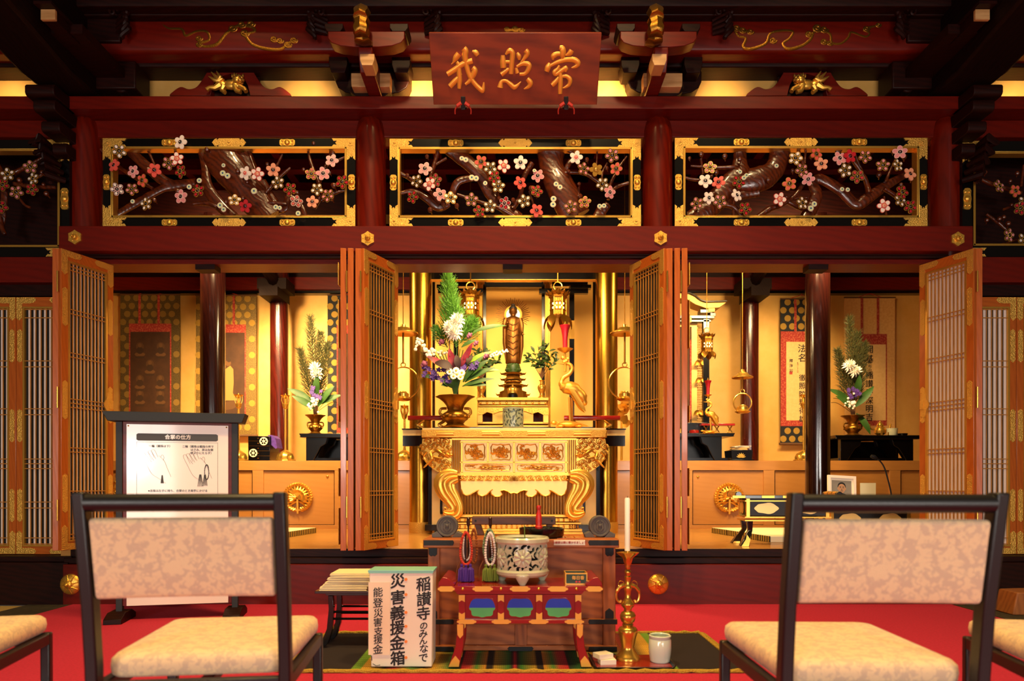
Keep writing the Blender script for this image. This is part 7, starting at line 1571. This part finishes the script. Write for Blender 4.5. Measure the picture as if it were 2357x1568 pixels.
# prayer bead racks
def bead_loop(mb, c, w_, h, n, r, dy=0, seed=0):
    rr = random.Random(seed)
    for k in range(n): a = 2*math.pi*k/n; mb.ball((c[0]+w_*math.sin(a)*(1-.25*math.cos(a)), c[1]+dy+rr.uniform(-.002, .002), c[2]+h*math.cos(a)), r, 8, 5)
def rack(px, label):
    y = 3.22; x = X(px, y); t = thing('bead_rack', label, 'rack', (x, y, ZT)); mb = MB()
    mb.lathe([(.03, 0), (.032, .006), (.03, .012), (.001, .012)], (x, y, ZT), 28); part(mb, 'base', 'brown_bench', t)
    zp = Z(1190, y+.03); mb = MB(); mb.tube([(x, y+.03, ZT+.01), (x, y+.03, zp-.04)], .0045, 8); mb.lathe([(.006, 0), (.009, .01), (.008, .03), (.01, .038), (.004, .044)], (x, y+.03, zp-.045), 12); part(mb, 'tall_post', 'dark_rosewood', t)
    z2 = Z(1222, y-.02); mb = MB(); mb.tube([(x-.01, y-.02, ZT+.01), (x-.01, y-.02, z2-.02), (x-.012, y-.02, z2)], [.0045, .006, .003], 8); mb.tube([(x, y+.03, z2-.005), (x-.01, y-.02, z2-.012)], .004, 6); part(mb, 'front_hook', 'dark_rosewood', t)
    mb = MB(); mb.tube(smoothp([(x-.05, y-.03, ZT+.012), (x-.048, y-.035, ZT+.06), (x-.03, y-.03, ZT+.1)], 4), .003, 6); part(mb, 'wire', 'tassel_brown', t); return x, y, z2
def beads(label, x, y, z, w_, h, n, r, m, tassel=None, ntas=2, tl=.07, group=None):
    t = thing('prayer_beads', label, 'prayer beads', (x, y, z)); mb = MB(); bead_loop(mb, (x, y, z-h), w_, h, n, r); part(mb, 'bead_loop', m, t)
    if tassel:
        mb = MB(); rr = random.Random(3)
        for k in range(ntas):
            tx = x+(k-(ntas-1)/2)*.02; z0 = z-2*h-.003; mb.ball((tx, y, z0), .008, 8, 5)
            for j in range(26): a = rr.uniform(0, 6.28); q = .015*rr.random(); mb.tube([(tx, y, z0-.005), (tx+q*math.cos(a), y+q*math.sin(a), z0-.02), (tx+q*1.3*math.cos(a), y+q*1.2*math.sin(a), z0-tl-rr.uniform(0, .006))], [.003, .004, .003], 5)
        part(mb, 'tassel', tassel, t)
x, y, z = rack(1077, 'dark wooden prayer bead rack holding the purple tasselled beads')
beads('red prayer beads with purple tassels on the bead rack', x-.006, y-.044, z-.006, .026, .075, 40, .0066, 'bead_red', 'tassel_purple', 3, .070)
beads('fine white prayer bead loop hanging inside the red strand', x-.004, y-.02, z-.006, .016, .066, 56, .0042, 'bead_white')
beads('brown prayer beads hanging beside the red strand', x+.028, y+.0, z+.005, .014, .08, 36, .0062, 'bead_brown')
x, y, z = rack(1128, 'dark wooden prayer bead rack touching the celadon burner, holding green tasselled beads')
beads('white prayer beads with olive green tassels on the bead rack', x+.002, y-.044, z-.008, .022, .075, 38, .0064, 'bead_white', 'tassel_green', 3, .066)
beads('green prayer beads hanging behind the green tasselled white strand', x-.002, y-.012, z+.005, .028, .07, 42, .0062, 'bead_green')
beads('clear prayer beads hanging inside the green tasselled white strand', x-.004, y-.02, z-.02, .014, .08, 48, .0044, 'bead_clear')
# ================= tray, candlestick, cup =================
tr_ = thing('black_tray', 'square black tray with red inside holding the candlestick and white cup', 'tray', (X(1453, 3.12), 3.13, .013)); x0, x1 = X(1371, 3.03), X(1550, 3.03)
mb = MB(); mb.prism([(x0, .013), (x1, .013), (x1+.012, .026), (x1+.006, .028), (x1-.006, .018), (x0+.006, .018), (x0-.006, .028), (x0-.012, .026)], 3.02, 3.25); mb.m = 1; mb.box(x0+.004, x1-.004, 3.03, 3.24, .018, .0195); part(mb, 'tray_body', ['black_lacquer', 'red_lacquer_bright'], tr_, bev=.002)
cx, cy, z0 = X(1445, 3.15), 3.15, .0195; h = Z(1272, 3.15)-z0
cs = thing('gold_candlestick', 'tall polished gold candlestick with two ring handles on the black tray', 'candlestick', (cx, cy, z0))
pr = [(.054, 0), (.056, .012), (.05, .022), (.044, .03), (.032, .05), (.029, .065), (.036, .1), (.043, .13), (.044, .146), (.038, .156), (.022, .162), (.026, .17), (.022, .178), (.03, .186), (.035, .2), (.036, .214), (.03, .228), (.018, .236), (.017, .246), (.03, .262), (.03, .272), (.018, .29), (.013, .3), (.014, .33), (.02, .344), (.016, .358), (.011, .37), (.014, .39), (.016, .4), (.010, .405), (.015, .42), (.014, .43), (.008, .436), (.013, .445), (.011, .452), (.018, .468), (.024, .492), (.045, .51), (.05, .517), (.046, .516), (.02, .497), (.001, .494)]
k = h/.517
part(MB().lathe([(a, b*k) for a, b in pr], (cx, cy, z0), 36, wob=lambda a, z: 1+(.06*math.cos(6*a) if z > .5*k else 0)), 'stem', 'brass', cs, smooth=50)
for s in (-1, 1):
    mb = MB(); mb.tube(smoothp([(cx+s*.014, cy, z0+.36*k), (cx+s*.034, cy, z0+.352*k), (cx+s*.052, cy, z0+.325*k), (cx+s*.05, cy, z0+.29*k), (cx+s*.036, cy, z0+.278*k), (cx+s*.03, cy, z0+.288*k)], 5), [.011]*5+[.009]*5+[.006]*16, 8); mb.tube([(cx+s*(.03+.014*math.cos(a)), cy+.004*math.sin(a), z0+.365*k+.014*math.sin(a)) for a in [2*math.pi*j/16 for j in range(16)]], .002, 5, closed=True); part(mb, 'elephant_handle', 'brass', cs)
cs_top = z0+h
mb = MB(); mb.tube([(cx, cy, z0+.49*k), (cx, cy, cs_top+.02)], .003, 6); part(mb, 'spike', 'brass', cs)
t = thing('white_candle', 'tall slim white candle on the gold candlestick', 'candle', (cx, cy, cs_top+.008)); zc1 = Z(1148, 3.15)
part(MB().lathe([(.0125, 0), (.0125, zc1-cs_top-.01), (.009, zc1-cs_top-.004), (.001, zc1-cs_top-.004)], (cx-.002, cy, cs_top+.008), 24), 'wax', 'candle_white', t); part(MB().tube([(cx-.002, cy, zc1), (cx-.001, cy, zc1+.012)], .0012, 5), 'wick', 'soot_and_gloom', t)
cx, cy = X(1519, 3.12), 3.12
t = thing('white_cup', 'tall pale green white cup with a lipped rim on the black tray', 'cup', (cx, cy, .0195)); H = Z(1461, 3.12)-.0195
part(MB().lathe([(.04, 0), (.044, .004), (.045, .01), (.05, .04), (.0515, H*.5), (.05, H*.82), (.047, H-.016), (.0495, H-.012), (.05, H-.003), (.046, H), (.041, H-.004), (.044, H*.8), (.045, H*.3), (.001, H*.25)], (cx, cy, .0195), 40), 'cup_body', 'celadon_white', t)
def matchbox(px, py, y, rot, z0, label):
    c = V((X(px, y), y, z0)); t = thing('matchbox', label, 'matchbox', c); R_ = Matrix.Translation(c) @ Matrix.Rotation(rot, 4, 'Z')
    mb = MB(); mb.box(-.036, .036, -.03, .03, 0, .022); mb.xf(R_); part(mb, 'sleeve', 'white_paper', t, bev=.001)
    mb = MB(); mb.box(-.0365, .0365, -.026, .026, .002, .020); mb.xf(R_); part(mb, 'drawer', 'cream_paper', t)
matchbox(1397, 1520, 3.09, .1, .0195, 'white matchbox lying flat on the tray, the lower of the two')
matchbox(1388, 1505, 3.10, .45, .0425, 'white matchbox resting on top of the other matchbox on the tray')
x, y = X(1404, 3.17), 3.17; mb = MB(); mb.lathe([(.012, 0), (.018, .01), (.016, .024), (.008, .03), (.001, .032)], (x, y, .0195), 16); mb.tube([(x, y, .05), (x+.01, y-.02, .05), (x+.02, y-.04, .046)], .002, 5); solo(mb, 'candle_snuffer', 'soot_and_gloom', 'small black snuffer behind the matchboxes on the tray', 'snuffer')
# ================= donation box =================
YD = 3.06; db = thing('donation_box', 'white paper covered donation box with black brush writing and teal tape along its top', 'box', (X(922, YD), 3.13, .01))
def D(px, py, d=.0): return V((X(px, YD), YD-d, Z(py, YD)))
mb = MB(); mb.prism([(D(850, 1318).x, D(0, 1318).z), (D(996, 1318).x, D(0, 1318).z), (D(994, 1539).x, .011), (D(854, 1539).x, .011)], YD, YD+.14); part(mb, 'box_body', 'white_paper', db, bev=.004)
mb = MB(); z1 = Z(1317, YD); mb.box(X(847, YD), X(998, YD), YD-.003, YD+.143, z1-.0, z1+.008); mb.box(X(848, YD), X(997, YD), YD-.003, YD-.0005, z1-.006, z1); part(mb, 'lid', 'teal_tape', db, bev=.002)
def col(chars, px, size, bold, y, jit, name, sh=.12):
    mb = MB(); rr = random.Random(len(chars))
    for ch, py, k in chars: write(mb, ch, V((X(px+rr.uniform(-jit, jit), YD), y, Z(py, YD))), size*k, vertical=True, bold=bold, shear=sh, depth=.0012)
    part(mb, name, 'ink', db, 'black brush writing')
col([('災', 1337, 1), ('害', 1375, 1), ('義', 1411, 1), ('援', 1445, 1), ('金', 1479, 1.05), ('箱', 1515, 1)], 915, .068, .024, YD-.0008, 1, 'writing')
col([('稲', 1345, 1.05), ('讃', 1379, 1.05), ('寺', 1412, 1), ('の', 1441, .6), ('み', 1459, .66), ('ん', 1475, .6), ('な', 1493, .66), ('で', 1515, .7)], 975, .064, .02, YD-.0008, 1, 'writing')
mb = MB()
for py in (1334, 1369, 1410, 1442, 1477, 1514): c = D(934.5, py); mb.disc_y((c.x, c.z), .0068, YD-.0002, YD-.0026, 16)
part(mb, 'orange_dots', 'orange_dot', db, 'column of orange dots')
mb = MB(); bx(mb, 848, 898, 1341, 1508, YD-.004, YD-.0025); part(mb, 'paper_strip', 'strip_paper', db, 'narrow paper strip hanging down the left of the box')
col([('能', 1363, 1), ('登', 1387, 1), ('災', 1411, .95), ('害', 1432, .9), ('支', 1453, .9), ('援', 1472, .9), ('金', 1494, 1)], 871, .046, .01, YD-.0048, 1, 'strip_writing')
mb = MB(); mb.tube([tuple(D(858, 1528, .001)), tuple(D(866, 1533, .001)), tuple(D(875, 1531, .001))], .0015, 5); mb.tube([tuple(D(855, 1510, .001)), tuple(D(856, 1521, .001))], .0018, 5); part(mb, 'pen_mark', 'ink', db)
# ================= low table with booklets =================
lt = thing('low_black_table', 'low black lacquered table with curved legs carrying the pile of booklets', 'table', (X(820, 3.5), 3.52, 0)); y0, y1 = 3.42, 3.66; x0, x1 = X(724, y0), X(900, y0); zt2 = Z(1361, y0)
mb = MB(); mb.box(x0, x1, y0, y1, zt2-.014, zt2); mb.box(x0+.05, x1-.04, y0+.02, y1-.02, zt2-.026, zt2-.014); part(mb, 'table_top', 'dark_rosewood', lt, bev=.002)
for lx, s in ((x0+.075, -1), (x1-.075, 1)):
    for yy in (y0+.03, y1-.05):
        mb = MB(); rings = [mb.vs([(lx+s*o+q*w_, yy+r_*.014, z) for q, r_ in ((-1, -1), (1, -1), (1, 1), (-1, 1))]) for o, z, w_ in ((0, zt2-.026, .012), (-.004, .2, .013), (.004, .1, .015), (.03, .03, .018), (.05, .012, .022))]; mb.skin(rings); part(mb, 'leg', 'black_lacquer', lt, bev=.002)
mb = MB()
for z in (.15, .185): mb.tube([(x0+.08, y0+.03, z), (x1-.08, y0+.03, z)], .006, 8); mb.tube([(x0+.08, y1-.05, z), (x1-.08, y1-.05, z)], .006, 8)
part(mb, 'stretcher', 'black_lacquer', lt)
rr = random.Random(4); zz_ = zt2+.0005; n = 8
for k in range(n):
    th = .0102; ox_ = -.0+.012*k*(1 if k < 4 else 1) if k else 0; w_ = .24; xa = X(735, y0)+.018*(k//2)+rr.uniform(-.006, .006)
    mb = MB()
    for j in range(4): mb.box(xa+.001*j, xa+w_-.001*j, y0+.005+.002*j, y0+.205, zz_+j*th/4, zz_+(j+.8)*th/4)
    mb.xf(Matrix.Translation((xa, y0, 0)) @ Matrix.Rotation(rr.uniform(-.03, .03), 4, 'Z') @ Matrix.Translation((-xa, -y0, 0)))
    pos = 'lowest in' if k == 0 else 'topmost on' if k == n-1 else f'{["", "second", "third", "fourth", "fifth", "sixth", "seventh"][k]} from the bottom of'
    solo(mb, 'booklet', 'cream_paper', f'cream paper booklet {pos} the pile on the low black table', 'booklet', 'booklets on the low black table'); zz_ += th+.0008
# ================= notice board =================
ang = math.radians(12); c0 = V((X(411, 4.22), 4.22, 0)); nb_ = thing('notice_board', 'black framed notice board on feet showing how to hold prayer beads', 'notice board', (0, 0, 0))
# built upright at the origin, width along x, then turned
zb_, zt3 = .09, Z(985, 4.2); hw = .33
mb = MB(); zr = Z(962, 4.22); mb.prism([(-hw-.08, zr+.028), (hw+.07, zr+.028), (hw+.05, zr-.03), (-hw-.05, zr-.03)], -.06, .06); part(mb, 'roof_bar', 'sign_black', nb_, bev=.003)
for s in (-1, 1): mb = MB(); mb.box(s*hw-.018, s*hw+.018, -.018, .018, .05, zr-.03); part(mb, 'post', 'sign_black', nb_, bev=.002)
mb = MB(); mb.box(-hw+.018, hw-.018, -.008, .012, zb_, zr-.03); part(mb, 'back_panel', 'red_lacquer', nb_)
for s in (-1, 1): mb = MB(); mb.prism([(-.13, 0), (.13, 0), (.13, .03), (.06, .06), (-.06, .06), (-.13, .03)], s*hw-.05, s*hw+.05, 'x'); part(mb, 'foot', 'dark_wood', nb_, bev=.003)
mb = MB(); pw = hw-.04; zp1 = zr-.045; mb.box(-pw, pw, -.0105, -.0085, zb_, zp1); part(mb, 'laminated_sheet', 'laminated', nb_, 'glossy laminated sheet')
mb = MB(); yk = -.0112
def rect(a, b, c, d, y=yk): mb.box(a, b, y-.0003, y, c, d)
zh = zp1-.055
for zq in (zh, zh-.42): mb.prism([(q[0], q[1]) for q in [(-.235+.01*math.cos(a)+(.0 if abs(a) > 9 else 0), zq-.02) for a in ()]] or [(-.235, zq-.038), (-.225, zq-.044), (.22, zq-.044), (.23, zq-.038), (.23, zq-.006), (.22, zq), (-.225, zq), (-.235, zq-.006)], yk-.0003, yk)
part(mb, 'heading_bar', 'grey_ink', nb_)
mb = MB(); write(mb, '合掌の仕方', (.0, yk-.0008, zh-.022), .030, bold=.02); write(mb, '焼香の仕方', (.0, yk-.0008, zh-.442), .030, bold=.02); part(mb, 'heading_writing', 'laminated', nb_, 'white heading writing')
mb = MB()
for a, b, c, d in ((-.235, .23, zh-.054, zh-.0525), (-.235, .23, zh-.376, zh-.3745), (-.235, -.2335, zh-.376, zh-.053), (.2285, .23, zh-.376, zh-.053)): rect(a, b, c, d)
write(mb, '一輪（親珠は下）', (-.10, yk-.0005, zh-.078), .0165, bold=.008); write(mb, '二輪（親珠は親指の所で', (.115, yk-.0005, zh-.078), .0165, bold=.008); write(mb, 'はさみ、房は左側', (.137, yk-.0005, zh-.098), .0165, bold=.008); write(mb, '前よりにたらす）', (.137, yk-.0005, zh-.118), .0165, bold=.008)
write(mb, '※念珠は左手に持ち、合掌のとき両手にかける', (.0, yk-.0005, zh-.352), .0165, bold=.008)
part(mb, 'small_print', 'grey_ink', nb_)
mb = MB()
def hand(ox, oz):
    L = lambda pts: mb.tube([(ox+a, yk-.001, oz+b) for a, b in smoothp(pts, 4)], .0007, 4)
    for k in range(4): L([(-.07+.015*k, -.02+.012*k), (-.095+.018*k, .035+.008*k), (-.085+.018*k, .048+.006*k), (-.072+.017*k, .035+.008*k), (-.04+.012*k, -.01+.01*k)])
    L([(-.07, -.02), (-.04, -.08), (.0, -.11), (.04, -.14)]); L([(.0, .03), (.03, .0), (.05, -.05), (.07, -.10)]); L([(.01, .02), (.02, .035), (.03, .02), (.025, 0)])
hand(-.11, zh-.165); hand(.125, zh-.175)
part(mb, 'hand_drawing', 'brown_print', nb_, 'line drawing of two hands')
mb = MB()
for k in range(30): a = 2*math.pi*k/30; mb.ball((.165+.012*math.cos(a), yk-.001, zh-.235+.045*math.sin(a)), .0036, 6, 4)
for tx, w_, L in ((.128, .016, .075), (.155, .014, .07), (-.09, .008, .05)):
    for k in range(7): mb.tube([(tx+w_*.3*(k-3)/3, yk-.001, zh-.25 if tx > 0 else zh-.255), (tx+w_*(k-3)/3, yk-.001, (zh-.25 if tx > 0 else zh-.255)-L)], .0012, 4)
for k in range(5):
    x = -.2+.1*k; mb.prism([(x, zh-.60), (x+.035, zh-.60), (x+.028, zh-.54), (x+.015, zh-.52), (x+.004, zh-.55)], yk-.0003, yk); mb.box(x+.045, x+.075, yk-.0004, yk, zh-.575, zh-.56); mb.box(x+.05, x+.053, yk-.0004, yk, zh-.59, zh-.575); mb.box(x+.067, x+.07, yk-.0004, yk, zh-.59, zh-.575)
part(mb, 'bead_drawing', 'grey_ink', nb_, 'drawing of beads and tassel')
mb = MB()
for s in (-1, 1): mb.ball((s*(pw-.01), -.011, zp1-.01), .005, 8, 5)
part(mb, 'pin', 'brass', nb_)
nb_.location = c0; nb_.rotation_euler = (0, 0, ang)
# ================= chairs =================
def chair(label):
    """seat faces +y; origin on the floor under the seat centre"""
    t = thing('upholstered_chair', label, 'chair', (0, 0, 0), 'black framed chairs in the front row'); SZ = .42
    mb = MB(); n = 14
    def outl(f_, z, hw0=.205, hw1=.215, y0=-.235, y1=.245, rad=.035):
        o = []
        for (cx_, cy_, a0) in ((hw1-rad, y1-rad, 0), (-hw1+rad, y1-rad, 90), (-hw0+rad, y0+rad, 180), (hw0-rad, y0+rad, 270)):
            for k in range(5): a = math.radians(a0+22.5*k); o.append((f_*(cx_+rad*math.cos(a)), f_*(cy_+rad*math.sin(a)), z))
        return o
    mb.skin([mb.vs(outl(*q)) for q in ((.97, SZ-.055), (1.0, SZ-.048), (1.01, SZ-.03), (1.0, SZ-.012), (.96, SZ-.002), (.85, SZ+.003), (.4, SZ+.005))]); part(mb, 'seat', 'damask', t, smooth=70)
    def mem(pts, wx, wy, name, m='chair_black'):
        mb = MB(); rings = [mb.vs([(p[0]+a*wx/2, p[1]+b*wy/2, p[2]) for a, b in ((-1, -1), (1, -1), (1, 1), (-1, 1))]) for p in pts]; mb.skin(rings); return part(mb, name, m, t, bev=.005)
    for s in (-1, 1):
        mem([(s*.217, -.26, 0), (s*.217, -.265, .3), (s*.217, -.268, .40), (s*.217, -.285, .55), (s*.217, -.33, .812)], .028, .04, 'rear_post')
        mem([(s*.215, .225, 0), (s*.215, .22, SZ-.056)], .028, .028, 'front_leg')
        mb = MB(); mb.bar((s*.212, -.25, SZ-.075), (s*.215, .22, SZ-.075), .026, .034); part(mb, 'side_rail', 'chair_black', t, bev=.003)
        mb = MB(); mb.bar((s*.212, -.25, .2), (s*.215, .22, .2), .016, .016); part(mb, 'stretcher', 'chair_black', t, bev=.002)
    mb = MB(); mb.bar((-.204, -.255, SZ-.075), (.204, -.255, SZ-.075), .026, .036); mb.bar((-.2, .22, SZ-.075), (.2, .22, SZ-.075), .026, .036); mb.bar((0, -.255, SZ-.09), (0, .22, SZ-.09), .03, .02); part(mb, 'seat_frame', 'chair_black', t, bev=.003)
    mb = MB(); mb.tube([(-.206, -.328, .788), (.206, -.328, .788)], .0205, 20); part(mb, 'top_rail', 'chair_black', t)
    mb = MB()
    rows = []
    for zz2, yc in ((.565, -.287), (.575, -.288), (.64, -.300), (.71, -.312), (.745, -.319), (.753, -.32)):
        k = .6 if zz2 in (.565, .753) else 1; rows.append(mb.vs([(x_, yc-.02*k-.006*math.cos(x_*6)*0+(.012*(1-(x_/.2)**2)), zz2) for x_ in [-.198+.396*i/12 for i in range(13)]]+[(x_, yc+.018*k+(.012*(1-(x_/.2)**2)), zz2) for x_ in [.198-.396*i/12 for i in range(13)]]))
    mb.skin(rows); part(mb, 'backrest', 'damask', t, smooth=60, bev=.006); return t
c1 = chair('black framed chair with cream floral upholstery standing in front of the notice board'); c1.location = (-.80, 1.89, 0); c1.rotation_euler.z = math.radians(7)
c2 = dup(c1, label='black framed chair with cream floral upholstery in front of the small sutra desk'); c2.location = (.838, 1.81, 0); c2.rotation_euler.z = math.radians(-1.5)
c3 = dup(c1, label='chair cut off by the left edge of the photo, only its seat visible'); c3.location = (-1.625, 1.88, 0); c3.rotation_euler.z = math.radians(14)
c4 = dup(c1, label='chair cut off by the right edge of the photo, only a seat corner visible'); c4.location = (1.56, 1.83, 0); c4.rotation_euler.z = math.radians(-11)
# ---- groups of repeats ----
GR = {'round_pillar': 'round pillars carrying the transoms', 'inner_pillar': 'inner pillars of the side bays', 'gilded_pillar': 'gilded pillars beside the altar', 'wall_pillar': 'pillars along the gold wall', 'bracket_complex': 'bracket clusters beside the plaque',
      'corner_beam': 'corner beams running forward', 'carved_strut': 'frog-leg struts with lions', 'flower_transom': 'plum blossom transoms', 'plaque_hook': 'hooks under the plaque', 'round_crest': 'gold crests on the platform', 'hanging_lantern': 'hanging lanterns', 'ring_lamp': 'brass ring lamps',
      'brass_candle_stand': 'tall brass candle stands', 'roof_tile': 'crest tiles on the chest', 'prayer_beads': 'prayer bead strands', 'bead_rack': 'prayer bead racks', 'hanging_scroll': 'hanging scrolls on the gold wall', 'matchbox': 'matchboxes on the tray', 'crane_candlestick': 'crane candlesticks',
      'red_candle': 'red candles', 'sutra_desk': 'black and gold sutra desks', 'raised_mat': 'straw mat seats', 'leaf_nosing': 'leaf scroll nosings', 'bronze_vase': 'bronze flower vases', 'small_vase': 'small brass vases', 'leaf_sprig': 'leafy sprigs', 'altar_side_table': 'black side tables', 'side_ledge': 'altar side ledges', 'narrow_stand': 'red topped altar stands', 'mat_border': 'cloth borders'}
for o in SC.objects:
    if o.parent is None and not o.get('group'):
        g = GR.get(o.name.split('.')[0])
        if g: o['group'] = g
